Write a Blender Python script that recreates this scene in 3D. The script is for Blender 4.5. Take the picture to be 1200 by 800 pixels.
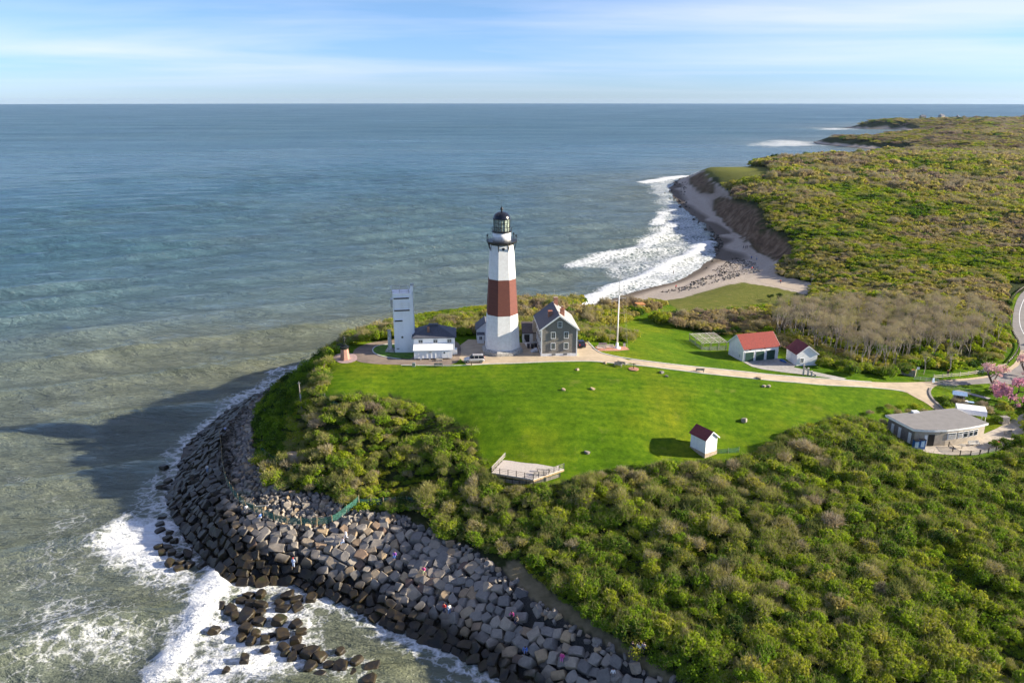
import bpy, bmesh, math, random
import numpy as np
from mathutils import Vector, Matrix, Euler

SC = bpy.context.scene
for _o in list(bpy.data.objects):
    bpy.data.objects.remove(_o, do_unlink=True)
COL = SC.collection
R = math.radians

# ------------------------------------------------------------------ camera, sky, sun, exposure
CAM_H = 77.5
PITCH = R(17.3)
FPX = 910.0                      # focal length in units of 1/1200 of the frame width
cd = bpy.data.cameras.new("camera"); cam = bpy.data.objects.new("camera", cd); COL.objects.link(cam)
cd.sensor_width = 36.0; cd.lens = FPX / 1200 * 36.0
cd.clip_start = 1.0; cd.clip_end = 60000.0
cam.location = (0, 0, CAM_H); cam.rotation_euler = (R(90) - PITCH, 0, 0)
SC.camera = cam

SUN_EL = R(20.5)
SUN_AZ = R(-0.4)                 # measured from +X, counter-clockwise seen from above
sun_dir = Vector((math.cos(SUN_EL) * math.cos(SUN_AZ), math.cos(SUN_EL) * math.sin(SUN_AZ), math.sin(SUN_EL)))
sl = bpy.data.lights.new("sun", 'SUN'); sl.energy = 5.0; sl.angle = R(0.6); sl.color = (1.0, 0.89, 0.72)
so = bpy.data.objects.new("sun", sl); COL.objects.link(so)
so.rotation_euler = sun_dir.to_track_quat('Z', 'Y').to_euler(); so.location = (300, 0, 200)

SC.view_settings.view_transform = 'Standard'; SC.view_settings.look = 'None'
SC.view_settings.gamma = 1.0; SC.view_settings.use_curve_mapping = False
SC.view_settings.exposure = 1.42
SC.cycles.max_bounces = 5; SC.cycles.diffuse_bounces = 2; SC.cycles.glossy_bounces = 2
SC.cycles.transmission_bounces = 3; SC.cycles.transparent_max_bounces = 6; SC.cycles.volume_bounces = 0
SC.cycles.use_denoising = True
SC.cycles.use_adaptive_sampling = True; SC.cycles.adaptive_threshold = 0.02

wd = bpy.data.worlds.new("World"); SC.world = wd; wd.use_nodes = True
nt = wd.node_tree; nt.nodes.clear()
def wn(t, **k):
    n = nt.nodes.new(t)
    for a, b in k.items(): setattr(n, a, b)
    return n
sky = wn('ShaderNodeTexSky', sky_type='NISHITA', sun_disc=False, sun_elevation=SUN_EL,
         sun_rotation=R(90) - SUN_AZ, altitude=80.0, air_density=1.0, dust_density=0.1, ozone_density=4.0)
tc = wn('ShaderNodeTexCoord')
sep = wn('ShaderNodeSeparateXYZ'); nt.links.new(tc.outputs['Generated'], sep.inputs[0])
zc = wn('ShaderNodeMath', operation='MAXIMUM'); nt.links.new(sep.outputs['Z'], zc.inputs[0]); zc.inputs[1].default_value = 0.0
za = wn('ShaderNodeMath', operation='ADD'); nt.links.new(zc.outputs[0], za.inputs[0]); za.inputs[1].default_value = 0.035
dx = wn('ShaderNodeMath', operation='DIVIDE'); nt.links.new(sep.outputs['X'], dx.inputs[0]); nt.links.new(za.outputs[0], dx.inputs[1])
dy = wn('ShaderNodeMath', operation='DIVIDE'); nt.links.new(sep.outputs['Y'], dy.inputs[0]); nt.links.new(za.outputs[0], dy.inputs[1])
cmb = wn('ShaderNodeCombineXYZ'); nt.links.new(dx.outputs[0], cmb.inputs[0]); nt.links.new(dy.outputs[0], cmb.inputs[1])
mp = wn('ShaderNodeMapping'); nt.links.new(cmb.outputs[0], mp.inputs[0])
mp.inputs['Rotation'].default_value = (0, 0, R(8)); mp.inputs['Scale'].default_value = (0.085, 0.14, 1)
mp.inputs['Location'].default_value = (3.4, 1.2, 0)
n1 = wn('ShaderNodeTexNoise'); nt.links.new(mp.outputs[0], n1.inputs['Vector'])
n1.inputs['Scale'].default_value = 1.3; n1.inputs['Detail'].default_value = 7; n1.inputs['Roughness'].default_value = 0.52; n1.inputs['Distortion'].default_value = 0.5
r1 = wn('ShaderNodeValToRGB'); nt.links.new(n1.outputs['Fac'], r1.inputs[0])
r1.color_ramp.elements[0].position = 0.40; r1.color_ramp.elements[0].color = (0, 0, 0, 1)
r1.color_ramp.elements[1].position = 0.66; r1.color_ramp.elements[1].color = (1, 1, 1, 1)
cf = wn('ShaderNodeMath', operation='MULTIPLY'); nt.links.new(r1.outputs[0], cf.inputs[0]); cf.inputs[1].default_value = 0.52
mxc = wn('ShaderNodeMixRGB'); nt.links.new(cf.outputs[0], mxc.inputs[0])
blu = wn('ShaderNodeMixRGB', blend_type='MULTIPLY'); blu.inputs[0].default_value = 1.0; blu.inputs[2].default_value = (0.72, 0.89, 1.24, 1)
lowz = wn('ShaderNodeMapRange'); lowz.inputs[1].default_value = 0.0; lowz.inputs[2].default_value = 0.16; lowz.interpolation_type = 'SMOOTHSTEP'
nt.links.new(zc.outputs[0], lowz.inputs[0])
tintc = wn('ShaderNodeMixRGB'); nt.links.new(lowz.outputs[0], tintc.inputs[0]); tintc.inputs[1].default_value = (0.64, 0.86, 1.42, 1); tintc.inputs[2].default_value = (0.80, 0.87, 1.08, 1)
nt.links.new(tintc.outputs[0], blu.inputs[2])
cfz = wn('ShaderNodeMapRange'); cfz.inputs[1].default_value = 0.003; cfz.inputs[2].default_value = 0.05; nt.links.new(zc.outputs[0], cfz.inputs[0])
cf2 = wn('ShaderNodeMath', operation='MULTIPLY'); nt.links.new(cf.outputs[0], cf2.inputs[0]); nt.links.new(cfz.outputs[0], cf2.inputs[1]); nt.links.new(cf2.outputs[0], mxc.inputs[0])
nt.links.new(sky.outputs[0], blu.inputs[1]); nt.links.new(blu.outputs[0], mxc.inputs[1]); mxc.inputs[2].default_value = (7.0, 6.9, 8.4, 1)
bg = wn('ShaderNodeBackground'); nt.links.new(mxc.outputs[0], bg.inputs[0]); bg.inputs[1].default_value = 0.060
wo = wn('ShaderNodeOutputWorld'); nt.links.new(bg.outputs[0], wo.inputs[0])

# ------------------------------------------------------------------ small helpers
rng = np.random.default_rng(7)
SP, CP = math.sin(PITCH), math.cos(PITCH)

def W(px, py, z=0.0):
    """the place at height z that the photo shows at (px, py)"""
    u = (px - 600) / FPX; v = (400 - py) / FPX
    dy_ = CP + v * SP; dz_ = -SP + v * CP
    t = (z - CAM_H) / dz_
    return np.array((u * t, dy_ * t, z))

def PX(x, y, z):
    z = z - CAM_H
    f = y * CP - z * SP
    f = np.where(np.abs(f) < 1e-3, 1e-3, f)
    up = y * SP + z * CP
    px = 600 + FPX * x / f; py = 400 - FPX * up / f
    px = np.where(f < 5, -9999, px)
    return px, py

def in_poly(x, y, poly):
    x = np.asarray(x, float); y = np.asarray(y, float)
    ins = np.zeros(x.shape, bool)
    n = len(poly)
    for i in range(n):
        x0, y0 = poly[i]; x1, y1 = poly[(i + 1) % n]
        if y0 == y1: continue
        c = ((y0 > y) != (y1 > y)) & (x < (x1 - x0) * (y - y0) / (y1 - y0) + x0)
        ins ^= c
    return ins

def dist_line(x, y, pts, closed=False):
    d = np.full(np.shape(x), 1e9)
    n = len(pts)
    for i in range(n if closed else n - 1):
        ax, ay = pts[i][:2]; bx, by = pts[(i + 1) % n][:2]
        vx, vy = bx - ax, by - ay
        L = vx * vx + vy * vy + 1e-9
        t = np.clip(((x - ax) * vx + (y - ay) * vy) / L, 0, 1)
        d = np.minimum(d, (x - ax - t * vx) ** 2 + (y - ay - t * vy) ** 2)
    return np.sqrt(d)

def sstep(a, b, x):
    t = np.clip((x - a) / (b - a), 0, 1); return t * t * (3 - 2 * t)

# value noise on numpy arrays
_perm = np.random.default_rng(3).permutation(4096)
_val = np.random.default_rng(4).random(4096)
def vnoise(x, y):
    xi = np.floor(x).astype(np.int64); yi = np.floor(y).astype(np.int64)
    fx = x - xi; fy = y - yi
    fx = fx * fx * (3 - 2 * fx); fy = fy * fy * (3 - 2 * fy)
    def h(a, b): return _val[(_perm[(a & 4095)] + b * 131) & 4095]
    return (h(xi, yi) * (1 - fx) + h(xi + 1, yi) * fx) * (1 - fy) + (h(xi, yi + 1) * (1 - fx) + h(xi + 1, yi + 1) * fx) * fy
def fbm(x, y, o=4):
    s = 0; a = 0.5; t = 0
    for k in range(o):
        s = s + a * vnoise(x * 2 ** k + 17.3 * k, y * 2 ** k - 9.1 * k); t += a; a *= 0.5
    return s / t

def tag(o, label=None, cat=None, group=None, kind=None):
    if label: o['label'] = label
    if cat: o['category'] = cat
    if group: o['group'] = group
    if kind: o['kind'] = kind
    return o

def empty(name, loc=(0, 0, 0), rz=0.0, label=None, cat=None, group=None):
    o = bpy.data.objects.new(name, None); COL.objects.link(o)
    o.empty_display_size = 0.5
    o.location = [float(a) for a in loc]; o.rotation_euler = (0, 0, rz)
    return tag(o, label, cat, group)

def mesh_obj(name, verts, faces, mats, parent=None, smooth=False, mi=None, link=True):
    me = bpy.data.meshes.new(name)
    me.from_pydata([tuple(v) for v in verts], [], [tuple(f) for f in faces])
    for m in (mats if isinstance(mats, (list, tuple)) else [mats]): me.materials.append(m)
    if mi is not None: me.polygons.foreach_set('material_index', mi)
    if smooth: me.polygons.foreach_set('use_smooth', [True] * len(me.polygons))
    me.update()
    o = bpy.data.objects.new(name, me)
    if link: COL.objects.link(o)
    if parent: o.parent = parent
    return o

class MB:
    def __init__(s): s.v = []; s.f = []; s.m = []
    def add(s, v, f, m=0):
        b = len(s.v); s.v += [tuple(float(c) for c in p) for p in v]
        s.f += [tuple(b + i for i in q) for q in f]; s.m += [m] * len(f); return s
    def box(s, x, y, z, sx, sy, sz, m=0, rz=0.0):
        """centre x, y and bottom z"""
        c, n = math.cos(rz), math.sin(rz); v = []
        for dz in (0, sz):
            for ax, ay in ((-1, -1), (1, -1), (1, 1), (-1, 1)):
                a, b = ax * sx / 2, ay * sy / 2
                v.append((x + a * c - b * n, y + a * n + b * c, z + dz))
        return s.add(v, [(3, 2, 1, 0), (4, 5, 6, 7), (0, 1, 5, 4), (1, 2, 6, 5), (2, 3, 7, 6), (3, 0, 4, 7)], m)
    def prism(s, poly, z0, z1, m=0):
        n = len(poly)
        v = [(p[0], p[1], z0) for p in poly] + [(p[0], p[1], z1) for p in poly]
        f = [tuple(range(n - 1, -1, -1)), tuple(range(n, 2 * n))] + [(i, (i + 1) % n, n + (i + 1) % n, n + i) for i in range(n)]
        return s.add(v, f, m)
    def lathe(s, prof, n=24, m=0, rot=0.0, cx=0, cy=0):
        v = []; f = []
        for r, z in prof:
            for k in range(n):
                a = rot + 2 * math.pi * k / n; v.append((cx + r * math.cos(a), cy + r * math.sin(a), z))
        for i in range(len(prof) - 1):
            for k in range(n):
                f.append((i * n + k, i * n + (k + 1) % n, (i + 1) * n + (k + 1) % n, (i + 1) * n + k))
        if prof[0][0] > 1e-4: f.append(tuple(range(n - 1, -1, -1)))
        if prof[-1][0] > 1e-4: f.append(tuple((len(prof) - 1) * n + k for k in range(n)))
        return s.add(v, f, m)
    def tube(s, p0, p1, r0, r1=None, n=6, m=0):
        r1 = r0 if r1 is None else r1
        p0 = Vector(p0); p1 = Vector(p1); d = p1 - p0
        if d.length < 1e-6: return s
        q = d.to_track_quat('Z', 'Y'); v = []
        for p, r in ((p0, r0), (p1, r1)):
            for k in range(n):
                a = 2 * math.pi * k / n; w = q @ Vector((r * math.cos(a), r * math.sin(a), 0)); v.append(p + w)
        f = [(k, (k + 1) % n, n + (k + 1) % n, n + k) for k in range(n)] + [tuple(range(n - 1, -1, -1)), tuple(range(n, 2 * n))]
        return s.add(v, f, m)
    def bar(s, p0, p1, w, h, m=0):
        """square bar between two points"""
        p0 = Vector(p0); p1 = Vector(p1); d = (p1 - p0).normalized()
        side = d.cross(Vector((0, 0, 1)))
        if side.length < 1e-3: side = Vector((1, 0, 0))
        side.normalize(); up = side.cross(d).normalized(); v = []
        for p in (p0, p1):
            for a, b in ((-1, -1), (1, -1), (1, 1), (-1, 1)): v.append(p + side * a * w / 2 + up * b * h / 2)
        return s.add(v, [(3, 2, 1, 0), (4, 5, 6, 7), (0, 1, 5, 4), (1, 2, 6, 5), (2, 3, 7, 6), (3, 0, 4, 7)], m)
    def sphere(s, c, r, n=10, k=6, m=0, sz=1.0):
        prof = [(max(1e-5, r * math.sin(math.pi * i / k)), c[2] - r * sz * math.cos(math.pi * i / k)) for i in range(k + 1)]
        return s.lathe(prof, n, m, 0, c[0], c[1])
    def build(s, name, mats, parent=None, smooth=False, bevel=0.0):
        o = mesh_obj(name, s.v, s.f, mats, parent, smooth, s.m)
        if bevel > 0:
            bm = bmesh.new(); bm.from_mesh(o.data)
            bmesh.ops.bevel(bm, geom=bm.edges[:], offset=bevel, segments=2, affect='EDGES', profile=0.6, clamp_overlap=True)
            bm.to_mesh(o.data); bm.free()
        return o

# ------------------------------------------------------------------ materials
MATS = {}
def mat(name, col, rough=0.7, metal=0.0, var=0.15, scale=3.0, bump=0.0, bscale=40.0, col2=None, spec=None, streak=False, alpha=1.0):
    if name in MATS: return MATS[name]
    m = bpy.data.materials.new(name); m.use_nodes = True; t = m.node_tree; p = t.nodes['Principled BSDF']
    p.inputs['Roughness'].default_value = rough; p.inputs['Metallic'].default_value = metal
    if spec is not None: p.inputs['Specular IOR Level'].default_value = spec
    g = t.nodes.new('ShaderNodeTexCoord')
    n = t.nodes.new('ShaderNodeTexNoise'); n.inputs['Scale'].default_value = scale; n.inputs['Detail'].default_value = 5
    n.inputs['Roughness'].default_value = 0.6
    if streak:
        mp_ = t.nodes.new('ShaderNodeMapping'); mp_.inputs['Scale'].default_value = (1, 1, 0.15)
        t.links.new(g.outputs['Object'], mp_.inputs[0]); t.links.new(mp_.outputs[0], n.inputs['Vector'])
    else:
        t.links.new(g.outputs['Object'], n.inputs['Vector'])
    r = t.nodes.new('ShaderNodeValToRGB'); t.links.new(n.outputs['Fac'], r.inputs[0])
    c2 = col2 if col2 else tuple(max(0, c * (1 - 2.2 * var)) for c in col)
    c1 = col if col2 else tuple(min(1, c * (1 + 0.6 * var)) for c in col)
    r.color_ramp.elements[0].position = 0.32; r.color_ramp.elements[0].color = (*c2, 1)
    r.color_ramp.elements[1].position = 0.62; r.color_ramp.elements[1].color = (*c1, 1)
    t.links.new(r.outputs[0], p.inputs['Base Color'])
    if bump > 0:
        n2 = t.nodes.new('ShaderNodeTexNoise'); n2.inputs['Scale'].default_value = bscale; n2.inputs['Detail'].default_value = 4
        t.links.new(g.outputs['Object'], n2.inputs['Vector'])
        b = t.nodes.new('ShaderNodeBump'); b.inputs['Strength'].default_value = bump; b.inputs['Distance'].default_value = 0.05
        t.links.new(n2.outputs['Fac'], b.inputs['Height']); t.links.new(b.outputs[0], p.inputs['Normal'])
    if alpha < 1: p.inputs['Alpha'].default_value = alpha
    MATS[name] = m; return m

def brick_mat(name, c1, c2, mortar, scale=1.0, rw=0.25, rh=0.08, ms=0.012, rough=0.8):
    m = bpy.data.materials.new(name); m.use_nodes = True; t = m.node_tree; p = t.nodes['Principled BSDF']
    p.inputs['Roughness'].default_value = rough
    g = t.nodes.new('ShaderNodeTexCoord'); se = t.nodes.new('ShaderNodeSeparateXYZ'); t.links.new(g.outputs['Object'], se.inputs[0])
    ad = t.nodes.new('ShaderNodeMath'); ad.operation = 'ADD'; t.links.new(se.outputs[0], ad.inputs[0]); t.links.new(se.outputs[1], ad.inputs[1])
    co = t.nodes.new('ShaderNodeCombineXYZ'); t.links.new(ad.outputs[0], co.inputs[0]); t.links.new(se.outputs[2], co.inputs[1])
    b = t.nodes.new('ShaderNodeTexBrick'); t.links.new(co.outputs[0], b.inputs['Vector'])
    b.inputs['Color1'].default_value = (*c1, 1); b.inputs['Color2'].default_value = (*c2, 1); b.inputs['Mortar'].default_value = (*mortar, 1)
    b.inputs['Scale'].default_value = scale; b.inputs['Brick Width'].default_value = rw; b.inputs['Row Height'].default_value = rh; b.inputs['Mortar Size'].default_value = ms
    n = t.nodes.new('ShaderNodeTexNoise'); n.inputs['Scale'].default_value = 1.4; n.inputs['Detail'].default_value = 6
    t.links.new(g.outputs['Object'], n.inputs['Vector'])
    rr = t.nodes.new('ShaderNodeValToRGB'); t.links.new(n.outputs['Fac'], rr.inputs[0])
    rr.color_ramp.elements[0].position = 0.3; rr.color_ramp.elements[0].color = (0.90, 0.89, 0.88, 1)
    rr.color_ramp.elements[1].position = 0.6; rr.color_ramp.elements[1].color = (1, 1, 1, 1)
    mx = t.nodes.new('ShaderNodeMixRGB'); mx.blend_type = 'MULTIPLY'; mx.inputs[0].default_value = 1
    t.links.new(b.outputs[0], mx.inputs[1]); t.links.new(rr.outputs[0], mx.inputs[2]); t.links.new(mx.outputs[0], p.inputs['Base Color'])
    bu = t.nodes.new('ShaderNodeBump'); bu.inputs['Strength'].default_value = 0.5; bu.inputs['Distance'].default_value = 0.03
    t.links.new(b.outputs['Fac'], bu.inputs['Height']); bu.invert = True; t.links.new(bu.outputs[0], p.inputs['Normal'])
    MATS[name] = m; return m

M = {}
M['white'] = mat('white_paint', (0.80, 0.80, 0.78), 0.55, var=0.05, scale=1.2, bump=0.15, bscale=9)
M['white_trim'] = mat('white_trim_paint', (0.82, 0.82, 0.80), 0.5, var=0.05, scale=2)
M['concrete_white'] = mat('painted_concrete', (0.86, 0.87, 0.87), 0.7, var=0.04, scale=0.7, bump=0.25, bscale=6, streak=True)
M['stone_base'] = mat('weathered_plinth', (0.45, 0.43, 0.38), 0.85, var=0.25, scale=2.5, bump=0.4, bscale=8)
M['black'] = mat('black_ironwork', (0.012, 0.012, 0.014), 0.38, var=0.2, scale=4)
M['black_gloss'] = mat('black_dome_paint', (0.010, 0.011, 0.018), 0.22, var=0.2, scale=4)
M['glass'] = mat('window_glass', (0.03, 0.04, 0.045), 0.08, var=0.3, scale=2, spec=0.8)
M['car_glass'] = mat('car_window_glass', (0.012, 0.014, 0.018), 0.2, var=0.1, spec=0.25)
M['lantern_glass'] = mat('lantern_glass', (0.36, 0.42, 0.35), 0.12, var=0.4, scale=2.5, spec=0.9)
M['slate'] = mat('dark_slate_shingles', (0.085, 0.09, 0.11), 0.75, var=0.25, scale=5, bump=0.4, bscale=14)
M['pale_lit_shingle'] = mat('pale_lit_shingles', (0.34, 0.31, 0.29), 0.85, var=0.15, scale=4, bump=0.3, bscale=14)
M['grey_shingle'] = brick_mat('weathered_wall_shingles', (0.31, 0.28, 0.235), (0.23, 0.21, 0.18), (0.12, 0.11, 0.10), 1.0, 0.14, 0.14, 0.012)
M['lh_brick'] = brick_mat('whitewashed_brick', (0.80, 0.80, 0.78), (0.74, 0.74, 0.72), (0.66, 0.66, 0.65), 1.0, 0.55, 0.24, 0.012)
M['lh_red'] = brick_mat('brown_red_brick', (0.165, 0.050, 0.034), (0.135, 0.040, 0.028), (0.11, 0.036, 0.026), 1.0, 0.55, 0.24, 0.012)
M['red_brick'] = brick_mat('red_chimney_brick', (0.36, 0.13, 0.06), (0.28, 0.09, 0.045), (0.30, 0.24, 0.2), 1.0, 0.24, 0.085, 0.012)
M['brick_paving'] = mat('brick_paving', (0.42, 0.20, 0.13), 0.85, var=0.2, scale=6, bump=0.2)
M['red_roof'] = mat('red_roof_shingles', (0.235, 0.032, 0.022), 0.8, var=0.2, scale=4, bump=0.4, bscale=12)
M['maroon_roof'] = mat('maroon_roof_shingles', (0.17, 0.028, 0.032), 0.8, var=0.2, scale=4, bump=0.3, bscale=12)
M['green_door'] = mat('dark_green_door', (0.012, 0.055, 0.038), 0.5, var=0.2)
M['concrete'] = mat('concrete_paving', (0.34, 0.32, 0.29), 0.85, var=0.15, scale=1.2, bump=0.15)
M['tan_paving'] = mat('tan_gravel_asphalt', (0.43, 0.345, 0.235), 0.9, var=0.10, scale=0.5, bump=0.1)
M['brown_paving'] = mat('brown_grey_asphalt', (0.215, 0.165, 0.125), 0.9, var=0.12, scale=0.6, bump=0.1)
M['asphalt'] = mat('grey_asphalt', (0.20, 0.185, 0.175), 0.9, var=0.10, scale=0.4, bump=0.1)
M['pink_paving'] = mat('pinkish_paving', (0.42, 0.30, 0.27), 0.85, var=0.12, scale=1.5)
M['pink_granite'] = mat('pink_granite', (0.40, 0.22, 0.165), 0.7, var=0.15, scale=5)
M['bronze'] = mat('dark_bronze', (0.035, 0.040, 0.035), 0.45, 0.6, var=0.3, scale=6)
M['kerb'] = mat('pale_kerb_stone', (0.55, 0.54, 0.50), 0.85, var=0.12, scale=2)
M['wood_grey'] = mat('weathered_grey_wood', (0.30, 0.27, 0.23), 0.85, var=0.25, scale=4, streak=True)
M['wood_pale'] = mat('pale_deck_boards', (0.56, 0.50, 0.44), 0.8, var=0.10, scale=3)
M['wood_tan'] = mat('tan_fence_wood', (0.40, 0.29, 0.16), 0.85, var=0.2, scale=4, streak=True)
M['wood_dark'] = mat('dark_timber', (0.09, 0.065, 0.045), 0.85, var=0.25, scale=5)
M['net'] = mat('green_netting', (0.05, 0.19, 0.14), 0.9, var=0.3, scale=3, alpha=0.62)
M['net_dark'] = mat('dark_green_netting', (0.05, 0.18, 0.12), 0.9, var=0.3, scale=3, alpha=0.6)
M['chainlink'] = mat('chain_link', (0.35, 0.36, 0.36), 0.6, 0.3, alpha=0.35)
M['metal'] = mat('galvanised_metal', (0.45, 0.46, 0.47), 0.4, 0.6, var=0.15)
M['silver_paint'] = mat('silver_car_paint', (0.62, 0.58, 0.53), 0.25, 0.35, var=0.03)
M['dark_paint'] = mat('dark_blue_car_paint', (0.02, 0.022, 0.04), 0.2, 0.2, var=0.05)
M['rubber'] = mat('tyre_rubber', (0.02, 0.02, 0.02), 0.85)
M['lamp_red'] = mat('red_lamp_lens', (0.45, 0.02, 0.02), 0.25)
M['lamp_white'] = mat('clear_lamp_lens', (0.7, 0.7, 0.7), 0.15)
M['roof_grey'] = mat('grey_roof_membrane', (0.215, 0.203, 0.19), 0.9, var=0.06, scale=0.8, bump=0.15)
M['tan_wall'] = mat('tan_wall_siding', (0.42, 0.36, 0.28), 0.8, var=0.08, scale=1.5)
M['brown_wall'] = mat('grey_brown_siding', (0.22, 0.19, 0.165), 0.8, var=0.12, scale=2)
M['canvas'] = mat('white_canvas', (0.82, 0.80, 0.76), 0.8, var=0.04)
M['blue_vending'] = mat('blue_cabinet_paint', (0.015, 0.10, 0.32), 0.4, var=0.1)
M['blue_light'] = mat('pale_blue_paint', (0.35, 0.50, 0.68), 0.5, var=0.1)
M['orange_roof'] = mat('rusty_tile_cap', (0.50, 0.22, 0.07), 0.85, var=0.2)
M['skin'] = mat('skin', (0.50, 0.30, 0.21), 0.6, var=0.05)
M['hair'] = mat('brown_hair', (0.045, 0.028, 0.018), 0.7, var=0.2)

def objcol_mat(name, rough=0.8):
    m = bpy.data.materials.new(name); m.use_nodes = True; t = m.node_tree; p = t.nodes['Principled BSDF']
    p.inputs['Roughness'].default_value = rough
    i = t.nodes.new('ShaderNodeObjectInfo'); t.links.new(i.outputs['Color'], p.inputs['Base Color']); return m
M['cloth'] = objcol_mat('cloth')
# ------------------------------------------------------------------ the lie of the land
COAST_PX = [(345,437.5),(339,439),(323,456),(298,465),(271,479),(243,501),(218,523),(213,539),(208,559),(200,575),(195,588),(204,612),
            (218,628),(232,648),(245,660),(258,678),(275,690),(300,688),(330,683),(352,690),(372,697),(417,713),(448,735),(490,753),(530,769),(565,783),(588,802)]
COAST_BEACH = [(665,362),(700,355),(745,341),(790,330),(820,315),(838,298),(838,280),(825,262),(805,248),(790,233),(784,220),(797,209)]
coast = []
coast += [(4500, 4800), (2600, 3500), (1600, 2950), (1150, 2600)]
coast += [(1045, 2420), tuple(W(987, 150)[:2]), (985, 2205), (1040, 2150), (1010, 1990), (900, 1840), (740, 1640), (575, 1530), tuple(W(956, 168.6)[:2]), (566, 1370), (592, 1260), (560, 1150), (440, 1030), (320, 930), (230, 850)]
coast += [tuple(W(*p)[:2]) for p in COAST_BEACH[::-1]]
coast += [(4, 283), (-20, 266), (-45, 244)]
coast += [tuple(W(*p)[:2]) for p in COAST_PX]
coast += [(12, 80), (38, 66), (80, 50), (150, 25), (220, -60)]
land_poly = coast + [(220, -200), (9000, -200), (9000, 4800)]

CP_ = []          # control points x, y, z
def cpx(lst):
    for px, py, z in lst:
        w = W(px, py, z); CP_.append((w[0], w[1], z))
def dens(pts, step):
    out = []
    for a, b in zip(pts[:-1], pts[1:]):
        a = np.array(a, float); b = np.array(b, float); L = np.hypot(*(b - a)[:2])
        s = step if L < 300 else L / 6
        n = max(1, int(L / s))
        for k in range(n): out.append(tuple(a + (b - a) * k / n))
    out.append(tuple(pts[-1])); return out

# shoreline at sea level, and the sea bed just outside it
cd_ = dens(coast, 7.0)
for i, p in enumerate(cd_):
    CP_.append((p[0], p[1], 0.0))
    q = cd_[min(i + 1, len(cd_) - 1)]; o_ = cd_[max(i - 1, 0)]
    t_ = np.array((q[0] - o_[0], q[1] - o_[1])); t_ /= np.hypot(*t_) + 1e-9
    nrm = np.array((-t_[1], t_[0]))
    if in_poly(np.array([p[0] + nrm[0] * 2]), np.array([p[1] + nrm[1] * 2]), land_poly)[0]: nrm = -nrm
    if i % 2 == 0:
        for dd, zz in ((9, -2.0), (28, -4.5)):
            CP_.append((p[0] + nrm[0] * dd, p[1] + nrm[1] * dd, zz))
for x, y in ((-300, 60), (-150, 60), (-60, 60), (-300, 200), (-300, 400), (-150, 350), (-150, 600), (0, 500), (0, 900), (150, 1400), (300, 2200), (600, 3500), (-600, 1500), (-1500, 3000), (2500, 5500), (4500, 7500), (0, 5500)):
    CP_.append((x, y, -6.0))

# sea wall: bench, top of armour, foot of the bluff
def line3(pxz, step=6.0):
    pts = [tuple(W(a, b, z)) for a, b, z in pxz]
    CP_.extend(dens(pts, step))
line3([(330,449,4.6),(300,468,4.8),(275,489,5.2),(256,512,5.2),(249,534,5.2),(245,560,5.2),(243,585,5.2),(258,608,5.2),(280,620,5.2),(305,628,5.2),(335,636,5.2),(372,636,5.2),(395,640,5.2)])
line3([(318,455,5.4),(290,478,5.6),(268,505,5.7),(262,540,5.7),(265,572,5.7),(288,600,5.7),(326,616,5.7),(366,619,5.8),(392,618,5.9)])
line3([(330,446,7.5),(305,470,8.2),(298,490,8.4),(297,520,8.5),(305,545,8.4),(317,568,8.2),(336,576,8.2),(370,577,8.2),(390,584,8.2),(411,597,8.0)])
line3([(411,600,7.9),(440,603,7.8),(472,605,7.6),(491,617,7.5),(515,632,7.4),(547,643,7.3),(580,663,7.2),(606,683,7.2),(626,705,7.1),(656,719,7.0),(680,739,7.0),(708,750,7.0),(732,765,7.0),(760,781,7.0),(800,803,7.0),(880,850,7.0)])
cpx([(640,692,7.3),(700,738,7.2),(760,772,7.2),(820,800,7.3)])
# bluff on the sea side
line3([(345,445,7.0),(330,470,10.5),(322,500,10.5),(330,530,10.0),(350,552,9.6),(380,565,9.4),(405,582,8.8)])
line3([(399,401,20.6),(388,411,20.6),(380,425,20.2),(375,445,19.5),(371,463,18.6)])
cpx([(366,440,16.5),(358,455,15.5),(350,480,13.5),(352,505,12.5),(385,490,16),(420,490,16.6),(440,470,18.3),(470,500,15.2),(500,490,16.4),(530,510,14.6),(400,530,12.6),(380,545,11.0),(440,540,11.6),(430,565,9.2),(470,560,9.6),(500,540,11.8),(540,530,13.2),(520,565,10.2),(480,585,8.4),(540,580,10.0)])
# top of the hill
cpx([(440,400,21),(470,425,21),(480,415,21),(520,420,21),(535,428,21),(560,426,21),(588,411,21),(560,400,21),(620,420,21),(655,418,21),(690,415,20.8),(676,400,20.8),(640,400,21),(412,420,21),(403,417,21),(500,400,21),(540,392,21),(463,402,21),(700,421,20.7)])
cpx([(430,393,20.6),(450,388,20.4),(500,382,20.2),(540,375,20),(570,375,19.5)])
CP_ += [(-38, 196, 18), (-22, 222, 17.5), (-8, 232, 17), (5, 240, 15.5), (-30, 215, 18), (20, 250, 13), (10, 262, 8), (-12, 250, 10), (-50, 205, 11)]
cpx([(690,372,17.0),(720,366,14.5),(670,380,18.5),(745,372,14.5),(700,390,19.2),(725,405,19.5),(720,392,18.6),(752,366,13.6),(735,358,10.5),(705,361,9.0)])
cpx([(760,400,18),(790,400,16),(780,380,14.5),(820,395,14.2),(830,412,15.2),(800,420,17.5)])
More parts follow.
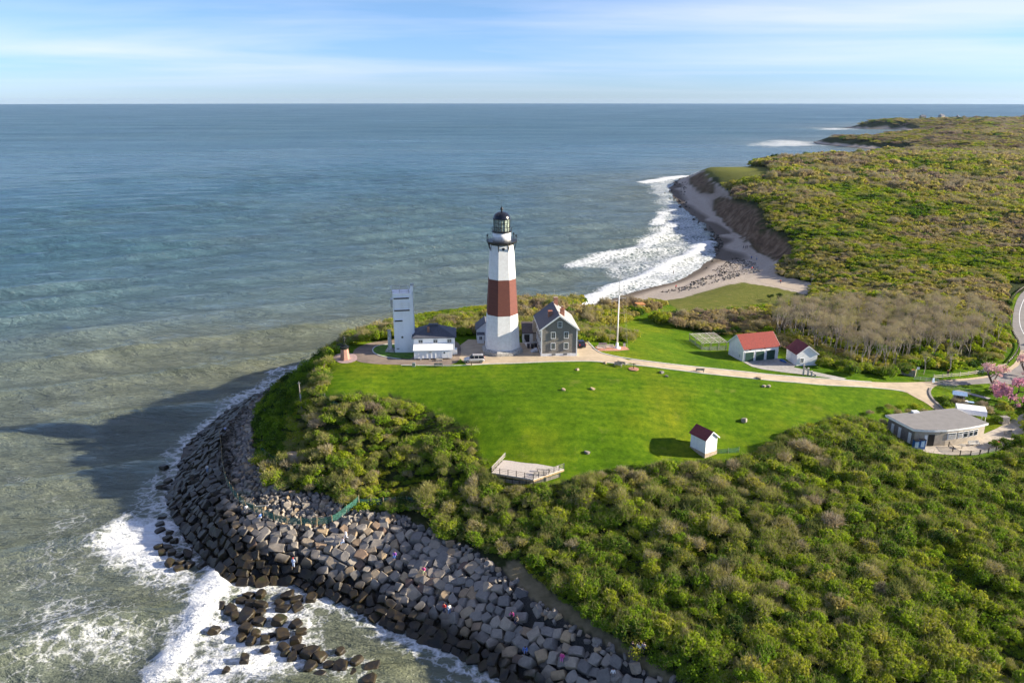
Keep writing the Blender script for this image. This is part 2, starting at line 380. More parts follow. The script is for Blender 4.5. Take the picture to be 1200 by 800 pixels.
# the front lawn
cpx([(400,440,20),(450,440,20.3),(520,440,20.3),(600,435,20.5),(680,432,20.3),(450,455,19.2),(500,460,19.2),(560,470,18.9),(620,470,19.0),(690,460,19.2),(750,450,19.0),
     (560,500,16.2),(610,500,16.6),(680,495,16.8),(750,490,16.8),(820,475,17.0),(880,465,16.4),(950,462,15.5),(1020,462,14.2),
     (590,530,13.6),(640,530,13.7),(700,525,13.8),(760,520,13.6),(820,505,14.0),(880,495,14.0),(950,485,13.5),(1020,478,13.0),
     (592,540,12.6),(655,550,12.4),(620,562,11.6),(700,545,12.4),(800,530,12.5),(822,528,12.5),(860,515,12.8)])
# road to the right, garage yard
cpx([(760,427,20.0),(800,432,19.2),(840,436,18.3),(880,440,17.4),(930,446,16.3),(980,448,15.3),(1020,451,14.3),(1060,452,13.5),(1085,462,13.0),(1101,474,12.4)])
cpx([(862,420,15),(890,424,15),(911,419,15),(930,428,15),(957,427,15),(940,418,15),(880,410,15),(885,428,15.2),(915,433,15.4),(970,440,15.4)])
cpx([(1101,449,13),(1150,446,12.4),(1190,432,11.8),(1200,415,11.5),(1130,465,12),(1180,470,11.5),(1220,450,11.2),(1190,390,11.0),(1195,360,10.5),(1205,340,10.5),(1260,400,11)])
cpx([(1037,510,10.6),(1072,523,10.5),(1154,517,10.5),(1120,498,10.6),(1110,528,10.5),(1165,528,10.5),(1190,510,10.6),(1050,492,11.6)])
# the near thicket
cpx([(600,575,10.9),(570,590,9.6),(560,610,8.5),(640,630,8.9),(700,590,11),(700,660,8.8),(760,720,8.2),(820,760,8.0),(800,580,11.3),(800,650,9.8),(900,560,11.8),(900,640,10.4),(900,740,8.9),
     (1000,520,12),(1000,600,11),(1000,700,9.6),(1100,560,10.6),(1100,650,9.8),(1100,760,8.8),(1200,700,8.9),(1200,600,9.6),(1000,800,8.3),(1200,800,8.2),(900,830,7.5),(1400,800,8.5),(1300,650,9)])
CP_ += [(60, 60, 7.5), (120, 50, 8), (150, 90, 9), (200, 150, 10), (160, 0, 7), (260, 60, 10)]
# grove and the land beyond
cpx([(900,372,13),(960,400,13.4),(1000,385,12.5),(1060,425,13.2),(1060,385,12),(1130,410,12),(1150,385,11.4),(960,355,10.5),(1050,345,11),(1150,335,11),(880,372,13)])
# knoll, beach and path
cpx([(780,356,10),(810,350,9),(850,343,7.5),(900,345,7.5),(870,335,5.5),(930,347,7.0),(840,352,9.5),(820,365,11.5),(880,360,10)])
cpx([(930,332,5.0),(900,326,3.6),(870,322,2.6),(850,310,1.8),(880,308,2.4),(862,288,2.0),(852,274,2.0),(834,256,2.0),(812,236,2.0),(800,220,2.0),(760,349,1.6),(800,339,2.0),(840,327,2.2)])
line3([(906,308,3.0),(892,292.5,2.8),(882,283,2.6),(872.5,273.5,2.6),(851,259,2.4),(829.5,243,2.4),(811,224,2.4),(808,214,2.2)], 9)
line3([(932,294,10.0),(923,282.5,10.5),(906,275.5,11),(888,267.5,11),(874,251,11.2),(860,237,11.4),(852,222.5,11.6),(836,213,12.0),(823,200.5,12.6)], 9)
CP_ += [(196, 790, 13), (262, 850, 14), (330, 905, 14), (460, 1005, 14), (590, 1140, 13), (622, 1262, 12), (596, 1375, 12), (585, 1455, 11.5), (600, 1510, 11.5), (640, 1450, 13), (760, 1600, 14), (920, 1800, 15), (1030, 2290, 20), (1025, 2230, 20), (1080, 2175, 20), (1120, 2200, 19), (1180, 2560, 17), (1640, 2880, 16)]
cpx([(960,292,11.5),(1000,280,13),(1060,300,12),(1100,270,14),(1190,285,13),(950,260,14),(900,230,14.5),(880,200,14.5),(960,200,15),(1050,210,15),(1150,220,15),(1000,175,15),(1100,170,15),(1190,175,15),(1050,160,14),(1150,152,17),(1200,140.5,19)])
CP_ += [(1000, 1800, 13), (1400, 2200, 17), (1700, 2600, 18), (1900, 2000, 17), (2200, 2800, 18), (2500, 1500, 15), (1500, 1000, 14), (900, 600, 14), (500, 300, 12), (700, 100, 12), (1500, 300, 14), (3500, 3000, 22), (4500, 4000, 20), (4000, 1000, 20), (5000, 2500, 22), (1300, 2380, 17), (600, 900, 15), (800, 1200, 16)]

# smooth interpolation through every control point
cp = np.array(CP_, float)
key = np.round(cp[:, :2] / 0.8).astype(int); _, ui = np.unique(key, axis=0, return_index=True); cp = cp[np.sort(ui)]
nC = len(cp)
D = np.hypot(cp[:, None, 0] - cp[None, :, 0], cp[:, None, 1] - cp[None, :, 1])
A_ = np.zeros((nC + 1, nC + 1)); A_[:nC, :nC] = -D - 0.15 * np.eye(nC) * 0; A_[:nC, :nC] -= np.eye(nC) * 0.25; A_[:nC, nC] = 1; A_[nC, :nC] = 1
wgt = np.linalg.solve(A_, np.concatenate([cp[:, 2], [0]]))
def rbf(x, y):
    out = np.empty(x.size); xf = x.ravel(); yf = y.ravel()
    for i in range(0, xf.size, 4000):
        d = np.sqrt((xf[i:i + 4000, None] - cp[None, :, 0]) ** 2 + (yf[i:i + 4000, None] - cp[None, :, 1]) ** 2 + 0.6)
        out[i:i + 4000] = -d @ wgt[:nC] + wgt[nC]
    return out.reshape(x.shape)

# fan-shaped grid: fine close by, coarse far off
NA, NR = 460, 520
ang = np.linspace(R(-52), R(62), NA); rad = np.exp(np.linspace(math.log(45), math.log(5200), NR))
AA, RR = np.meshgrid(ang, rad)
GX = RR * np.sin(AA); GY = RR * np.cos(AA)
GZ = rbf(GX, GY)
inside = in_poly(GX, GY, land_poly)
dco = dist_line(GX, GY, coast)
GZ = np.where(inside, np.maximum(GZ, 0.02 * np.minimum(dco, 30) + 0.05), np.minimum(GZ, -0.05 * np.minimum(dco, 40) - 0.05))
GZ = np.clip(GZ, -7, 30)
far = sstep(260, 700, RR) * inside * sstep(25, 90, dco)
GZ = GZ + far * ((fbm(GX / 160, GY / 160, 4) - 0.5) * 6.0)

def G(x, y):
    """height of the ground sheet"""
    x = np.asarray(x, float); y = np.asarray(y, float)
    a = (np.arctan2(x, y) - ang[0]) / (ang[1] - ang[0]); r = (np.log(np.maximum(np.hypot(x, y), 46)) - math.log(45)) / (math.log(5200 / 45) / (NR - 1))
    a = np.clip(a, 0, NA - 1.001); r = np.clip(r, 0, NR - 1.001)
    i = r.astype(int); j = a.astype(int); fi = r - i; fj = a - j
    return (GZ[i, j] * (1 - fj) + GZ[i, j + 1] * fj) * (1 - fi) + (GZ[i + 1, j] * (1 - fj) + GZ[i + 1, j + 1] * fj) * fi

TT = np.exp(np.linspace(math.log(60), math.log(5000), 2500))
def on(px, py):
    """first point of the ground (or the sea) that the photo shows at (px, py)"""
    u = (px - 600) / FPX; v = (400 - py) / FPX
    d = np.array((u, CP + v * SP, -SP + v * CP)); d /= np.linalg.norm(d)
    P = d[None, :] * TT[:, None]; z = CAM_H + P[:, 2]
    g = np.maximum(G(P[:, 0], P[:, 1]), 0.0)
    k = np.argmax(z <= g)
    if k == 0: k = len(TT) - 1
    lo, hi = TT[max(k - 1, 0)], TT[k]
    for _ in range(18):
        m = (lo + hi) / 2; p = d * m
        if CAM_H + p[2] > max(float(G(p[0], p[1])), 0.0): lo = m
        else: hi = m
    p = d * hi
    return np.array((p[0], p[1], max(float(G(p[0], p[1])), 0.0)))

# ------------------------------------------------------------------ what covers the ground
SCRUB1 = [(374,463),(410,462),(430,461),(480,468),(520,489),(552,499),(559,524),(572,541),(560,556),(590,570),(655,566),(700,553),(740,547),(800,541),(845,541),(880,532),(920,508),(985,485),(1008,488),(1034,497),(1042,512),(1072,528),(1110,537),(1150,537),(1180,528),(1205,520),
          (1330,560),(1400,820),(1250,960),(830,830),(768,778),(712,742),(672,712),(636,690),(606,664),(562,638),(515,625),(500,602),(480,597),(412,597),(390,584),(335,575),(310,560),(297,530),(299,478),(325,447),(345,434),(380,408),(395,401),(386,415),(380,440)]
SCRUB2 = [(395,401),(415,398),(440,394),(463,390),(492,388),(510,383),(535,386),(566,390),(600,390),(640,388),(668,393),(700,396),(740,396),(745,390),(700,378),(730,372),(752,360),(780,352),(700,340),(560,350),(440,370)]
SCRUB3 = [(765,366),(800,376),(830,386),(870,392),(905,397),(950,412),(985,431),(1060,436),(1062,425),(1100,424),(1140,424),(1172,416),(1180,396),(1178,368),(1187,345),(1200,330),(1500,330),(1500,100),(820,100),(823,199),(837,212),(854,221.5),(862,236),(876,250),(890,266.5),(908,274.5),(925,281.5),(924,296),(912,305),(905,318),(955,331),(945,347),(925,352),(880,358),(830,362)]
SAND = [(640,372),(700,350),(745,338),(790,327),(820,312),(833,298),(833,280),(820,262),(800,248),(785,233),(778,220),(790,200),(824,200),(836,213),(852,222.5),(860,237),(874,251),(888,267.5),(906,275.5),(916,292),(910,322),(955,332),(948,346),(905,336),(870,331),(850,334),(800,349),(760,355),(700,366)]
ARMOR = [(345,437.5),(339,439),(323,456),(298,465),(271,479),(243,501),(218,523),(213,539),(208,559),(200,575),(195,588),(204,612),
         (218,628),(232,648),(245,660),(258,678),(275,690),(300,688),(330,683),(352,690),(372,697),(417,713),(448,735),(490,753),(530,769),(565,783),(588,802),(640,860),
         (840,850),(790,806),(745,788),(720,772),(700,762),(675,750),(650,733),(620,716),(600,697),(570,672),(550,653),(520,640),(490,624),(465,613),(430,607),(405,612),(390,620),(346,621),(308,610),(288,602),(276,594),(261,572),(257,545),(259,520),(268,500),(283,482),(305,465),(330,449)]
RIPRAP = [(259,520),(257,545),(261,572),(276,594),(308,610),(346,621),(390,620),(405,612),(430,607),(465,613),(490,624),(520,640),(550,653),(570,672),(600,697),(620,716),(650,733),(675,750),(700,762),(720,772),(745,788),(790,806),(800,800),
          (752,779),(730,765),(708,750),(680,738),(656,718),(626,703),(606,681),(560,646),(547,640),(515,628),(491,616),(472,604),(411,599),(389,583),(370,577),(334,577),(317,571),(308,560),(301,540),(296,522),(296,500),(299,476),(325,450),(305,465),(283,482),(268,500)]
BUFF = [(600,650),(640,688),(700,732),(760,772),(800,798),(780,800),(740,774),(690,742),(650,716),(620,698),(590,668)]
FIELD = [(775,352),(830,332),(870,329),(905,333),(945,346),(925,352),(880,358),(800,365)]
OPEN3 = [(808,188),(848,188),(846,207),(812,212)]
OPEN2 = [(840,192),(900,196),(910,206),(880,212),(855,222),(842,214)]

VPX, VPY = PX(GX, GY, GZ)
WOBX = (fbm(GX / 3.5, GY / 3.5, 3) - 0.5) * 16; WOBY = (fbm(GX / 3.5 + 60, GY / 3.5, 3) - 0.5) * 10
def soft(poly, w=0.0):
    return in_poly(VPX + WOBX * w, VPY + WOBY * w, poly)
nz = fbm(GX / 6, GY / 6, 4)
scrub = (soft(SCRUB1, 1) | soft(SCRUB2, 1) | soft(SCRUB3, .7))
lawn = (~scrub) & (~soft(ARMOR)) & (~soft(RIPRAP)) & (~soft(SAND)) & inside & (GZ > 3.0) & (RR < 330) & (VPX < 1245) & (VPX > 0) & (VPY < 700) & ~((GZ < 9.8) & (RR < 160) & (GX < 25))
gx_ = np.gradient(GZ, axis=1) / (np.hypot(np.gradient(GX, axis=1), np.gradient(GY, axis=1)) + 1e-6)
gy_ = np.gradient(GZ, axis=0) / (np.hypot(np.gradient(GX, axis=0), np.gradient(GY, axis=0)) + 1e-6)
slope = np.hypot(gx_, gy_)
cliff = (sstep(0.42, 0.75, slope) * (RR > 285) * (GZ > 1.5) * inside)
sand = ((soft(SAND) | ((RR > 285) & (GZ < 3.4) & (dco < 60))) & (cliff < 0.5)).astype(float)
rock = (soft(ARMOR) | soft(RIPRAP) | ((RR < 285) & (GZ < 5.5) & (GX < 20))).astype(float)
field = (soft(FIELD) | soft(OPEN2) | soft(OPEN3)).astype(float)
MASK = np.stack([np.where(lawn, 1.0, 0.0), sand, rock, cliff], -1)
MASK2 = np.stack([field, soft(BUFF).astype(float), sstep(0, 1, nz), np.ones_like(nz)], -1)

def grid_faces(nr, na):
    i, j = np.meshgrid(np.arange(nr - 1), np.arange(na - 1), indexing='ij')
    a = i * na + j
    return np.stack([a, a + 1, a + na + 1, a + na], -1).reshape(-1, 4)[:, ::-1]

def np_mesh(name, V, Fq, material, smooth=True, attrs=None):
    me = bpy.data.meshes.new(name)
    V = np.asarray(V, np.float32); Fq = np.asarray(Fq, np.int32); k = Fq.shape[1]
    me.vertices.add(len(V)); me.vertices.foreach_set('co', V.ravel())
    me.loops.add(Fq.size); me.loops.foreach_set('vertex_index', Fq.ravel())
    me.polygons.add(len(Fq)); me.polygons.foreach_set('loop_start', np.arange(0, Fq.size, k, dtype=np.int32))
    me.polygons.foreach_set('use_smooth', np.full(len(Fq), smooth))
    for nm, (typ, arr) in (attrs or {}).items():
        a = me.attributes.new(nm, typ, 'POINT')
        a.data.foreach_set('color' if typ == 'FLOAT_COLOR' else 'value', np.asarray(arr, np.float32).ravel())
    me.materials.append(material); me.update(calc_edges=True); me.validate()
    return me

class NT:
    """short-hand for building node trees"""
    def __init__(s, name):
        s.m = bpy.data.materials.new(name); s.m.use_nodes = True; s.t = s.m.node_tree; s.t.nodes.clear()
    def n(s, typ, ins=None, **k):
        nd = s.t.nodes.new(typ)
        for a, b in k.items(): setattr(nd, a, b)
        for a, b in (ins or {}).items():
            if isinstance(b, bpy.types.NodeSocket): s.t.links.new(b, nd.inputs[a])
            else: nd.inputs[a].default_value = b
        return nd
    def noise(s, vec, scale, detail=4, rough=0.55, dist=0.0):
        return s.n('ShaderNodeTexNoise', {'Vector': vec, 'Scale': scale, 'Detail': detail, 'Roughness': rough, 'Distortion': dist}).outputs['Fac']
    def ramp(s, fac, stops):
        r = s.n('ShaderNodeValToRGB', {0: fac}); e = r.color_ramp.elements
        e[0].position, e[0].color = stops[0][0], (*stops[0][1], 1)
        e[1].position, e[1].color = stops[-1][0], (*stops[-1][1], 1)
        for p, c in stops[1:-1]:
            q = e.new(p); q.color = (*c, 1)
        return r.outputs[0]
    def mix(s, fac, a, b, mode='MIX'):
        return s.n('ShaderNodeMixRGB', {0: fac, 1: a, 2: b}, blend_type=mode).outputs[0]
    def math(s, op, a, b=0.0, clamp=False):
        return s.n('ShaderNodeMath', {0: a, 1: b}, operation=op, use_clamp=clamp).outputs[0]
    def map(s, v, a, b, c=0.0, d=1.0):
        return s.n('ShaderNodeMapRange', {0: v, 1: a, 2: b, 3: c, 4: d}).outputs[0]

# ground material
g = NT('ground_cover')
tcg = g.n('ShaderNodeTexCoord').outputs['Object']
a1 = g.n('ShaderNodeAttribute', attribute_name='mask'); a2 = g.n('ShaderNodeAttribute', attribute_name='mask2')
s1 = g.n('ShaderNodeSeparateColor', {0: a1.outputs['Color']}); s2 = g.n('ShaderNodeSeparateColor', {0: a2.outputs['Color']})
n_big = g.noise(tcg, 0.05, 5); n_mid = g.noise(tcg, 0.45, 5, 0.65); n_fine = g.noise(tcg, 5.0, 4, 0.7); n_tiny = g.noise(tcg, 14.0, 3, 0.7)
scr = g.ramp(n_mid, [(0.3, (0.020, 0.030, 0.010)), (0.55, (0.040, 0.052, 0.016)), (0.75, (0.075, 0.065, 0.030))])
lw = g.ramp(n_big, [(0.30, (0.060, 0.134, 0.006)), (0.50, (0.094, 0.174, 0.008)), (0.72, (0.162, 0.206, 0.013))])
lw2 = g.ramp(n_mid, [(0.35, (0.66, 0.76, 0.8)), (0.65, (1.22, 1.12, 1.0))])
lw = g.mix(1.0, lw, lw2, 'MULTIPLY')
lw3 = g.ramp(n_fine, [(0.30, (0.66, 0.70, 0.7)), (0.70, (1.2, 1.16, 1.1))])
lw = g.mix(0.8, lw, lw3, 'MULTIPLY')
lw = g.mix(0.9, lw, g.ramp(g.noise(tcg, 1.3, 4, 0.7), [(0.33, (0.70, 0.78, 0.8)), (0.66, (1.25, 1.16, 1.05))]), 'MULTIPLY')
wv = g.n('ShaderNodeTexWave', {'Vector': tcg, 'Scale': 0.16, 'Distortion': 1.5, 'Detail': 2.0}, bands_direction='Y').outputs['Fac']
lw = g.mix(0.55, lw, g.ramp(wv, [(0.3, (0.85, 0.9, 0.85)), (0.7, (1.1, 1.08, 1.0))]), 'MULTIPLY')
patch = g.map(g.noise(tcg, 0.22, 6, 0.7), 0.60, 0.74)
lw = g.mix(g.math('MULTIPLY', patch, 0.5), lw, (0.22, 0.21, 0.055, 1))
fd = g.ramp(n_mid, [(0.3, (0.085, 0.105, 0.020)), (0.55, (0.130, 0.138, 0.028)), (0.75, (0.21, 0.175, 0.07))])
sd = g.ramp(n_mid, [(0.3, (0.37, 0.31, 0.25)), (0.7, (0.47, 0.405, 0.33))])
sd = g.mix(g.map(g.noise(tcg, 1.6, 5, 0.75), 0.58, 0.68), sd, (0.20, 0.19, 0.18, 1))
rk = g.ramp(n_fine, [(0.3, (0.022, 0.022, 0.022)), (0.7, (0.07, 0.068, 0.062))])
cl = g.ramp(g.noise(tcg, 0.18, 6, 0.7), [(0.3, (0.055, 0.036, 0.024)), (0.5, (0.145, 0.095, 0.060)), (0.7, (0.25, 0.18, 0.12))])
bf = g.ramp(n_mid, [(0.3, (0.11, 0.10, 0.055)), (0.7, (0.26, 0.215, 0.13))])
c = g.mix(s1.outputs[0], scr, lw)
c = g.mix(s2.outputs[0], c, fd)
c = g.mix(s1.outputs[1], c, sd)
c = g.mix(s1.outputs[2], c, rk)
c = g.mix(s2.outputs[1], c, bf)
c = g.mix(a1.outputs['Alpha'], c, cl)
# wet sand and wet rock near the water line
geo = g.n('ShaderNodeNewGeometry'); sx = g.n('ShaderNodeSeparateXYZ', {0: geo.outputs['Position']})
wet = g.map(sx.outputs['Z'], 1.1, 0.5)
c = g.mix(g.math('MULTIPLY', wet, 0.75), c, (0.06, 0.045, 0.032, 1))
hgt = g.math('ADD', g.math('MULTIPLY', n_fine, 0.5), g.math('MULTIPLY', n_tiny, 0.5))
bmp = g.n('ShaderNodeBump', {'Strength': 0.9, 'Distance': 0.25, 'Height': hgt}).outputs[0]
pb = g.n('ShaderNodeBsdfPrincipled', {'Base Color': c, 'Roughness': 0.95, 'Normal': bmp, 'Specular IOR Level': 0.04})
g.n('ShaderNodeOutputMaterial', {0: pb.outputs[0]})
cliff_z = np.where(cliff > 0.1, (np.abs(fbm(GX / 6, GY / 6 , 4) - 0.5) * 2 - 0.35) * 7.0 * cliff, 0)
rock_drop = np.where(soft(ARMOR), -0.7, 0.0)
me = np_mesh('ground', np.stack([GX, GY, GZ + cliff_z * 0.6 + rock_drop], -1).reshape(-1, 3), grid_faces(NR, NA), g.m,
             attrs={'mask': ('FLOAT_COLOR', MASK), 'mask2': ('FLOAT_COLOR', MASK2)})
ground = bpy.data.objects.new('ground', me); COL.objects.link(ground); tag(ground, kind='structure')
ground['label'] = 'headland ground with lawn, scrub soil, sand and eroded bluffs'

# ------------------------------------------------------------------ the sea
FOAM = [  # outline in the photo's frame, strength, softness in metres
    ([(350,434),(300,452),(262,466),(222,498),(188,528),(165,562),(150,596),(178,636),(225,655),(206,620),(195,588),(212,540),(245,500),(300,466),(340,441)], 0.76, 8.0),
    ([(105,632),(150,602),(200,612),(240,655),(268,690),(255,725),(238,748),(215,772),(185,795),(195,745),(222,712),(170,690),(122,656)], 1.02, 7.0),
    ([(250,688),(300,690),(345,688),(374,700),(408,714),(402,732),(430,752),(445,772),(475,815),(190,815),(215,770),(240,720)], 0.78, 7.0),
    ([(0,540),(90,560),(140,600),(110,640),(150,690),(200,735),(180,815),(0,815)], 0.50, 18.0),
    ([(455,735),(520,765),(580,798),(600,815),(500,815)], 0.45, 6.0),
    ([(640,374),(690,345),(722,330),(690,318),(672,309),(690,298),(735,286),(762,268),(772,240),(752,218),(770,207),(800,205),(792,230),(826,258),(842,283),(840,302),(822,320),(790,334),(745,346),(700,360),(665,368)], 0.54, 10.0),
    ([(655,368),(722,338),(800,306),(832,284),(842,290),(838,302),(820,318),(790,332),(745,344),(700,358)], 0.66, 7.0),
    ([(868,170),(905,163),(965,166),(975,171),(900,173)], 0.62, 45.0),
    ([(945,149.5),(1004,150.5),(1008,152.5),(960,152.5)], 0.7, 70.0),
]
BREAK = [  # crests that break: line in the frame, half width, foam, height
    ([(660,366),(690,352),(730,334),(770,318),(805,301),(832,284)], 5.0, 0.98, 1.3),
    ([(676,310),(700,304),(735,298),(765,283),(790,262)], 6.0, 0.74, 0.8),
    ([(755,214),(780,210),(800,207)], 9.0, 1.0, 0.8),
    ([(815,204),(840,197),(826,201)], 6.0, 0.5, 0.5),
    ([(770,262),(778,250),(790,246)], 5.0, 0.8, 0.5),
    ([(265,675),(240,708),(222,745),(192,785)], 3.2, 1.1, 0.9),
    ([(150,604),(120,625),(108,640),(135,660)], 2.2, 0.5, 0.35),
    ([(345,430),(330,432),(318,436)], 3.0, 0.7, 0.3),
]
SA, SR = 560, 900
sang = np.linspace(R(-60), R(64), SA); srad = np.exp(np.linspace(math.log(30), math.log(15800), SR))
BA, BR = np.meshgrid(sang, srad); SX = BR * np.sin(BA); SY = BR * np.cos(BA)
sd_co = dist_line(SX, SY, coast)
foam = np.zeros_like(SX); hump = np.zeros_like(SX)
wob = (fbm(SX / 14, SY / 14, 4) - 0.5)
for poly, st, sf in FOAM:
    wp = [tuple(W(*p)[:2]) for p in poly]
    dl = dist_line(SX, SY, wp, True); ins = in_poly(SX, SY, wp)
    sdn = np.where(ins, dl, -dl) + wob * sf * 1.6
    foam = np.maximum(foam, st * sstep(-sf * 0.6, sf, sdn))
for ln, w_, st, hh in BREAK:
    wp = [tuple(W(*p)[:2]) for p in ln]
    dl = dist_line(SX, SY, wp) + wob * w_ * 1.2
    foam = np.maximum(foam, st * sstep(w_ * 1.5, w_ * 0.3, dl)); hump = np.maximum(hump, hh * np.exp(-(np.maximum(dl, 0) / w_) ** 2))
foam = np.maximum(foam, 0.62 * sstep(5.5, 0.8, sd_co) * (BR < 420))
fade = sstep(1400, 250, BR)
wx = SX + 26 * (fbm(SX / 120, SY / 120, 3) - 0.5); wy = SY + 26 * (fbm(SX / 120 + 31, SY / 120 + 7, 3) - 0.5)
ph = (-0.48 * wx + 0.877 * wy)
sw = 2.6 * (((np.sin(2 * np.pi * ph / 29) + 1) / 2) ** 3.5 - 0.25) + 0.16 * np.sin(2 * np.pi * (-0.5 * wx + 0.86 * wy) / 17.3 + 1.1) * 2 * fbm(SX / 40, SY / 40, 2) + 1.1 * (fbm(SX / 7 + 0.2 * SY, SY / 4.2, 3) - 0.5) * sstep(700, 200, BR)
amp = 0.5 + 0.6 * sstep(0.3, 0.7, fbm(SX / 60, SY / 60, 3))
shelter = sstep(0, 25, sd_co)
SZ = sw * amp * fade * (0.25 + 0.75 * shelter) + hump + 0.55 * foam * (fbm(SX / 2.2, SY / 2.2, 3) - 0.4) * fade
in_land = in_poly(SX, SY, land_poly)
SZ = np.where(in_land, np.minimum(SZ, 0.4) * np.exp(-sd_co / 2.0) - 0.03 * np.minimum(sd_co, 30), SZ)
turb = np.exp(-sd_co / 110.0) + 0.35 * (fbm(SX / 120, SY / 60, 4) - 0.5)
turb = np.clip(turb, 0, 1) * (1 - 0.45 * sstep(260, 330, BR))

w = NT('sea_water')
tco = w.n('ShaderNodeTexCoord').outputs['Object']
af = w.n('ShaderNodeAttribute', attribute_name='foam').outputs['Fac']; at = w.n('ShaderNodeAttribute', attribute_name='turb').outputs['Fac']
crest = w.n('ShaderNodeAttribute', attribute_name='crest').outputs['Fac']
mpw = w.n('ShaderNodeMapping', {0: tco, 'Rotation': (0, 0, R(-29)), 'Scale': (0.30, 1.0, 1.0)}).outputs[0]
wn1 = w.noise(mpw, 0.16, 6, 0.62, 0.6); wn2 = w.noise(mpw, 0.75, 5, 0.6, 0.4); wn3 = w.noise(tco, 2.6, 4, 0.6)
wn0 = w.noise(mpw, 0.03, 4, 0.55)
deep = w.ramp(at, [(0.0, (0.048, 0.112, 0.148)), (0.25, (0.098, 0.144, 0.152)), (0.6, (0.124, 0.146, 0.118)), (1.0, (0.126, 0.138, 0.094))])
deep = w.mix(0.8, deep, w.ramp(wn0, [(0.35, (0.86, 0.90, 0.93)), (0.65, (1.12, 1.09, 1.05))]), 'MULTIPLY')
deep = w.mix(1.0, deep, w.ramp(wn1, [(0.36, (0.80, 0.82, 0.84)), (0.64, (1.24, 1.22, 1.18))]), 'MULTIPLY')  # reflection contrast of the waves painted in: lighter crests, darker troughs
deep = w.mix(w.math('MULTIPLY', crest, 0.35), deep, (0.115, 0.130, 0.060, 1))
deep = w.mix(w.n('ShaderNodeAttribute', attribute_name='far').outputs['Fac'], deep, w.mix(1.0, deep, w.ramp(w.noise(mpw, 0.009, 6, 0.7), [(0.38, (0.74, 0.82, 0.88)), (0.62, (1.22, 1.16, 1.10))]), 'MULTIPLY'))
# foam lace
dv = w.n('ShaderNodeVectorMath', {0: tco, 1: w.n('ShaderNodeVectorMath', {0: w.n('ShaderNodeTexNoise', {'Vector': tco, 'Scale': 0.35, 'Detail': 3.0}).outputs['Color'], 'Scale': 2.4}, operation='SCALE').outputs[0]}, operation='ADD').outputs[0]
v1 = w.n('ShaderNodeTexVoronoi', {'Vector': dv, 'Scale': 0.42}, feature='DISTANCE_TO_EDGE').outputs['Distance']
v2 = w.n('ShaderNodeTexVoronoi', {'Vector': dv, 'Scale': 1.25}, feature='DISTANCE_TO_EDGE').outputs['Distance']
lace = w.math('ADD', w.math('MULTIPLY', w.map(v1, 0.0, 0.30, 1.0, 0.0), 0.50), w.math('MULTIPLY', w.map(v2, 0.0, 0.28, 1.0, 0.0), 0.28))
fn = w.noise(tco, 0.16, 5, 0.6); fn2 = w.noise(tco, 1.1, 5, 0.7)
field_ = w.math('ADD', lace, w.math('ADD', w.math('MULTIPLY', fn, 0.75), w.math('MULTIPLY', fn2, 0.35)))
thr = w.math('ADD', field_, w.math('MULTIPLY', af, 1.25))
fm = w.math('MULTIPLY', w.map(thr, 1.46, 2.06), 0.95)
gate = w.map(af, 0.05, 0.35)
fm = w.math('MULTIPLY', fm, gate, True)
# scattered whitecaps
far_caps = w.math('MULTIPLY', w.map(w.noise(mpw, 0.11, 7, 0.75, 0.3), 0.735, 0.78), 0.22)
fm2 = w.math('MAXIMUM', fm, far_caps)
milky = w.math('MULTIPLY', w.map(af, 0.15, 1.0), 0.35)
deep = w.mix(milky, deep, (0.24, 0.28, 0.24, 1))
colw = w.mix(fm2, deep, (0.80, 0.82, 0.82, 1))
wnS = w.noise(mpw, 0.05, 2, 0.4, 0.3)
hh_ = w.math('ADD', w.math('ADD', w.math('MULTIPLY', wnS, 4.0), w.math('MULTIPLY', wn1, 1.1)), w.math('ADD', w.math('MULTIPLY', wn2, 0.62), w.math('MULTIPLY', wn3, 0.10)))
bw = w.n('ShaderNodeBump', {'Strength': 1.0, 'Distance': 2.7, 'Height': hh_}).outputs[0]
rfar = w.n('ShaderNodeAttribute', attribute_name='far').outputs['Fac']
rg0 = w.math('ADD', w.math('MULTIPLY', rfar, 0.25), w.math('ADD', 0.12, w.math('MULTIPLY', w.math('MULTIPLY', rfar, w.math('SUBTRACT', w.noise(mpw, 0.006, 5, 0.65), 0.5)), 0.5)))
rgh = w.mix(fm2, rg0, (0.85, 0.85, 0.85, 1))
pw = w.n('ShaderNodeBsdfPrincipled', {'Base Color': colw, 'Roughness': rgh, 'IOR': 1.333, 'Normal': bw, 'Specular IOR Level': 0.40})
w.n('ShaderNodeOutputMaterial', {0: pw.outputs[0]})
crest_a = np.clip(sw * amp * 0.9 - 0.1, 0, 1) * fade * np.clip(turb * 1.4, 0, 1)
mes = np_mesh('sea', np.stack([SX, SY, SZ], -1).reshape(-1, 3), grid_faces(SR, SA), w.m,
              attrs={'foam': ('FLOAT', foam), 'turb': ('FLOAT', turb), 'crest': ('FLOAT', crest_a), 'far': ('FLOAT', sstep(180, 2200, BR))})
sea = bpy.data.objects.new('sea', mes); COL.objects.link(sea); tag(sea, kind='structure')
sea['label'] = 'grey green open sea with surf along the shore'
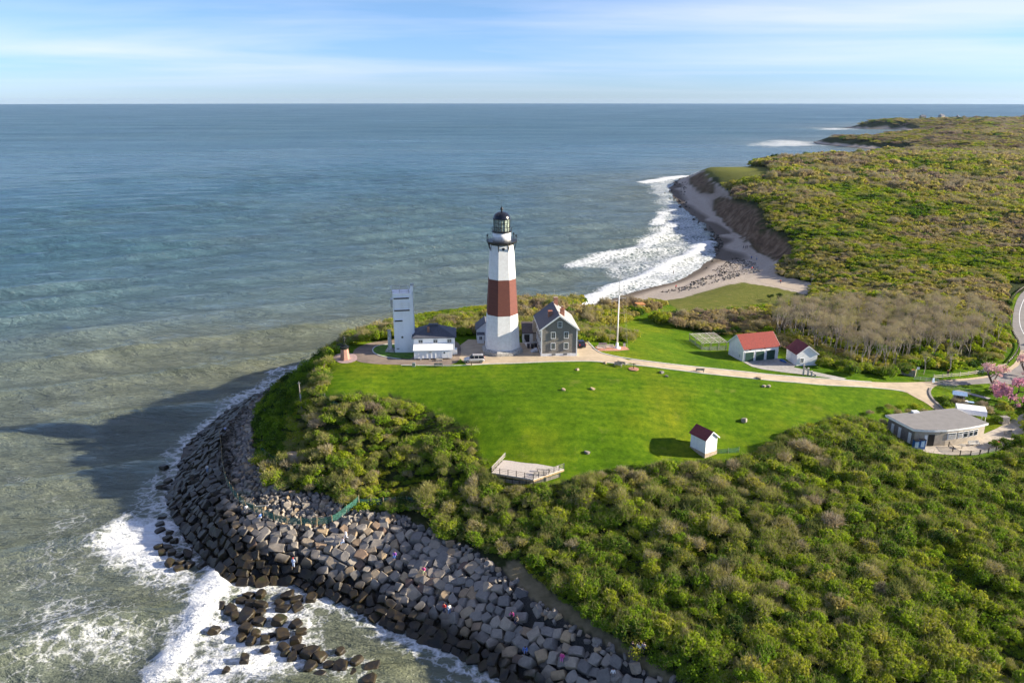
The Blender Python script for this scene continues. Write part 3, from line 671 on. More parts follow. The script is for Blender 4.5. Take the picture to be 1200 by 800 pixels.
# ------------------------------------------------------------------ roads, paths, kerbs, paved places
from mathutils.geometry import delaunay_2d_cdt
def chaikin(p, closed=True, it=2):
    p = [np.array(a, float) for a in p]
    for _ in range(it):
        q = []
        n = len(p)
        if not closed: q.append(p[0])
        for i in range(n if closed else n - 1):
            a, b = p[i], p[(i + 1) % n]
            q += [a * 0.75 + b * 0.25, a * 0.25 + b * 0.75]
        if not closed: q.append(p[-1])
        p = q
    return p
def drape(name, px, material, lift=0.05, step=0.7, smooth=2, label=None, world=False, kind='structure'):
    wp = [np.array(a, float)[:2] for a in px] if world else [on(*p)[:2] for p in px]
    if smooth: wp = chaikin(wp, True, smooth)
    wp = [p for i, p in enumerate(wp) if np.hypot(*(p - wp[i - 1])) > 0.02]
    b = np.array(wp); lo, hi = b.min(0), b.max(0)
    xs = np.arange(lo[0], hi[0], step); ys = np.arange(lo[1], hi[1], step)
    X, Y = np.meshgrid(xs, ys); X = X.ravel(); Y = Y.ravel()
    k = in_poly(X, Y, wp) & (dist_line(X, Y, wp, True) > step * 0.35)
    V = [Vector(p) for p in wp] + [Vector(p) for p in zip(X[k], Y[k])]
    E = [(i, (i + 1) % len(wp)) for i in range(len(wp))]
    vv, ee, ff, *_ = delaunay_2d_cdt(V, E, [], 1, 1e-4)
    v = np.array([tuple(a) for a in vv]); z = G(v[:, 0], v[:, 1]) + lift
    o = mesh_obj(name, np.column_stack([v, z]), [tuple(f) for f in ff], material, None, True)
    tag(o, label, kind=kind); return o
def kerb(name, px, width=0.28, h=0.14, material=None, world=False, lift=0.0, n_sm=2, label=None):
    wp = [np.array(a, float)[:2] for a in px] if world else [on(*p)[:2] for p in px]
    wp = chaikin(wp, False, n_sm)
    out = [wp[0]]
    for a in wp[1:]:
        L = np.hypot(*(a - out[-1])); n = int(L / 0.8)
        for k in range(1, n + 1): out.append(out[-1] + (a - out[-1]) / max(1, n - k + 1))
        if L > 0.1: out.append(a)
    p = np.array(out); t = np.gradient(p, axis=0); t /= np.linalg.norm(t, axis=1)[:, None] + 1e-9
    nn = np.column_stack([-t[:, 1], t[:, 0]]); V = []; F = []
    for i in range(len(p)):
        z = float(G(*p[i])) + lift
        for s_, zz in ((-1, -0.25), (-1, h), (1, h), (1, -0.25)):
            q = p[i] + nn[i] * s_ * width / 2; V.append((q[0], q[1], z + zz))
    for i in range(len(p) - 1):
        for k in range(4):
            a, b = i * 4 + k, i * 4 + (k + 1) % 4; F.append((a, b, b + 4, a + 4))
    n = len(p) - 1; F += [(3, 2, 1, 0), (n * 4, n * 4 + 1, n * 4 + 2, n * 4 + 3)]
    o = mesh_obj(name, V, F, material or M['kerb']); tag(o, label, kind='structure'); return o

drape('driveway', [(412,416),(416,409),(424,404.5),(434,401.5),(450,398.5),(466,397.5),(500,397.5),(540,397.5),(542,428),(500,427.5),(470,427.5),(447,427),(434,426),(418,424)], M['brown_paving'], 0.045, label='brown grey asphalt drive looping around the tower lawn')
drape('lawn_island', [(436,411),(439,406.5),(448,404.2),(462,403.6),(486,404),(486,420.5),(470,420.5),(450,418),(440,415)], None or mat('island_grass', (0.085, 0.185, 0.010), 0.95, var=0.25, scale=0.8, bump=0.5, bscale=8), 0.09, label='grass island inside the drive loop')
kerb('island_kerb', [(486,403.8),(462,403.4),(448,404),(439,406.4),(435.8,411),(440,415.2),(450,418.4),(470,421)], 0.25, 0.16)
drape('forecourt', [(540,397.5),(575,398.5),(640,404),(676,396.2),(686,397.8),(692,404),(700,412.3),(712,416.2),(735,420.5),(740,427.2),(715,425),(690,422.6),(655,423.2),(615,425),(575,426),(538,428.5)], M['tan_paving'], 0.05, smooth=1, label='tan gravel asphalt forecourt around the lighthouse')
up_ = [(735,420.5),(762,424),(800,428.5),(825,431),(875,436),(925,441),(950,443),(980,445),(1021,447.8),(1073,448)]
dn_ = [(1073,466),(1060,458.5),(1035,455),(1000,453),(950,450),(875,442.7),(825,438),(775,431.5),(740,427.2)]
drape('access_road', up_ + [(1086,447),(1101,446.5),(1103,450),(1093,454),(1090,460),(1093,468),(1104,478),(1112,487),(1098,482),(1085,472)] + dn_, M['tan_paving'], 0.055, smooth=1, label='tan access road from the gate to the lighthouse')
kerb('road_kerb', [(676,396),(686,397.6),(692,404),(700,412.2),(712,416),(735,420.3)] + up_[1:-1], 0.30, 0.16, label='pale kerb along the upper road edge')
kerb('road_kerb', [(470,427.9),(500,428),(538,428.7),(575,426.3),(615,425.3),(655,423.5),(690,423)] + [(715,425.3),(740,427.5)] + dn_[::-1][1:-1], 0.22, 0.10, label='pale kerb along the lower road edge')
kerb('road_kerb', [(1091,455),(1088.5,460),(1092,468),(1101,476),(1112,488)], 0.45, 0.30, M['wood_grey'], label='timber edging on the bend of the road')
drape('public_road', [(1101,447),(1145,444),(1172,438.5),(1186,431),(1193,422),(1197,410),(1190,398),(1186,386),(1187.4,364),(1193,347.5),(1203,338),(1245,326),(1252,338),(1226,350),(1217,364),(1215,380),(1218,396),(1224,412),(1222,430),(1240,440),(1240,455),(1200,452),(1170,449),(1130,451),(1101,452)], M['asphalt'], 0.05, smooth=1, label='grey asphalt public road curving past the grove')
kerb('road_line', [(1206,344),(1200,350),(1194.6,364),(1194.4,378),(1198,389),(1206,399)], 0.16, 0.062, M['white_trim'], label='white edge line painted on the curving road')
drape('road_shoulder', [(1101,445.6),(1145,442.6),(1172,437),(1186,429),(1193,420),(1196,410),(1201,411),(1199,422),(1191,431.2),(1174,439),(1146,444.6),(1101,447.4)], mat('sandy_shoulder', (0.46, 0.36, 0.24), 0.95), 0.075, smooth=1, label='sandy road shoulder')
drape('garage_yard', [(871,424.2),(911.7,419.9),(917,421),(932.7,428.2),(930,430.3),(947,434),(970,439),(992,443.5),(985,446),(970,442.6),(947,439.4),(923,436.8),(895,433),(881,429.6)], M['concrete'], 0.05, smooth=0, label='concrete yard in front of the garages')
drape('memorial_plaza', [(389.5,420),(391,416.5),(398,414.2),(411,413.8),(418,416),(419,419.5),(417,423.5),(406,426.3),(396,425.2)], M['pink_paving'], 0.06, label='pinkish round memorial plaza')
drape('flagpole_plaza', [(701.5,411.3),(697,406.2),(712,405.2),(733,405.8),(738,409.8),(725,411.2)], M['brick_paving'], 0.06, smooth=0, label='red brick plaza at the flagpole')
drape('beach_path', [(895,325),(915,327.5),(938,328),(951,332),(949,338),(940,342),(915,336),(888,331)], mat('sandy_path', (0.42, 0.34, 0.25), 0.95), 0.05, label='sandy path from the beach')
drape('pavilion_terrace', [(1060,527),(1076,529),(1112,533),(1145,533),(1172,525),(1190,513),(1200,507),(1215,505),(1215,480),(1196,486),(1184,493),(1168,502),(1154,508),(1090,520)], mat('terrace_concrete', (0.46, 0.40, 0.32), 0.85, var=0.12, scale=0.9), 0.05, smooth=0, label='pale concrete terrace around the flat roofed pavilion')
drape('footpath', [(1118,457.5),(1124,456.8),(1161,466.4),(1158,468.2)], M['concrete'], 0.05, smooth=0, label='concrete footpath across the small lawn')

# ------------------------------------------------------------------ buildings
def frame_of(pa, pb, z):
    """base corner and direction of a facade seen from pa to pb"""
    a = W(*pa, z); b = W(*pb, z); return a, math.atan2(b[1] - a[1], b[0] - a[0]), float(np.hypot(*(b - a)[:2]))

def window(parent, x, y, z, w, h, face='y', out=-1, frame=None, bars=(2, 3), pane=None, fw=0.12, name='window'):
    """a framed sash window on a wall; face: the axis the wall faces, out: its sign"""
    f = MB(); p = MB(); d = 0.10
    def bx(mb, u, zz, su, sz, off, th):
        if face == 'y': mb.box(x + u, y + out * (off + th / 2), z + zz, su, th, sz)
        else: mb.box(x + out * (off + th / 2), y + u, z + zz, th, su, sz)
    bx(f, 0, -fw, w + 2 * fw, fw, 0, d + .05); bx(f, 0, h, w + 2 * fw, fw, 0, d)
    bx(f, -(w + fw) / 2, 0, fw, h, 0, d); bx(f, (w + fw) / 2, 0, fw, h, 0, d)
    for i in range(1, bars[0]): bx(f, -w / 2 + w * i / bars[0], 0, 0.035, h, 0.02, 0.05)
    for i in range(1, bars[1]): bx(f, 0, h * i / bars[1] - 0.018, w - .001, 0.036, 0.022, 0.052)
    bx(p, 0, 0, w, h, 0, 0.03)
    o = f.build(name, frame or M['white_trim'], parent)
    p.build('pane', pane or M['glass'], o); return o

def gable_walls(mb, w, d, h, rise, axis='y'):
    """ridge along axis; body with gables as a closed solid"""
    if axis == 'y':
        prof = [(0, 0), (w, 0), (w, h), (w / 2, h + rise), (0, h)]
        v = [(x, 0, z) for x, z in prof] + [(x, d, z) for x, z in prof]
    else:
        prof = [(0, 0), (d, 0), (d, h), (d / 2, h + rise), (0, h)]
        v = [(0, y, z) for y, z in prof] + [(w, y, z) for y, z in prof]
    n = 5
    f = [(0, 1, 2, 3, 4), (9, 8, 7, 6, 5)] + [(i, i + 5, (i + 1) % 5 + 5, (i + 1) % 5) for i in range(5)]
    if axis == 'y': f = [tuple(reversed(q)) for q in f]; f = [tuple(reversed(q)) for q in f]
    mb.add(v, f)
def roof_slab(mb, w, d, h, rise, axis, side, ov=0.35, ovg=0.3, th=0.16):
    """one roof slope; side -1 low coordinate, +1 high coordinate"""
    span = w if axis == 'y' else d; L = d if axis == 'y' else w
    k = rise / (span / 2); e = -ov if side < 0 else span + ov
    ze = h - k * ov + 0.02; zr = h + rise + 0.02; r = span / 2 - side * 0.0
    pts = [(e, -ovg, ze), (r, -ovg, zr), (r, L + ovg, zr), (e, L + ovg, ze)]
    if axis == 'x': pts = [(b, a, c_) for a, b, c_ in pts]
    v = pts + [(a, b, c_ + th) for a, b, c_ in pts]
    mb.add(v, [(3, 2, 1, 0), (4, 5, 6, 7), (0, 1, 5, 4), (1, 2, 6, 5), (2, 3, 7, 6), (3, 0, 4, 7)])

# --- lighthouse
LH = np.array((-2.3, 174.0, 21.0)); LROT = R(22.5 - 90 + 8.5)
lh = empty('lighthouse', LH, 0, 'tall white octagonal lighthouse tower with a broad brown red band and black lantern', 'lighthouse')
def octr(z): return 4.30 - (4.30 - 2.78) * (z / 25.4)
def octa(name, z0, z1, m, extra=0.0, parent=lh, seg=1):
    mb = MB(); pr = [(octr(z0 + (z1 - z0) * i / seg) + extra, z0 + (z1 - z0) * i / seg) for i in range(seg + 1)]
    mb.lathe(pr, 8, 0, LROT); return mb.build(name, m, parent)
mbp = MB(); mbp.lathe([(4.95, -0.6), (4.95, 0.75), (4.42, 1.15)], 8, 0, LROT); mbp.build('plinth', M['stone_base'], lh)
octa('lower_tower', 0.9, 9.3, M['lh_brick']); octa('red_band', 9.3, 17.6, M['lh_red'], 0.012); octa('upper_tower', 17.6, 25.6, M['lh_brick'])
gm = MB(); gm.lathe([(2.75, 25.35), (3.42, 25.95), (3.50, 25.95), (3.50, 26.2), (2.0, 26.2)], 24, 0, LROT); gm.build('gallery_deck', M['black'], lh)
for k in range(8):
    a = LROT + 2 * math.pi * k / 8; b_ = MB(); ca, sa = math.cos(a), math.sin(a)
    b_.bar((2.80 * ca, 2.80 * sa, 24.0), (3.40 * ca, 3.40 * sa, 25.95), 0.14, 0.14); b_.bar((2.78 * ca, 2.78 * sa, 23.8), (2.72 * ca, 2.72 * sa, 25.9), 0.14, 0.14)
    b_.build('bracket', M['black'], lh)
rm = MB()
for k in range(12):
    a = 2 * math.pi * k / 12; rm.tube((3.42 * math.cos(a), 3.42 * math.sin(a), 26.2), (3.42 * math.cos(a), 3.42 * math.sin(a), 27.25), 0.022, n=5)
for zz in (26.7, 27.25):
    for k in range(24):
        a = 2 * math.pi * k / 24; b = 2 * math.pi * (k + 1) / 24
        rm.tube((3.42 * math.cos(a), 3.42 * math.sin(a), zz), (3.42 * math.cos(b), 3.42 * math.sin(b), zz), 0.016, n=5)
rm.build('gallery_railing', M['black'], lh)
for aa in (R(-8), R(186), R(35)):
    lm = MB(); x_, y_ = 3.25 * math.cos(aa), 3.25 * math.sin(aa)
    lm.tube((x_, y_, 26.2), (x_, y_, 27.7), 0.06); lm.box(x_, y_, 27.1, 0.3, 0.3, 0.45); lm.build('beacon_lamp', M['black'], lh)
wr = MB(); wr.lathe([(2.05, 26.18), (2.05, 28.05)], 32); wr.build('watch_room', M['white'], lh, True)
ct = MB(); ct.lathe([(2.05, 28.02), (2.28, 28.1), (2.28, 28.3), (1.9, 28.32)], 32); ct.build('lantern_gallery', M['black'], lh)
lg = MB(); lg.lathe([(1.78, 28.3), (1.78, 31.05)], 16); lg.build('lantern_glass', M['lantern_glass'], lh)
lens = MB(); lens.lathe([(0.01, 28.8), (0.6, 29.0), (0.9, 29.7), (0.6, 30.4), (0.01, 30.6)], 12)
lf = MB()
for k in range(16):
    a = 2 * math.pi * k / 16; lf.tube((1.82 * math.cos(a), 1.82 * math.sin(a), 28.3), (1.82 * math.cos(a), 1.82 * math.sin(a), 31.05), 0.055, n=5)
for zz in (28.34, 29.2, 30.1, 31.0):
    for k in range(16):
        a = 2 * math.pi * k / 16; b = 2 * math.pi * (k + 1) / 16
        lf.tube((1.82 * math.cos(a), 1.82 * math.sin(a), zz), (1.82 * math.cos(b), 1.82 * math.sin(b), zz), 0.05, n=5)
lf.build('lantern_frame', M['black'], lh)
lr = MB()
for zz in (28.75, 29.2):
    for k in range(20):
        a = 2 * math.pi * k / 20; b = 2 * math.pi * (k + 1) / 20
        lr.tube((2.24 * math.cos(a), 2.24 * math.sin(a), zz), (2.24 * math.cos(b), 2.24 * math.sin(b), zz), 0.022, n=4)
for k in range(20):
    a = 2 * math.pi * k / 20; lr.tube((2.24 * math.cos(a), 2.24 * math.sin(a), 28.25), (2.24 * math.cos(a), 2.24 * math.sin(a), 29.2), 0.02, n=4)
lr.build('lantern_railing', M['black'], lh)
dm = MB(); dm.lathe([(2.02, 31.0), (2.05, 31.12)] + [(1.98 * math.cos(t), 31.12 + 1.55 * math.sin(t)) for t in np.linspace(0.02, 1.45, 9)], 28); dm.build('dome', M['black_gloss'], lh, True)
fi_ = MB(); fi_.tube((0, 0, 32.6), (0, 0, 33.05), 0.2, 0.16, 10); fi_.sphere((0, 0, 33.25), 0.36); fi_.tube((0, 0, 33.5), (0, 0, 33.8), 0.16, 0.05); fi_.tube((0, 0, 33.7), (0, 0, 35.2), 0.025); fi_.build('finial', M['black'], lh, True)
aw = LROT + R(22.5) + math.pi / 4 * 0
for aa, zz in ((R(-90 + 8.5), 24.6),):
    pw_ = MB(); r_ = octr(zz) * math.cos(R(22.5)); pw_.tube((0.2 * math.cos(aa), 0.2 * math.sin(aa) , zz), ((r_ + 0.05) * math.cos(aa), (r_ + 0.05) * math.sin(aa), zz), 0.34, n=14); pw_.build('porthole', M['glass'], lh)

# --- fire control tower
tw = empty('observation_tower', (-27.25, 171.9, 21.0), R(9), 'slim white concrete observation tower with dark slits and a railed roof', 'tower')
b = MB(); b.add([(0.0,0,-1),(4.72,0,-1),(4.72,4.6,-1),(0.0,4.6,-1),(0.0,0,14.3),(4.15,0,14.3),(4.15,4.3,14.3),(0.0,4.3,14.3)], [(3,2,1,0),(4,5,6,7),(0,1,5,4),(1,2,6,5),(2,3,7,6),(3,0,4,7)]); b.build('wall', M['concrete_white'], tw)
b = MB(); b.add([(3.95,0.6,-1),(4.95,0.6,-1),(4.95,2.4,-1),(3.95,2.4,-1),(4.1,0.6,15.8),(4.7,0.6,15.8),(4.7,2.4,15.8),(4.1,2.4,15.8)], [(3,2,1,0),(4,5,6,7),(0,1,5,4),(1,2,6,5),(2,3,7,6),(3,0,4,7)]); b.build('stair_shaft', M['concrete_white'], tw)
for zz, x0, x1 in ((13.0, 0.15, 3.6), (10.15, 0.15, 3.65), (7.7, 0.2, 1.95)):
    s_ = MB(); s_.box((x0 + x1) / 2 + 0.1, -0.02, zz, x1 - x0, 0.12, 0.34); s_.build('slit_window', M['black'], tw)
    s_ = MB(); s_.box((x0 + x1) / 2 + 0.1, -0.06, zz + 0.34, x1 - x0 + 0.3, 0.2, 0.08); s_.build('slit_hood', M['concrete_white'], tw)
for xx in (0.25, 1.95, 3.6):
    s_ = MB(); s_.box(xx + 0.1, -0.1, 10.8, 0.16, 0.22, 1.5); s_.build('wall_rib', M['white_trim'], tw)
s_ = MB(); s_.box(-0.26, 1.2, 11.0, 0.45, 1.8, 1.9); s_.build('side_cabinet', M['metal'], tw)
s_ = MB(); s_.box(1.85, -0.03, 2.9 + 0.8, 0.4, 0.1, 0.4); s_.build('window', M['glass'], tw)
s_ = MB(); s_.box(0.75, -0.03, 1.1, 0.6, 0.1, 0.14); s_.build('vent', M['black'], tw)
s_ = MB(); s_.box(3.5, -0.05, 0, 1.05, 0.12, 1.9); s_.build('door', M['white_trim'], tw)
s_ = MB()
for z_ in (14.75, 15.25):
    for (x0, y0), (x1, y1) in (((-0.2, 0.1), (3.7, 0.1)), ((-0.2, 4.1), (3.7, 4.1)), ((-0.2, 0.1), (-0.2, 4.1)), ((3.7, 0.1), (3.7, 4.1))): s_.tube((x0, y0, z_), (x1, y1, z_), 0.055, n=5)
for x0, y0 in ((-0.2, 0.1), (1.7, 0.1), (3.7, 0.1), (-0.2, 2.1), (3.7, 4.1), (1.7, 4.1), (-0.2, 4.1)): s_.tube((x0, y0, 14.3), (x0, y0, 15.3), 0.06, n=5)
s_.build('roof_railing', M['metal'], tw)
s_ = MB(); s_.box(4.55, 1.2, 15.8, 0.9, 0.5, 0.45); s_.tube((4.8, 1.2, 14.9), (4.8, 1.2, 15.8), 0.05); s_.build('floodlight', M['metal'], tw)
s_ = MB(); s_.tube((4.86, 0.62, 0), (4.62, 0.62, 14.5), 0.06); s_.build('downpipe', M['metal'], tw)

# --- fog signal building and the shed in front of it
fg = empty('low_white_building', (-22.6, 170.2, 21.0), R(4), 'low white building with a dark hipped roof beside the tower', 'building')
b = MB(); b.box(4.7, 3.5, -0.4, 9.4, 7.0, 4.75); b.build('wall', M['concrete_white'], fg)
b = MB(); b.add([(-0.4,-0.4,4.42),(9.8,-0.4,4.42),(9.8,7.4,4.42),(-0.4,7.4,4.42),(3.4,3.2,6.4),(5.6,3.2,6.4),(5.6,3.8,6.4),(3.4,3.8,6.4),(-0.4,-0.4,4.24),(9.8,-0.4,4.24),(9.8,7.4,4.24),(-0.4,7.4,4.24)],
             [(0,1,5,4),(1,2,6,5),(2,3,7,6),(3,0,4,7),(4,5,6,7),(1,0,8,9),(2,1,9,10),(3,2,10,11),(0,3,11,8),(8,11,10,9)]); rf = b.build('roof', M['slate'], fg)
b = MB(); b.box(4.5, 3.5, 6.28, 2.2, 1.2, 0.35); b.build('ridge_vent', M['slate'], rf)
b = MB(); b.box(3.4, 1.4, 4.6, 0.55, 0.55, 1.9); b.build('chimney', M['red_brick'], rf)
b = MB(); b.box(9.6, 1.0, 0, 0.7, 1.6, 1.2); b.tube((9.9, 0.2, 0), (9.9, 0.2, 1.5), 0.05); b.build('side_step', M['white_trim'], fg)
for xx in (1.6, 5.0, 8.2): window(fg, xx, 0, 3.1, 0.9, 0.7, bars=(2, 2))
cnt = empty('white_shed', (-22.3, 167.1, 21.0), R(4), 'long white metal sided shed on blocks in front of the low building', 'shed')
b = MB(); b.box(4.4, 1.4, 0.35, 8.6, 2.8, 2.0); b.build('wall', M['white'], cnt)
b = MB(); b.add([(-0.1,-0.15,2.2),(8.9,-0.15,2.2),(8.9,2.9,2.75),(-0.1,2.9,2.75),(-0.1,-0.15,2.34),(8.9,-0.15,2.34),(8.9,2.9,2.9),(-0.1,2.9,2.9)], [(3,2,1,0),(4,5,6,7),(0,1,5,4),(1,2,6,5),(2,3,7,6),(3,0,4,7)]); b.build('roof', M['white_trim'], cnt)
b = MB()
for k in range(1, 9): b.box(0.1 + k * 0.96, -0.02, 0.36, 0.05, 0.05, 1.84)
b.build('wall_rib', M['white_trim'], cnt)
b = MB(); b.box(6.95, -0.03, 0.4, 1.1, 0.1, 1.75); dd = b.build('door', M['white_trim'], cnt); b = MB(); b.box(6.95, -0.07, 1.45, 0.32, 0.06, 0.4); b.build('pane', M['glass'], dd)
b = MB(); b.box(3.8, -0.2, 1.85, 0.7, 0.3, 0.25); b.build('wall_lamp', M['metal'], cnt)
for xx in (1.6, 3.6, 5.6, 8.3):
    b = MB(); b.box(xx, 0.2, -0.1, 0.4, 0.5, 0.45); b.build('block', M['stone_base'], cnt)
b = MB(); b.box(5.75, -0.75, -0.05, 1.5, 0.9, 0.4); b.bar((5.1, -1.2, 0.2), (5.6, -0.5, 0.9), 0.08, 0.08); b.build('entry_step', M['wood_grey'], cnt)

# --- small white oil house left of the lighthouse
oh = empty('small_white_house', (-8.6, 181.5, 21.0), R(4), 'small white cottage with a dark gable roof half hidden behind the lighthouse', 'house')
b = MB(); gable_walls(b, 4.2, 5.5, 3.0, 1.7, 'y'); b.build('wall', M['white'], oh)
for sd in (-1, 1):
    b = MB(); roof_slab(b, 4.2, 5.5, 3.0, 1.7, 'y', sd, 0.3, 0.25, 0.14); b.build('roof_slope', M['slate'], oh)
window(oh, 0.95, 0, 1.1, 0.8, 1.0)
b = MB(); b.box(0.9, -1.0, 0, 1.6, 2.0, 2.2); pr = b.build('porch', M['white'], oh); b = MB(); b.box(0.9, -1.0, 2.2, 1.9, 2.2, 0.12); b.build('porch_roof', M['slate'], pr); window(oh, 0.9, -2.0, 1.0, 0.7, 0.8)

# --- keeper's house
ka, kr, kl = frame_of((634, 417.6), (676, 416.6), 21.0)
kh = empty('grey_shingled_house', ka, kr, 'two storey grey shingled keepers house with white framed windows and brick chimneys', 'house')
KW, KD, KH_, KRISE = 8.3, 12.5, 6.5, 3.1
b = MB(); gable_walls(b, KW, KD, KH_, KRISE, 'y'); b.build('wall', M['grey_shingle'], kh)
b = MB(); b.box(KW / 2, KD / 2, -0.5, KW + 0.12, KD + 0.12, 1.15); b.build('foundation', M['white'], kh)
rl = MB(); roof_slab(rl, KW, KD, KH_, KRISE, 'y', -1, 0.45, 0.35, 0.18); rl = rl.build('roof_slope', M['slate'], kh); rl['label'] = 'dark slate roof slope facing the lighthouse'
rr_ = MB(); roof_slab(rr_, KW, KD, KH_, KRISE, 'y', 1, 0.45, 0.35, 0.18); rr_ = rr_.build('roof_slope', M['pale_lit_shingle'], kh); rr_['label'] = 'roof slope coloured pale as if sunlit'  # same roof as the left slope; its sunlight is put into paler shingles
for sd in (-1, 1):
    b = MB(); x0 = -0.45 if sd < 0 else KW + 0.45
    k_ = KRISE / (KW / 2)
    b.bar((x0, -0.37, KH_ - k_ * 0.45 + 0.05), (KW / 2, -0.37, KH_ + KRISE + 0.05), 0.06, 0.30); b.build('barge_board', M['white_trim'], kh)
    b = MB(); b.box(x0 + sd * 0.03, KD / 2, KH_ - k_ * 0.45 - 0.1, 0.07, KD + 0.6, 0.22); b.build('eaves_gutter', M['white_trim'], kh)
    b = MB(); b.box(0.08 if sd < 0 else KW - 0.08, -0.03, 0.66, 0.26, 0.09, KH_ - 0.85); b.build('corner_board', M['white_trim'], kh)
for xx in (2.75, 5.75):
    for zz in (1.75, 4.35): window(kh, xx, 0, zz, 0.85, 1.35)
window(kh, 4.25, 0, 6.95, 0.8, 1.2)
for yy in (1.5, 4.0, 6.5, 9.0, 11.3):
    for zz in (1.75, 4.35): window(kh, 0, yy, zz, 0.85, 1.35, 'x', -1)
for yy in (2.5, 6.0, 9.5): window(kh, KW, yy, 4.3, 0.85, 1.35, 'x', 1)
for xx in (2.9, 5.6):
    b = MB(); b.box(xx, -0.08, 0.3, 0.9, 0.12, 0.3); b.build('cellar_window', M['glass'], kh)
for cx_, cy_, z0, h_ in ((2.5, 4.2, 8.1, 1.5), (5.15, 3.0, 8.6, 1.7), (4.7, 11.3, 8.8, 2.2)):
    b = MB(); b.box(cx_, cy_, z0 - 0.9, 0.95, 0.95, h_ + 0.9); b.box(cx_, cy_, z0 + h_, 1.08, 1.08, 0.14)
    if cx_ > 5: b.box(cx_, cy_, z0 + h_ + 0.14, 0.5, 0.5, 0.7)
    b.build('chimney', M['red_brick'], kh)
b = MB(); b.tube((4.4, 12, 9.8), (4.4, 12, 13.0), 0.03); b.build('antenna', M['metal'], kh)
b = MB(); b.box(-0.45, 10.5, 0.65, 0.9, 1.3, 5.0); b.build('side_bay', M['tan_wall'], kh)

# --- linking passage with door, next to the tower
ca_, cr_, _l = frame_of((607.5, 404.0), (623, 404.0), 21.0)
pg = empty('passage_building', (2.6, 179.6, 21.0), R(2), 'low white passage with a dark roof between lighthouse and house', 'building')
b = MB(); b.box(2.6, 2.0, -0.3, 5.2, 4.0, 3.0); b.build('wall', M['white'], pg)
b = MB(); b.add([(-0.2,-0.35,2.62),(5.4,-0.35,2.62),(5.4,4.2,4.2),(-0.2,4.2,4.2),(-0.2,-0.35,2.8),(5.4,-0.35,2.8),(5.4,4.2,4.38),(-0.2,4.2,4.38)], [(3,2,1,0),(4,5,6,7),(0,1,5,4),(1,2,6,5),(2,3,7,6),(3,0,4,7)]); b.build('roof', mat('brown_grey_roof', (0.085, 0.07, 0.068), 0.8, var=0.2), pg)
b = MB(); b.box(1.0, -0.03, 0.1, 1.3, 0.12, 2.2); b.build('doorway', M['black'], pg)
window(pg, 3.5, 0, 0.95, 0.8, 1.3)
b = MB()
for xx in (0.4, 1.7): b.bar((xx, -0.2, 1.2), (xx + 0.4, -3.0, 0.8), 0.07, 0.07); b.box(xx, -0.3, 0, 0.1, 0.1, 1.2); b.box(xx + 0.4, -3.0, 0, 0.1, 0.1, 0.85)
b.add([(0.4,-0.2,0),(1.7,-0.2,0),(2.1,-3.0,0),(0.8,-3.0,0),(0.4,-0.2,0.45),(1.7,-0.2,0.45),(2.1,-3.0,0.06),(0.8,-3.0,0.06)], [(3,2,1,0),(4,5,6,7),(0,1,5,4),(1,2,6,5),(2,3,7,6),(3,0,4,7)]); b.build('entry_ramp', M['white_trim'], pg)
cb = empty('cellar_hatch', (4.6, 172.2, 21.0), R(15), 'sloping white cellar hatch against the side of the shingled house', 'hatch')
b = MB(); b.add([(0,0,0),(1.5,0,0),(1.5,1.6,0),(0,1.6,0),(0,0,0.15),(1.5,0,0.85),(1.5,1.6,0.85),(0,1.6,0.15)], [(3,2,1,0),(4,5,6,7),(0,1,5,4),(1,2,6,5),(2,3,7,6),(3,0,4,7)]); b.build('cover', M['metal'], cb); b = MB(); b.bar((0.05, 0.8, 0.2), (1.45, 0.8, 0.87), 0.06, 0.06); b.build('seam', M['white_trim'], cb)
for xx, yy in ((3.9, 175.8), (4.8, 175.5), (5.6, 176.0)):
    o = empty('wheeled_bin', (xx, yy, 21.05), rng.uniform(-.3, .3), 'dark wheeled bin in the shaded corner between passage and house', 'bin', 'dark bins by the passage')
    b = MB(); b.add([(-.26,-.3,.08),(.26,-.3,.08),(.26,.3,.08),(-.26,.3,.08),(-.32,-.38,1.05),(.32,-.38,1.05),(.32,.38,1.05),(-.32,.38,1.05)], [(3,2,1,0),(4,5,6,7),(0,1,5,4),(1,2,6,5),(2,3,7,6),(3,0,4,7)]); b.build('body', mat('dark_plastic', (0.02, 0.025, 0.04), 0.5), o)
    b = MB(); b.box(0, 0, 1.05, 0.68, 0.8, 0.07); b.build('lid', M['black'], o)

# --- red roofed garage
ga, gr_, gl = frame_of((870.3, 424.2), (911.2, 419.9), 15.05)
gr = empty('garage', ga, gr_, 'long white garage with bright red roof and three green doors', 'garage')
GW, GD, GH, GRI = gl, 6.6, 3.5, 2.6
b = MB(); gable_walls(b, GW, GD, GH, GRI, 'x'); b.build('wall', M['white'], gr)
for sd in (-1, 1):
    b = MB(); roof_slab(b, GW, GD, GH, GRI, 'x', sd, 0.35, 0.25, 0.16); b.build('roof_slope', M['red_roof'], gr)
for sd in (-0.27, GW + 0.27):
    b = MB(); k_ = GRI / (GD / 2); b.bar((sd, -0.35, GH - k_ * .35), (sd, GD / 2, GH + GRI), 0.05, 0.24); b.bar((sd, GD + 0.35, GH - k_ * .35), (sd, GD / 2, GH + GRI), 0.05, 0.24); b.build('barge_board', M['white_trim'], gr)
for i, xx in enumerate((1.75, 4.75, 7.85)):
    fm_ = MB(); fm_.box(xx, -0.04, 0, 2.65, 0.1, 2.62); f_ = fm_.build('door_frame', M['white_trim'], gr)
    b = MB(); b.box(xx, -0.1, 0.02, 2.35, 0.1, 2.42)
    for kk in range(1, 4): b.box(xx, -0.115, 0.02 + kk * 0.6, 2.3, 0.1, 0.03)
    b.build('garage_door', M['green_door'], f_)
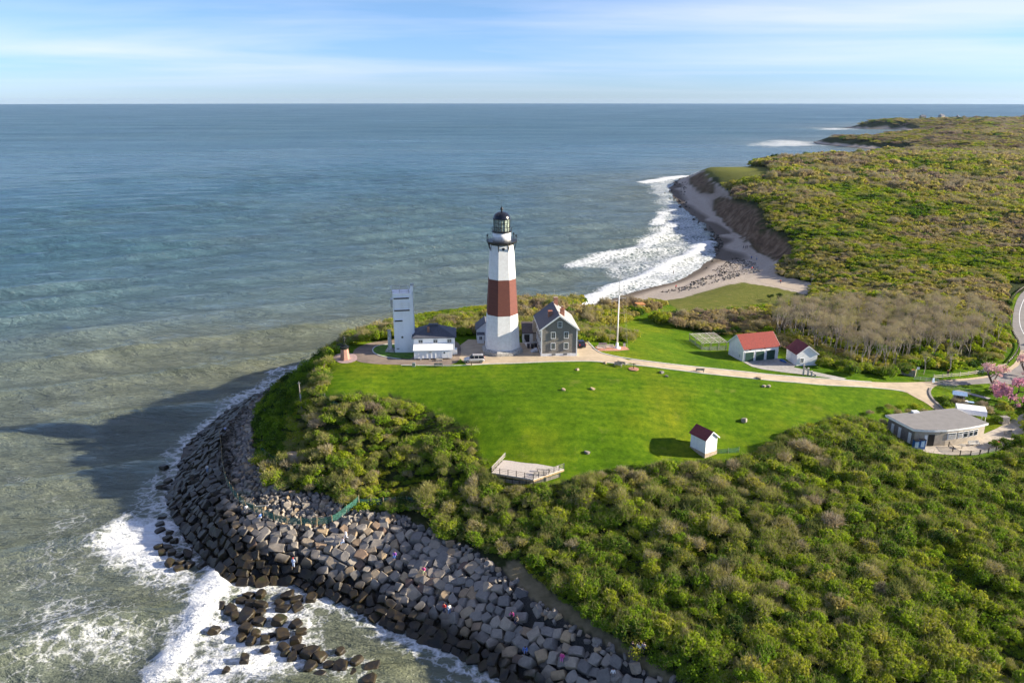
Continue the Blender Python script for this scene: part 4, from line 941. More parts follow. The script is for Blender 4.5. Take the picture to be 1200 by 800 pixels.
b = MB(); b.box(0, 2.6, 0.9, 0.12, 0.9, 1.2); b.box(-0.03, 2.6, 1.0, 0.1, 0.6, 0.08); b.build('side_hatch', M['white_trim'], gr)
b = MB(); b.box(-0.01, 1.5, 0.9, 0.1, 0.35, 0.6); b.build('meter_box', M['metal'], gr)
for xx in (1.8, 5.9): b = MB(); b.box(xx, -0.15, 3.0, 0.4, 0.3, 0.18); b.build('wall_lamp', M['black'], gr)

# --- second shed, maroon roof
pa = W(933, 428.8, 15.05); s2r = R(7)
s2 = empty('gabled_shed', pa, s2r, 'white gabled shed with a deep maroon roof in dappled shade', 'shed')
SW_, SD_, SH_, SRI = 5.2, 5.6, 3.05, 2.0
b = MB(); gable_walls(b, SW_, SD_, SH_, SRI, 'y'); b.build('wall', M['white'], s2)
for sd in (-1, 1):
    b = MB(); roof_slab(b, SW_, SD_, SH_, SRI, 'y', sd, 0.3, 0.22, 0.14); b.build('roof_slope', M['maroon_roof'], s2)
    b = MB(); k_ = SRI / (SW_ / 2); b.bar((-0.3 if sd < 0 else SW_ + .3, -0.24, SH_ - k_ * .3), (SW_ / 2, -0.24, SH_ + SRI), 0.05, 0.2); b.build('barge_board', M['white_trim'], s2)
window(s2, 1.3, 0, 0.9, 0.8, 1.0, pane=M['glass'])
b = MB(); b.box(-0.03, 2.0, 0.05, 0.1, 1.0, 2.0); b.build('door', M['white_trim'], s2)
b = MB(); b.box(-0.03, 4.0, 0.05, 0.1, 1.9, 2.2); b.build('double_door', M['white_trim'], s2)
bt = empty('blue_tarp_bundle', W(917.5, 423.6, 15.1), R(110), 'low blue tarp bundle against the wall of the maroon roofed shed', 'tarp')
b = MB(); b.lathe([(0.01, 0), (0.55, 0.02), (0.6, 0.25), (0.3, 0.5), (0.01, 0.55)], 9); o = b.build('tarp', M['blue_vending'], bt); o.scale = (2.2, 0.7, 1)

# --- lattice enclosure left of the garage
tr = empty('garden_pergola', W(822, 411.5, 15.0), R(9), 'pale lattice pergola over a fenced garden left of the garage', 'pergola')
TW_, TD_, TH_ = 6.8, 8.5, 2.1
for x in np.linspace(0, TW_, 4):
    for y in (0, TD_ / 2, TD_):
        b = MB(); b.box(x, y, -0.5, 0.12, 0.12, TH_ + 0.5); b.build('post', M['wood_grey'], tr)
b = MB()
for y in (0, TD_ / 2, TD_): b.bar((-0.2, y, TH_ + .06), (TW_ + 0.2, y, TH_ + .06), 0.1, 0.12)
for x in np.linspace(0, TW_, 4): b.bar((x, -0.2, TH_ + .17), (x, TD_ + 0.2, TH_ + .17), 0.1, 0.1)
b.build('rail', mat('pale_lattice', (0.55, 0.52, 0.45), 0.8), tr)
b = MB()
for k in range(-8, 9):
    x0 = k * 0.95; x1 = x0 + TD_
    a0 = max(x0, 0); a1 = min(x1, TW_)
    if a1 - a0 > 0.3: b.bar((a0, a0 - x0, TH_ + .26), (a1, a1 - x0, TH_ + .26), 0.06, 0.05)
b.build('lattice', MATS['pale_lattice'], tr)
b = MB(); b.box(TW_ / 2, 0.0, 0.0, TW_, 0.03, 1.2); b.box(0.0, TD_ / 2, 0.0, 0.03, TD_, 1.2); b.build('mesh_panel', M['chainlink'], tr)

# --- tiny white shed with red roof on stone
za_ = 12.9
a = W(808.5, 524, za_); b2 = W(826, 534.5, za_ - 0.4); c2 = W(838.5, 529.5, za_ - 0.2)
rz_s = math.atan2(c2[1] - b2[1], c2[0] - b2[0])
sh = empty('small_red_roofed_shed', (b2[0], b2[1], 12.3), rz_s, 'tiny white shed with maroon roof on a stone footing by the thicket', 'shed')
w_, d_, h_, ri = 3.0, 4.0, 3.7, 1.25
b = MB(); gable_walls(b, w_, d_, h_, ri, 'y'); b.build('wall', M['white'], sh)
b = MB(); b.box(w_ / 2, d_ / 2, -1.0, w_ + 0.14, d_ + 0.14, 1.75); b.build('footing', mat('tan_stone_footing', (0.42, 0.34, 0.26), 0.9, var=0.2, scale=4), sh)
for sd in (-1, 1):
    b = MB(); roof_slab(b, w_, d_, h_, ri, 'y', sd, 0.3, 0.28, 0.12); b.build('roof_slope', M['maroon_roof'], sh)
    b = MB(); k_ = ri / (w_ / 2); b.bar((-0.3 if sd < 0 else w_ + .3, -0.3, h_ - k_ * .3), (w_ / 2, -0.3, h_ + ri), 0.05, 0.2); b.build('barge_board', M['white_trim'], sh)

# --- flat roofed pavilion
pz = 10.55
P1 = W(1072, 523.5, pz)                       # near corner under the eaves
pav_r = R(6)
pv = empty('flat_roofed_pavilion', P1, pav_r, 'grey flat roofed pavilion with curved white fascia and a terrace', 'building')
def loc(px, py, z):
    q = W(px, py, z) - P1; c_, s_ = math.cos(-pav_r), math.sin(-pav_r); return (q[0] * c_ - q[1] * s_, q[0] * s_ + q[1] * c_)
RZ = 3.25
roof_pts = [loc(1037, 487.5, pz + RZ), loc(1070, 504.5, pz + RZ)]
roof_pts += [loc(x, y, pz + RZ) for x, y in ((1083, 505.4), (1096, 505.6), (1110, 505.2), (1124, 503.8), (1138, 501.8), (1150, 499.4), (1158.3, 497.3))]
roof_pts += [loc(1118.5, 479.5, pz + RZ)]
cen = np.mean(roof_pts, axis=0)
wall_pts = [tuple(cen + (np.array(p) - cen) * 0.93) for p in roof_pts]
wm = MB(); wm.prism(wall_pts, -0.4, RZ - 0.02); wm.build('wall', M['tan_wall'], pv)
b = MB(); b.prism([tuple(cen + (np.array(p) - cen) * 0.99) for p in roof_pts], RZ + 0.30, RZ + 0.37); rfp = b.build('roof', M['roof_grey'], pv)
b = MB(); b.prism(roof_pts, RZ - 0.1, RZ + 0.31); b.build('fascia', M['white_trim'], pv)
q = loc(1072, 485, pz + RZ); b = MB(); b.box(q[0], q[1], RZ + 0.36, 1.3, 1.0, 0.35); b.build('roof_hatch', M['white_trim'], rfp)
q = loc(1090, 478, pz + RZ)
# windows along the curved front
def along(p, q, t): return (p[0] + (q[0] - p[0]) * t, p[1] + (q[1] - p[1]) * t)
def wall_panel(name, p, q, t0, t1, z0, z1, m, off=0.05, parent=pv, th=0.08):
    a_, b_ = along(p, q, t0), along(p, q, t1); d = np.array(b_) - np.array(a_); L = np.hypot(*d); d /= L; nn = np.array((d[1], -d[0]))
    mid = (np.array(a_) + np.array(b_)) / 2 + nn * off
    mb = MB(); mb.box(mid[0], mid[1], z0, L, th, z1 - z0, 0, math.atan2(d[1], d[0])); return mb.build(name, m, parent)
for i, (k, t0, t1) in enumerate(((4, .1, .9), (5, .06, .48), (5, .54, .96), (6, .06, .48), (6, .54, .96))):
    f_ = wall_panel('window', wall_pts[k], wall_pts[k + 1], t0, t1, 1.35, 2.75, M['white_trim'])
    wall_panel('pane', wall_pts[k], wall_pts[k + 1], t0 + .05, t1 - .05, 1.47, 2.3, M['glass'] if i > 1 else M['metal'], 0.1, f_)
    wall_panel('transom_pane', wall_pts[k], wall_pts[k + 1], t0 + .05, t1 - .05, 2.4, 2.65, M['glass'], 0.1, f_)
wall_panel('side_cladding', wall_pts[0], wall_pts[1], 0.0, 1.0, -0.2, 2.9, M['brown_wall'], 0.02, pv, 0.06)
for t in (.15, .42, .8): wall_panel('door', wall_pts[0], wall_pts[1], t, t + .1, 0.05, 2.3, M['white_trim'], 0.09)
wall_panel('entrance', wall_pts[2], wall_pts[3], 0.35, 0.95, 0.05, 2.5, M['black'], 0.06)
wall_panel('door', wall_pts[2], wall_pts[3], -0.02, 0.25, 0.05, 2.4, M['white_trim'], 0.08)
for i, px in enumerate((1072.5, 1079.5)):
    q = W(px, 526.5 - i, pz); o = empty('vending_machine', (q[0], q[1], pz + 0.05), R(2), ('blue vending machine at the pavilion corner under the eaves', 'blue vending machine next to the pavilion entrance door')[i], 'vending machine', 'vending machines at the pavilion')
    b = MB(); b.box(0, 0, 0, 1.05, 0.85, 1.95); b.build('body', M['blue_vending'], o); b = MB(); b.box(-.12, -0.44, 0.55, 0.7, 0.05, 1.25); b.build('front_panel', M['blue_light'], o); b = MB(); b.box(0, -0.05, 1.95, 1.1, 0.9, 0.12); b.build('top_cap', M['black'], o)
# white canopy behind
q0 = W(1135, 496.0, pz)
cn = empty('white_canopy', (float(q0[0]), float(q0[1]), pz), R(-22), 'white canvas canopy on posts behind the pavilion roof', 'canopy')
b = MB(); b.add([(-2.8,-1.9,2.7),(2.8,-1.9,2.7),(2.8,1.9,3.0),(-2.8,1.9,3.0),(-2.8,-1.3,3.6),(2.8,-1.3,3.6),(2.8,1.7,3.7),(-2.8,1.7,3.7)], [(3,2,1,0),(4,5,6,7),(0,1,5,4),(1,2,6,5),(2,3,7,6),(3,0,4,7)]); b.build('cover', M['canvas'], cn)
for x_, y_ in ((-2.6, -1.7), (2.6, -1.7), (2.6, 1.7), (-2.6, 1.7)):
    b = MB(); b.tube((x_, y_, 0), (x_, y_, 2.85), 0.06); b.build('post', M['white_trim'], cn)

# --- stone hut by the knoll
q = on(749.5, 366.5)
ht = empty('stone_hut', (q[0], q[1], q[2] - 0.2), R(14), 'small square stone sentry hut with a rusty cap on the far lawn', 'hut')
b = MB(); b.box(0, 0, 0, 2.3, 2.3, 3.0); b.build('wall', M['stone_base'], ht)
b = MB(); b.box(0, 0, 3.0, 2.7, 2.7, 0.3); b.build('roof_cap', M['orange_roof'], ht)
b = MB(); b.box(1.13, 0.0, 0.2, 0.1, 1.1, 2.2); b.build('doorway', M['black'], ht)
b = MB(); b.box(0.5, -1.13, 0.2, 0.5, 0.1, 2.4); b.build('buttress', M['orange_roof'], ht)

# --- far houses on the skyline
for i, (px, py, s_, lb) in enumerate(((1079.5, 138.2, 1.0, 'far grey house on the skyline, first from the sea cliff'), (1103, 137.6, 1.1, 'far pale house on the skyline between two dark ones'), (1123, 137.8, 0.8, 'far low dark roofed house on the skyline right of the pale house'), (1131, 137.6, 0.6, 'far small outbuilding on the skyline, last of the row'))):
    q = on(px, py + 1.5)
    fh = empty('distant_house', (q[0], q[1], q[2] - 1), R(10 + 20 * i), lb, 'house', 'far houses on the skyline')
    w_, d_, h_, ri = 22 * s_, 14 * s_, 8 * s_ + 3, 6 * s_
    b = MB(); gable_walls(b, w_, d_, h_, ri, 'x'); b.build('wall', M['pale_lit_shingle'] if i == 1 else M['brown_wall'], fh)
    for sd in (-1, 1):
        b = MB(); roof_slab(b, w_, d_, h_, ri, 'x', sd, 0.6, 0.5, 0.4); b.build('roof_slope', M['slate'], fh)
    b = MB(); b.box(w_ * 0.3, d_ * 0.5, h_ + ri - 1, 1.8, 1.8, 4); b.build('chimney', M['brown_wall'], fh)
    for xx in (0.25, 0.5, 0.75):
        b = MB(); b.box(w_ * xx, -0.1, h_ * 0.4, 2, 0.3, 2.4); b.build('window', M['glass'], fh)
# ------------------------------------------------------------------ foliage
def leaf_material(name, stops, transl=0.42):
    k = NT(name)
    t_ = k.n('ShaderNodeAttribute', attribute_name='tint', attribute_type='INSTANCER').outputs['Fac']
    lv = k.n('ShaderNodeAttribute', attribute_name='lv').outputs['Fac']
    rd = k.n('ShaderNodeObjectInfo').outputs['Random']
    f = k.math('ADD', t_, k.math('MULTIPLY', k.math('SUBTRACT', rd, 0.5), 0.16))
    f = k.math('ADD', f, k.math('MULTIPLY', k.math('SUBTRACT', lv, 0.5), 0.22), True)
    c_ = k.ramp(f, stops)
    br = k.map(lv, 0, 1, 0.82, 1.42)
    c_ = k.n('ShaderNodeVectorMath', {0: c_, 'Scale': br}, operation='SCALE').outputs[0]
    d = k.n('ShaderNodeBsdfDiffuse', {'Color': c_, 'Roughness': 0.8}); tr = k.n('ShaderNodeBsdfTranslucent', {'Color': c_})
    mx = k.n('ShaderNodeMixShader', {0: transl, 1: d.outputs[0], 2: tr.outputs[0]})
    k.n('ShaderNodeOutputMaterial', {0: mx.outputs[0]}); return k.m
LEAF = leaf_material('scrub_leaves', [(0.0, (0.045, 0.090, 0.020)), (0.18, (0.165, 0.275, 0.020)), (0.38, (0.30, 0.37, 0.022)), (0.55, (0.38, 0.35, 0.055)), (0.75, (0.38, 0.31, 0.13)), (1.0, (0.27, 0.20, 0.14))])
TWIG = leaf_material('scrub_twigs', [(0.0, (0.20, 0.22, 0.06)), (0.4, (0.32, 0.30, 0.11)), (0.7, (0.37, 0.32, 0.20)), (1.0, (0.32, 0.27, 0.19))], 0.25)
PINK = leaf_material('pink_blossom', [(0.0, (0.62, 0.30, 0.38)), (0.5, (0.66, 0.40, 0.42)), (1.0, (0.62, 0.45, 0.40))], 0.3)
BARK = mat('grey_bark', (0.37, 0.32, 0.26), 0.9, var=0.2, scale=3)
BARK_D = mat('dark_bark', (0.10, 0.075, 0.055), 0.9, var=0.2, scale=3)

def leaf_cloud(r, n, clumps, size, aspect=1.0, tilt=0.45, shell=0.75):
    """n leaf quads around clump spheres [(x, y, z, radius)]"""
    C = np.array(clumps); wts = C[:, 3] ** 2; wts = wts / wts.sum()
    k = r.choice(len(C), n, p=wts)
    d = r.normal(size=(n, 3)); d[:, 2] = np.abs(d[:, 2]) * 1.0 - 0.35 * (r.random(n) < 0.5); d /= np.linalg.norm(d, axis=1)[:, None]
    rr = C[k, 3] * (shell + (1 - shell) * r.random(n) ** 0.6) * r.uniform(0.85, 1.12, n)
    p = C[k, :3] + d * rr[:, None]
    p[:, 2] = np.maximum(p[:, 2], 0.03)
    nm = d + tilt * r.normal(size=(n, 3)); nm /= np.linalg.norm(nm, axis=1)[:, None]
    t = np.cross(nm, r.normal(size=(n, 3))); t /= np.linalg.norm(t, axis=1)[:, None] + 1e-9
    b = np.cross(nm, t)
    s = size * r.uniform(0.6, 1.35, n)[:, None]
    q = np.stack([p - t * s * .5 * aspect, p + b * s * .42, p + t * s * .5 * aspect, p - b * s * .42], 1).reshape(-1, 3)
    lv_c = r.random(len(C)); lv = np.clip(0.40 * lv_c[k] + 0.60 * r.random(n), 0, 1)
    f = np.arange(n * 4).reshape(-1, 4)
    return q, f, np.repeat(lv, 4)

def twig_cloud(r, n, clumps, length, width):
    C = np.array(clumps); wts = C[:, 3] ** 2; wts = wts / wts.sum(); k = r.choice(len(C), n, p=wts)
    d = r.normal(size=(n, 3)); d[:, 2] = np.abs(d[:, 2]); d /= np.linalg.norm(d, axis=1)[:, None]
    p = C[k, :3] + d * (C[k, 3] * r.uniform(0.55, 1.0, n))[:, None]
    ax = d + 0.5 * r.normal(size=(n, 3)) + np.array((0, 0, 0.5)); ax /= np.linalg.norm(ax, axis=1)[:, None]
    t = np.cross(ax, r.normal(size=(n, 3))); t /= np.linalg.norm(t, axis=1)[:, None] + 1e-9
    L = length * r.uniform(0.6, 1.4, n)[:, None]; w_ = width * r.uniform(0.7, 1.3, n)[:, None]
    q = np.stack([p - t * w_, p + t * w_, p + ax * L + t * w_ * .3, p + ax * L - t * w_ * .3], 1).reshape(-1, 3)
    lv = np.repeat(np.clip(0.5 * r.random(len(C))[k] + 0.5 * r.random(n), 0, 1), 4)
    return q, np.arange(n * 4).reshape(-1, 4), lv

def dome_clumps(r, nc, R_, H_):
    """clumps filling a dome of radius R_ and height H_"""
    out = []
    for _ in range(nc):
        a = r.random() * 2 * math.pi; q = math.sqrt(r.random()) * 0.80
        z = H_ * (0.28 + 0.42 * math.sqrt(max(0, 1 - q * q)) * r.uniform(0.6, 1.15))
        cr = R_ * r.uniform(0.22, 0.44)
        out.append((R_ * q * math.cos(a), R_ * q * math.sin(a), z, cr))
    return out

def shrub_mesh(name, r, kind):
    if kind == 'leafy':    cl = dome_clumps(r, 17, 1.0, 1.0); parts = [(leaf_cloud(r, 950, cl, 0.165), 0), (twig_cloud(r, 110, cl, 0.45, 0.014), 1)]
    elif kind == 'twiggy':
        cl = dome_clumps(r, 9, 1.0, 1.15); parts = [(twig_cloud(r, 560, cl, 0.30, 0.017), 1), (leaf_cloud(r, 420, cl, 0.12), 0)]
    elif kind == 'low':    parts = [(leaf_cloud(r, 420, dome_clumps(r, 14, 1.15, 0.55), 0.16), 0)]
    else:                  parts = [(leaf_cloud(r, 420, dome_clumps(r, 12, 1.0, 0.95), 0.25), 0)]
    V, F, L, MI = [], [], [], []; b = 0
    for (q, f, lv), mi in parts:
        V.append(q); F.append(f + b); L.append(lv); MI.append(np.full(len(f), mi)); b += len(q)
    me = np_mesh(name, np.concatenate(V), np.concatenate(F), LEAF, False, {'lv': ('FLOAT', np.concatenate(L))})
    me.materials.append(TWIG); me.polygons.foreach_set('material_index', np.concatenate(MI).astype(np.int32))
    return me
SHRUBS = []
for kind, cnt_ in (('leafy', 4), ('twiggy', 3), ('low', 3), ('far', 4)):
    SHRUBS += [(kind, shrub_mesh(kind + '_shrub', rng, kind)) for _ in range(cnt_)]
KIDX = {k: [i for i, s in enumerate(SHRUBS) if s[0] == k] for k in ('leafy', 'twiggy', 'low', 'far')}

def scatter_stuff(name, label, pts, rot, scl, idx, tint, protos):
    """one object that carries many copies of the given meshes on its points"""
    me = bpy.data.meshes.new(name); n = len(pts)
    me.vertices.add(n); me.vertices.foreach_set('co', np.asarray(pts, np.float32).ravel())
    for nm, typ, arr, key in (('rot', 'FLOAT_VECTOR', rot, 'vector'), ('scl', 'FLOAT_VECTOR', scl, 'vector'), ('idx', 'INT', idx, 'value'), ('tint', 'FLOAT', tint, 'value')):
        a = me.attributes.new(nm, typ, 'POINT'); a.data.foreach_set(key, np.asarray(arr, np.int32 if typ == 'INT' else np.float32).ravel())
    o = bpy.data.objects.new(name, me); COL.objects.link(o); tag(o, label, None, None, 'stuff')
    ng = bpy.data.node_groups.new(name + '_copies', 'GeometryNodeTree')
    ng.interface.new_socket('Geometry', in_out='INPUT', socket_type='NodeSocketGeometry'); ng.interface.new_socket('Geometry', in_out='OUTPUT', socket_type='NodeSocketGeometry')
    N = ng.nodes; Lk = ng.links; gi = N.new('NodeGroupInput'); go = N.new('NodeGroupOutput'); jn = N.new('GeometryNodeJoinGeometry')
    def at(nm, ty):
        q = N.new('GeometryNodeInputNamedAttribute'); q.data_type = ty; q.inputs['Name'].default_value = nm; return q
    ar, as_, ai = at('rot', 'FLOAT_VECTOR'), at('scl', 'FLOAT_VECTOR'), at('idx', 'INT')
    e2r = N.new('FunctionNodeEulerToRotation'); Lk.new(ar.outputs['Attribute'], e2r.inputs[0])
    for k, pm in enumerate(protos):
        po = bpy.data.objects.new(pm.name, pm)
        oi = N.new('GeometryNodeObjectInfo'); oi.inputs['Object'].default_value = po; oi.inputs['As Instance'].default_value = True
        cm = N.new('FunctionNodeCompare'); cm.data_type = 'INT'; cm.operation = 'EQUAL'
        ia = [s for s in cm.inputs if s.type == 'INT']; Lk.new(ai.outputs['Attribute'], ia[0]); ia[1].default_value = k
        ip = N.new('GeometryNodeInstanceOnPoints'); Lk.new(gi.outputs[0], ip.inputs['Points']); Lk.new(cm.outputs[0], ip.inputs['Selection'])
        Lk.new(oi.outputs['Geometry'], ip.inputs['Instance']); Lk.new(e2r.outputs[0], ip.inputs['Rotation']); Lk.new(as_.outputs['Attribute'], ip.inputs['Scale'])
        Lk.new(ip.outputs[0], jn.inputs[0])
    Lk.new(jn.outputs[0], go.inputs[0])
    md = o.modifiers.new('copies', 'NODES'); md.node_group = ng
    return o

# ---- where shrubs stand: spacing grows with distance
def ring_points(d0, d1, a0, a1, k, smin):
    P = []; d = d0
    while d < d1:
        s = max(smin, k * d); n = int((a1 - a0) * d / s)
        a = a0 + (np.arange(n) + rng.uniform(-.48, .48, n)) * (a1 - a0) / max(n, 1); q = d + rng.uniform(-.48, .48, n) * s
        P.append(np.column_stack([q * np.sin(a), q * np.cos(a), np.full(n, s)])); d += s
    return np.concatenate(P)
pts = np.concatenate([ring_points(66, 205, R(-30), R(60), 0.0, 1.75), ring_points(205, 2900, R(0), R(50), 0.0060, 2.0)])
px_x, px_y, px_s = pts[:, 0], pts[:, 1], pts[:, 2]
pz_ = G(px_x, px_y)
land_in = in_poly(px_x, px_y, land_poly); dcp = dist_line(px_x, px_y, coast)
dist = np.hypot(px_x, px_y)
sfac = np.where(dist < 205, rng.uniform(0.65, 1.45, len(pts)) * 1.45, px_s * rng.uniform(0.65, 1.15, len(pts)))
bign = fbm(px_x / 55, px_y / 55, 3); midn = fbm(px_x / 13 + 50, px_y / 13, 3); tn = fbm(px_x / 34 + 9, px_y / 34 + 80, 4)
clus = vnoise(px_x / 11 + 3, px_y / 11 + 5); cell = vnoise(np.floor(px_x / 8 + 2 * vnoise(px_x / 9, px_y / 9)) * 7.31, np.floor(px_y / 10 + 2 * vnoise(px_x / 9 + 40, px_y / 9)) * 5.17)
hfac = rng.uniform(0.85, 1.35, len(pts)) * np.where(dist > 205, (0.55 + 1.1 * clus) * (0.55 + 0.9 * bign), 0.8 + 0.4 * clus)
hz = sfac * hfac * 1.05
u, v = PX(px_x, px_y, pz_ + hz * 0.75)
u0, v0 = PX(px_x, px_y, pz_)
s1_, s2_, s3_ = in_poly(u, v, SCRUB1), in_poly(u, v, SCRUB2), in_poly(u, v, SCRUB3)
gx1 = (G(px_x + 1, px_y) - G(px_x - 1, px_y)) / 2; gy1 = (G(px_x, px_y + 1) - G(px_x, px_y - 1)) / 2
slp = np.hypot(gx1, gy1)
keep = land_in & (dcp > 3) & (pz_ > 1.5) & (s1_ | s2_ | s3_ | ((u > 1205) & (dist < 330)) | ((v > 802) & (dist < 110) & (px_x > 12)))
keep &= ~((dist > 285) & (slp > 0.42)) & ~in_poly(u0, v0, SAND) & ~in_poly(u0, v0, OPEN2) & ~in_poly(u0, v0, OPEN3) & ~in_poly(u, v, OPEN3)
keep &= ~((dist > 900) & (dcp < 26 + 20 * rng.random(len(pts))))
keep &= ~in_poly(u0, v0, BUFF) & ~in_poly(u0, v0, ARMOR) & ~in_poly(u0, v0, RIPRAP)
keep &= ~((u > 1180) & (u < 1236) & (v > 325) & (v < 470))               # the road leaves the frame here
GROVE_FLOOR = [(905,404),(930,403),(960,412),(985,426),(1010,433),(1055,436),(1062,427),(1130,424),(1165,416),(1170,390),(1060,385),(985,382),(905,386)]
keep &= ~(in_poly(u0, v0, GROVE_FLOOR) & (rng.random(len(pts)) < 0.72))
# open ground on the promontory: the shaded sea slope and a grassy hollow
HOLLOW = [(432,592),(470,594),(500,588),(520,566),(500,548),(470,552),(446,566)]
SEASLOPE = [(300,480),(300,530),(320,556),(338,540),(340,500),(352,466),(372,440),(395,402),(345,434)]
thin = rng.random(len(pts))
keep &= ~(in_poly(u0, v0, HOLLOW) & (thin < 0.8))
seas = in_poly(u0, v0, SEASLOPE)
keep &= ~(s1_ & (dist < 205) & (midn < 0.36) & (thin < 0.55))
kind_i = np.zeros(len(pts), int); tint = np.zeros(len(pts))
rk_ = rng.random(len(pts))
promont = s1_ & (u < 575) & (v < 600)
for i in np.nonzero(keep)[0]:
    if dist[i] < 205:
        tw_p = (0.42 if promont[i] else 0.04 + 0.32 * sstep(0.50, 0.68, tn[i]) + (0.25 if u[i] < 700 and dist[i] < 140 else 0))
        if s2_[i]: tw_p = 0.35
        if seas[i]: kind_i[i] = rng.choice(KIDX['low']); tint[i] = rng.uniform(0.02, 0.2); continue
        if rk_[i] < tw_p: kind_i[i] = rng.choice(KIDX['twiggy']); tint[i] = np.clip(rng.normal(0.40, 0.22), 0.05, 1)
        elif rk_[i] > 0.88: kind_i[i] = rng.choice(KIDX['low']); tint[i] = rng.uniform(0.2, 0.5)
        else: kind_i[i] = rng.choice(KIDX['leafy']); tint[i] = np.clip(rng.normal(0.30 + 0.14 * (bign[i] - .5) * 2, 0.11), 0.05, 0.62)
    else:
        kind_i[i] = rng.choice(KIDX['far'] if rk_[i] < 0.75 else KIDX['leafy'] if rk_[i] < 0.88 else KIDX['twiggy'])
        base = 0.58 + 1.0 * (bign[i] - 0.5) + 0.6 * (midn[i] - 0.5) + 0.45 * (cell[i] - 0.5) + 0.12 * sstep(500, 1600, dist[i])
        tint[i] = np.clip(rng.normal(base, 0.08), 0.0, 1.0)
        if rng.random() < 0.07: tint[i] = 0.05
bigf = np.where((dist > 600) & (rng.random(len(pts)) < 0.18), 1.5, 1.0)
hfar = np.where(dist > 205, 0.85 + 0.1 * sstep(500, 1200, dist), 1.0)
heath = (dist > 1150) & (dcp < 190)
low_h = sstep(250, 330, dist) * sstep(620, 480, dist) * 0.22 + 0.55 * heath          # the cropped heath on top of the bluff
S3 = np.column_stack([sfac * bigf * rng.uniform(.8, 1.3, len(pts)), sfac * bigf * rng.uniform(.8, 1.2, len(pts)), np.minimum(sfac * hfac * bigf * hfar, rng.uniform(4.2, 7.5, len(pts))) * (1 - low_h)])
R3 = np.column_stack([rng.normal(0, .14, len(pts)), rng.normal(0, .14, len(pts)), rng.uniform(0, 6.28, len(pts))])
P3 = np.column_stack([px_x, px_y, pz_ - 0.08])

# the shrubs that show largest are things of their own, the rest is one mass
inframe = keep & (u > 2) & (u < 1198) & (v > 2) & (v < 798) & (dist < 205) & ~seas
size_px = np.where(inframe, sfac / np.sqrt(dist ** 2 + (CAM_H - pz_) ** 2), -1)
order = np.argsort(-size_px)[:300]
indiv = np.zeros(len(pts), bool); indiv[order] = True; indiv &= inframe
def shrub_label(i):
    k = SHRUBS[kind_i[i]][0]
    where = ('on the promontory above the boulder wall' if promont[i] else 'at the seaward edge of the thicket by the rocks' if u[i] < 760 and v[i] > 600 else
             'in the thicket below the deck' if u[i] < 800 and v[i] < 640 else 'in the near lower thicket' if v[i] > 700 and u[i] < 1000 else
             'in the bottom right of the thicket' if v[i] > 640 and u[i] >= 1000 else 'in the middle of the thicket below the shed' if u[i] < 1000 else 'in the thicket below the pavilion')
    if k == 'twiggy': look = 'grey brown twiggy shrub' if tint[i] > 0.55 else 'olive grey half bare shrub'
    elif k == 'low': look = 'low spreading green shrub'
    else: look = 'yellow green leafy shrub' if tint[i] > 0.27 else 'deep green leafy shrub'
    return look + ' ' + where
for i in np.nonzero(indiv)[0]:
    o = bpy.data.objects.new('shrub', SHRUBS[kind_i[i]][1]); COL.objects.link(o)
    o.location = P3[i]; o.rotation_euler = R3[i]; o.scale = S3[i]; o['tint'] = float(tint[i])
    lb = shrub_label(i); tag(o, lb, 'shrub', 'shrubs: ' + lb)
rest = keep & ~indiv
scatter_stuff('scrub_vegetation', 'dense green and brown coastal scrub covering the slopes and far land', P3[rest], R3[rest], S3[rest], kind_i[rest], tint[rest], [s[1] for s in SHRUBS])
# a green ground layer between the shrubs
gp = np.concatenate([ring_points(66, 230, R(-30), R(46), 0.0, 1.15)])
gz_ = G(gp[:, 0], gp[:, 1]); gu, gv = PX(gp[:, 0], gp[:, 1], gz_ + 0.2)
gk = in_poly(gp[:, 0], gp[:, 1], land_poly) & (gz_ > 2) & (in_poly(gu, gv, SCRUB1) | in_poly(gu, gv, SCRUB2) | in_poly(gu, gv, SCRUB3)) & ~in_poly(gu, gv, BUFF) & ~in_poly(gu, gv, ARMOR) & ~in_poly(gu, gv, RIPRAP) & ~in_poly(gu, gv, SAND)
gk &= rng.random(len(gp)) < 0.85
gp = gp[gk]; gz_ = gz_[gk]; n_ = len(gp); sc_ = rng.uniform(0.45, 0.9, n_)
gt = np.clip(0.12 + 0.55 * fbm(gp[:, 0] / 9, gp[:, 1] / 9, 3) + rng.normal(0, .1, n_) - 0.1, 0.02, 0.85)
scatter_stuff('undergrowth', 'low green undergrowth between the shrubs', np.column_stack([gp[:, :2], gz_ - 0.03]), np.column_stack([np.zeros((n_, 2)), rng.uniform(0, 6.28, n_)]),
              np.column_stack([sc_, sc_, sc_ * rng.uniform(.5, 1.0, n_)]), rng.integers(0, 3, n_), gt, [SHRUBS[k][1] for k in KIDX['low']])

# ---- trees
def grow(mb, r, p, d, L, rad, depth, tips, spread=0.55, up=0.25):
    p = Vector(p); d = Vector(d).normalized()
    q = p + d * L
    mb.tube(p, q, rad, rad * 0.62, 5 if depth > 1 else 4)
    if depth == 0: tips.append((q, d)); return
    for k in range(2 if r.random() < 0.45 else 3):
        nd = d + Vector(r.normal(size=3)) * spread + Vector((0, 0, up))
        grow(mb, r, q if k else p + d * L * r.uniform(0.75, 1.0), nd, L * r.uniform(0.62, 0.85), rad * 0.6, depth - 1, tips, spread, up)

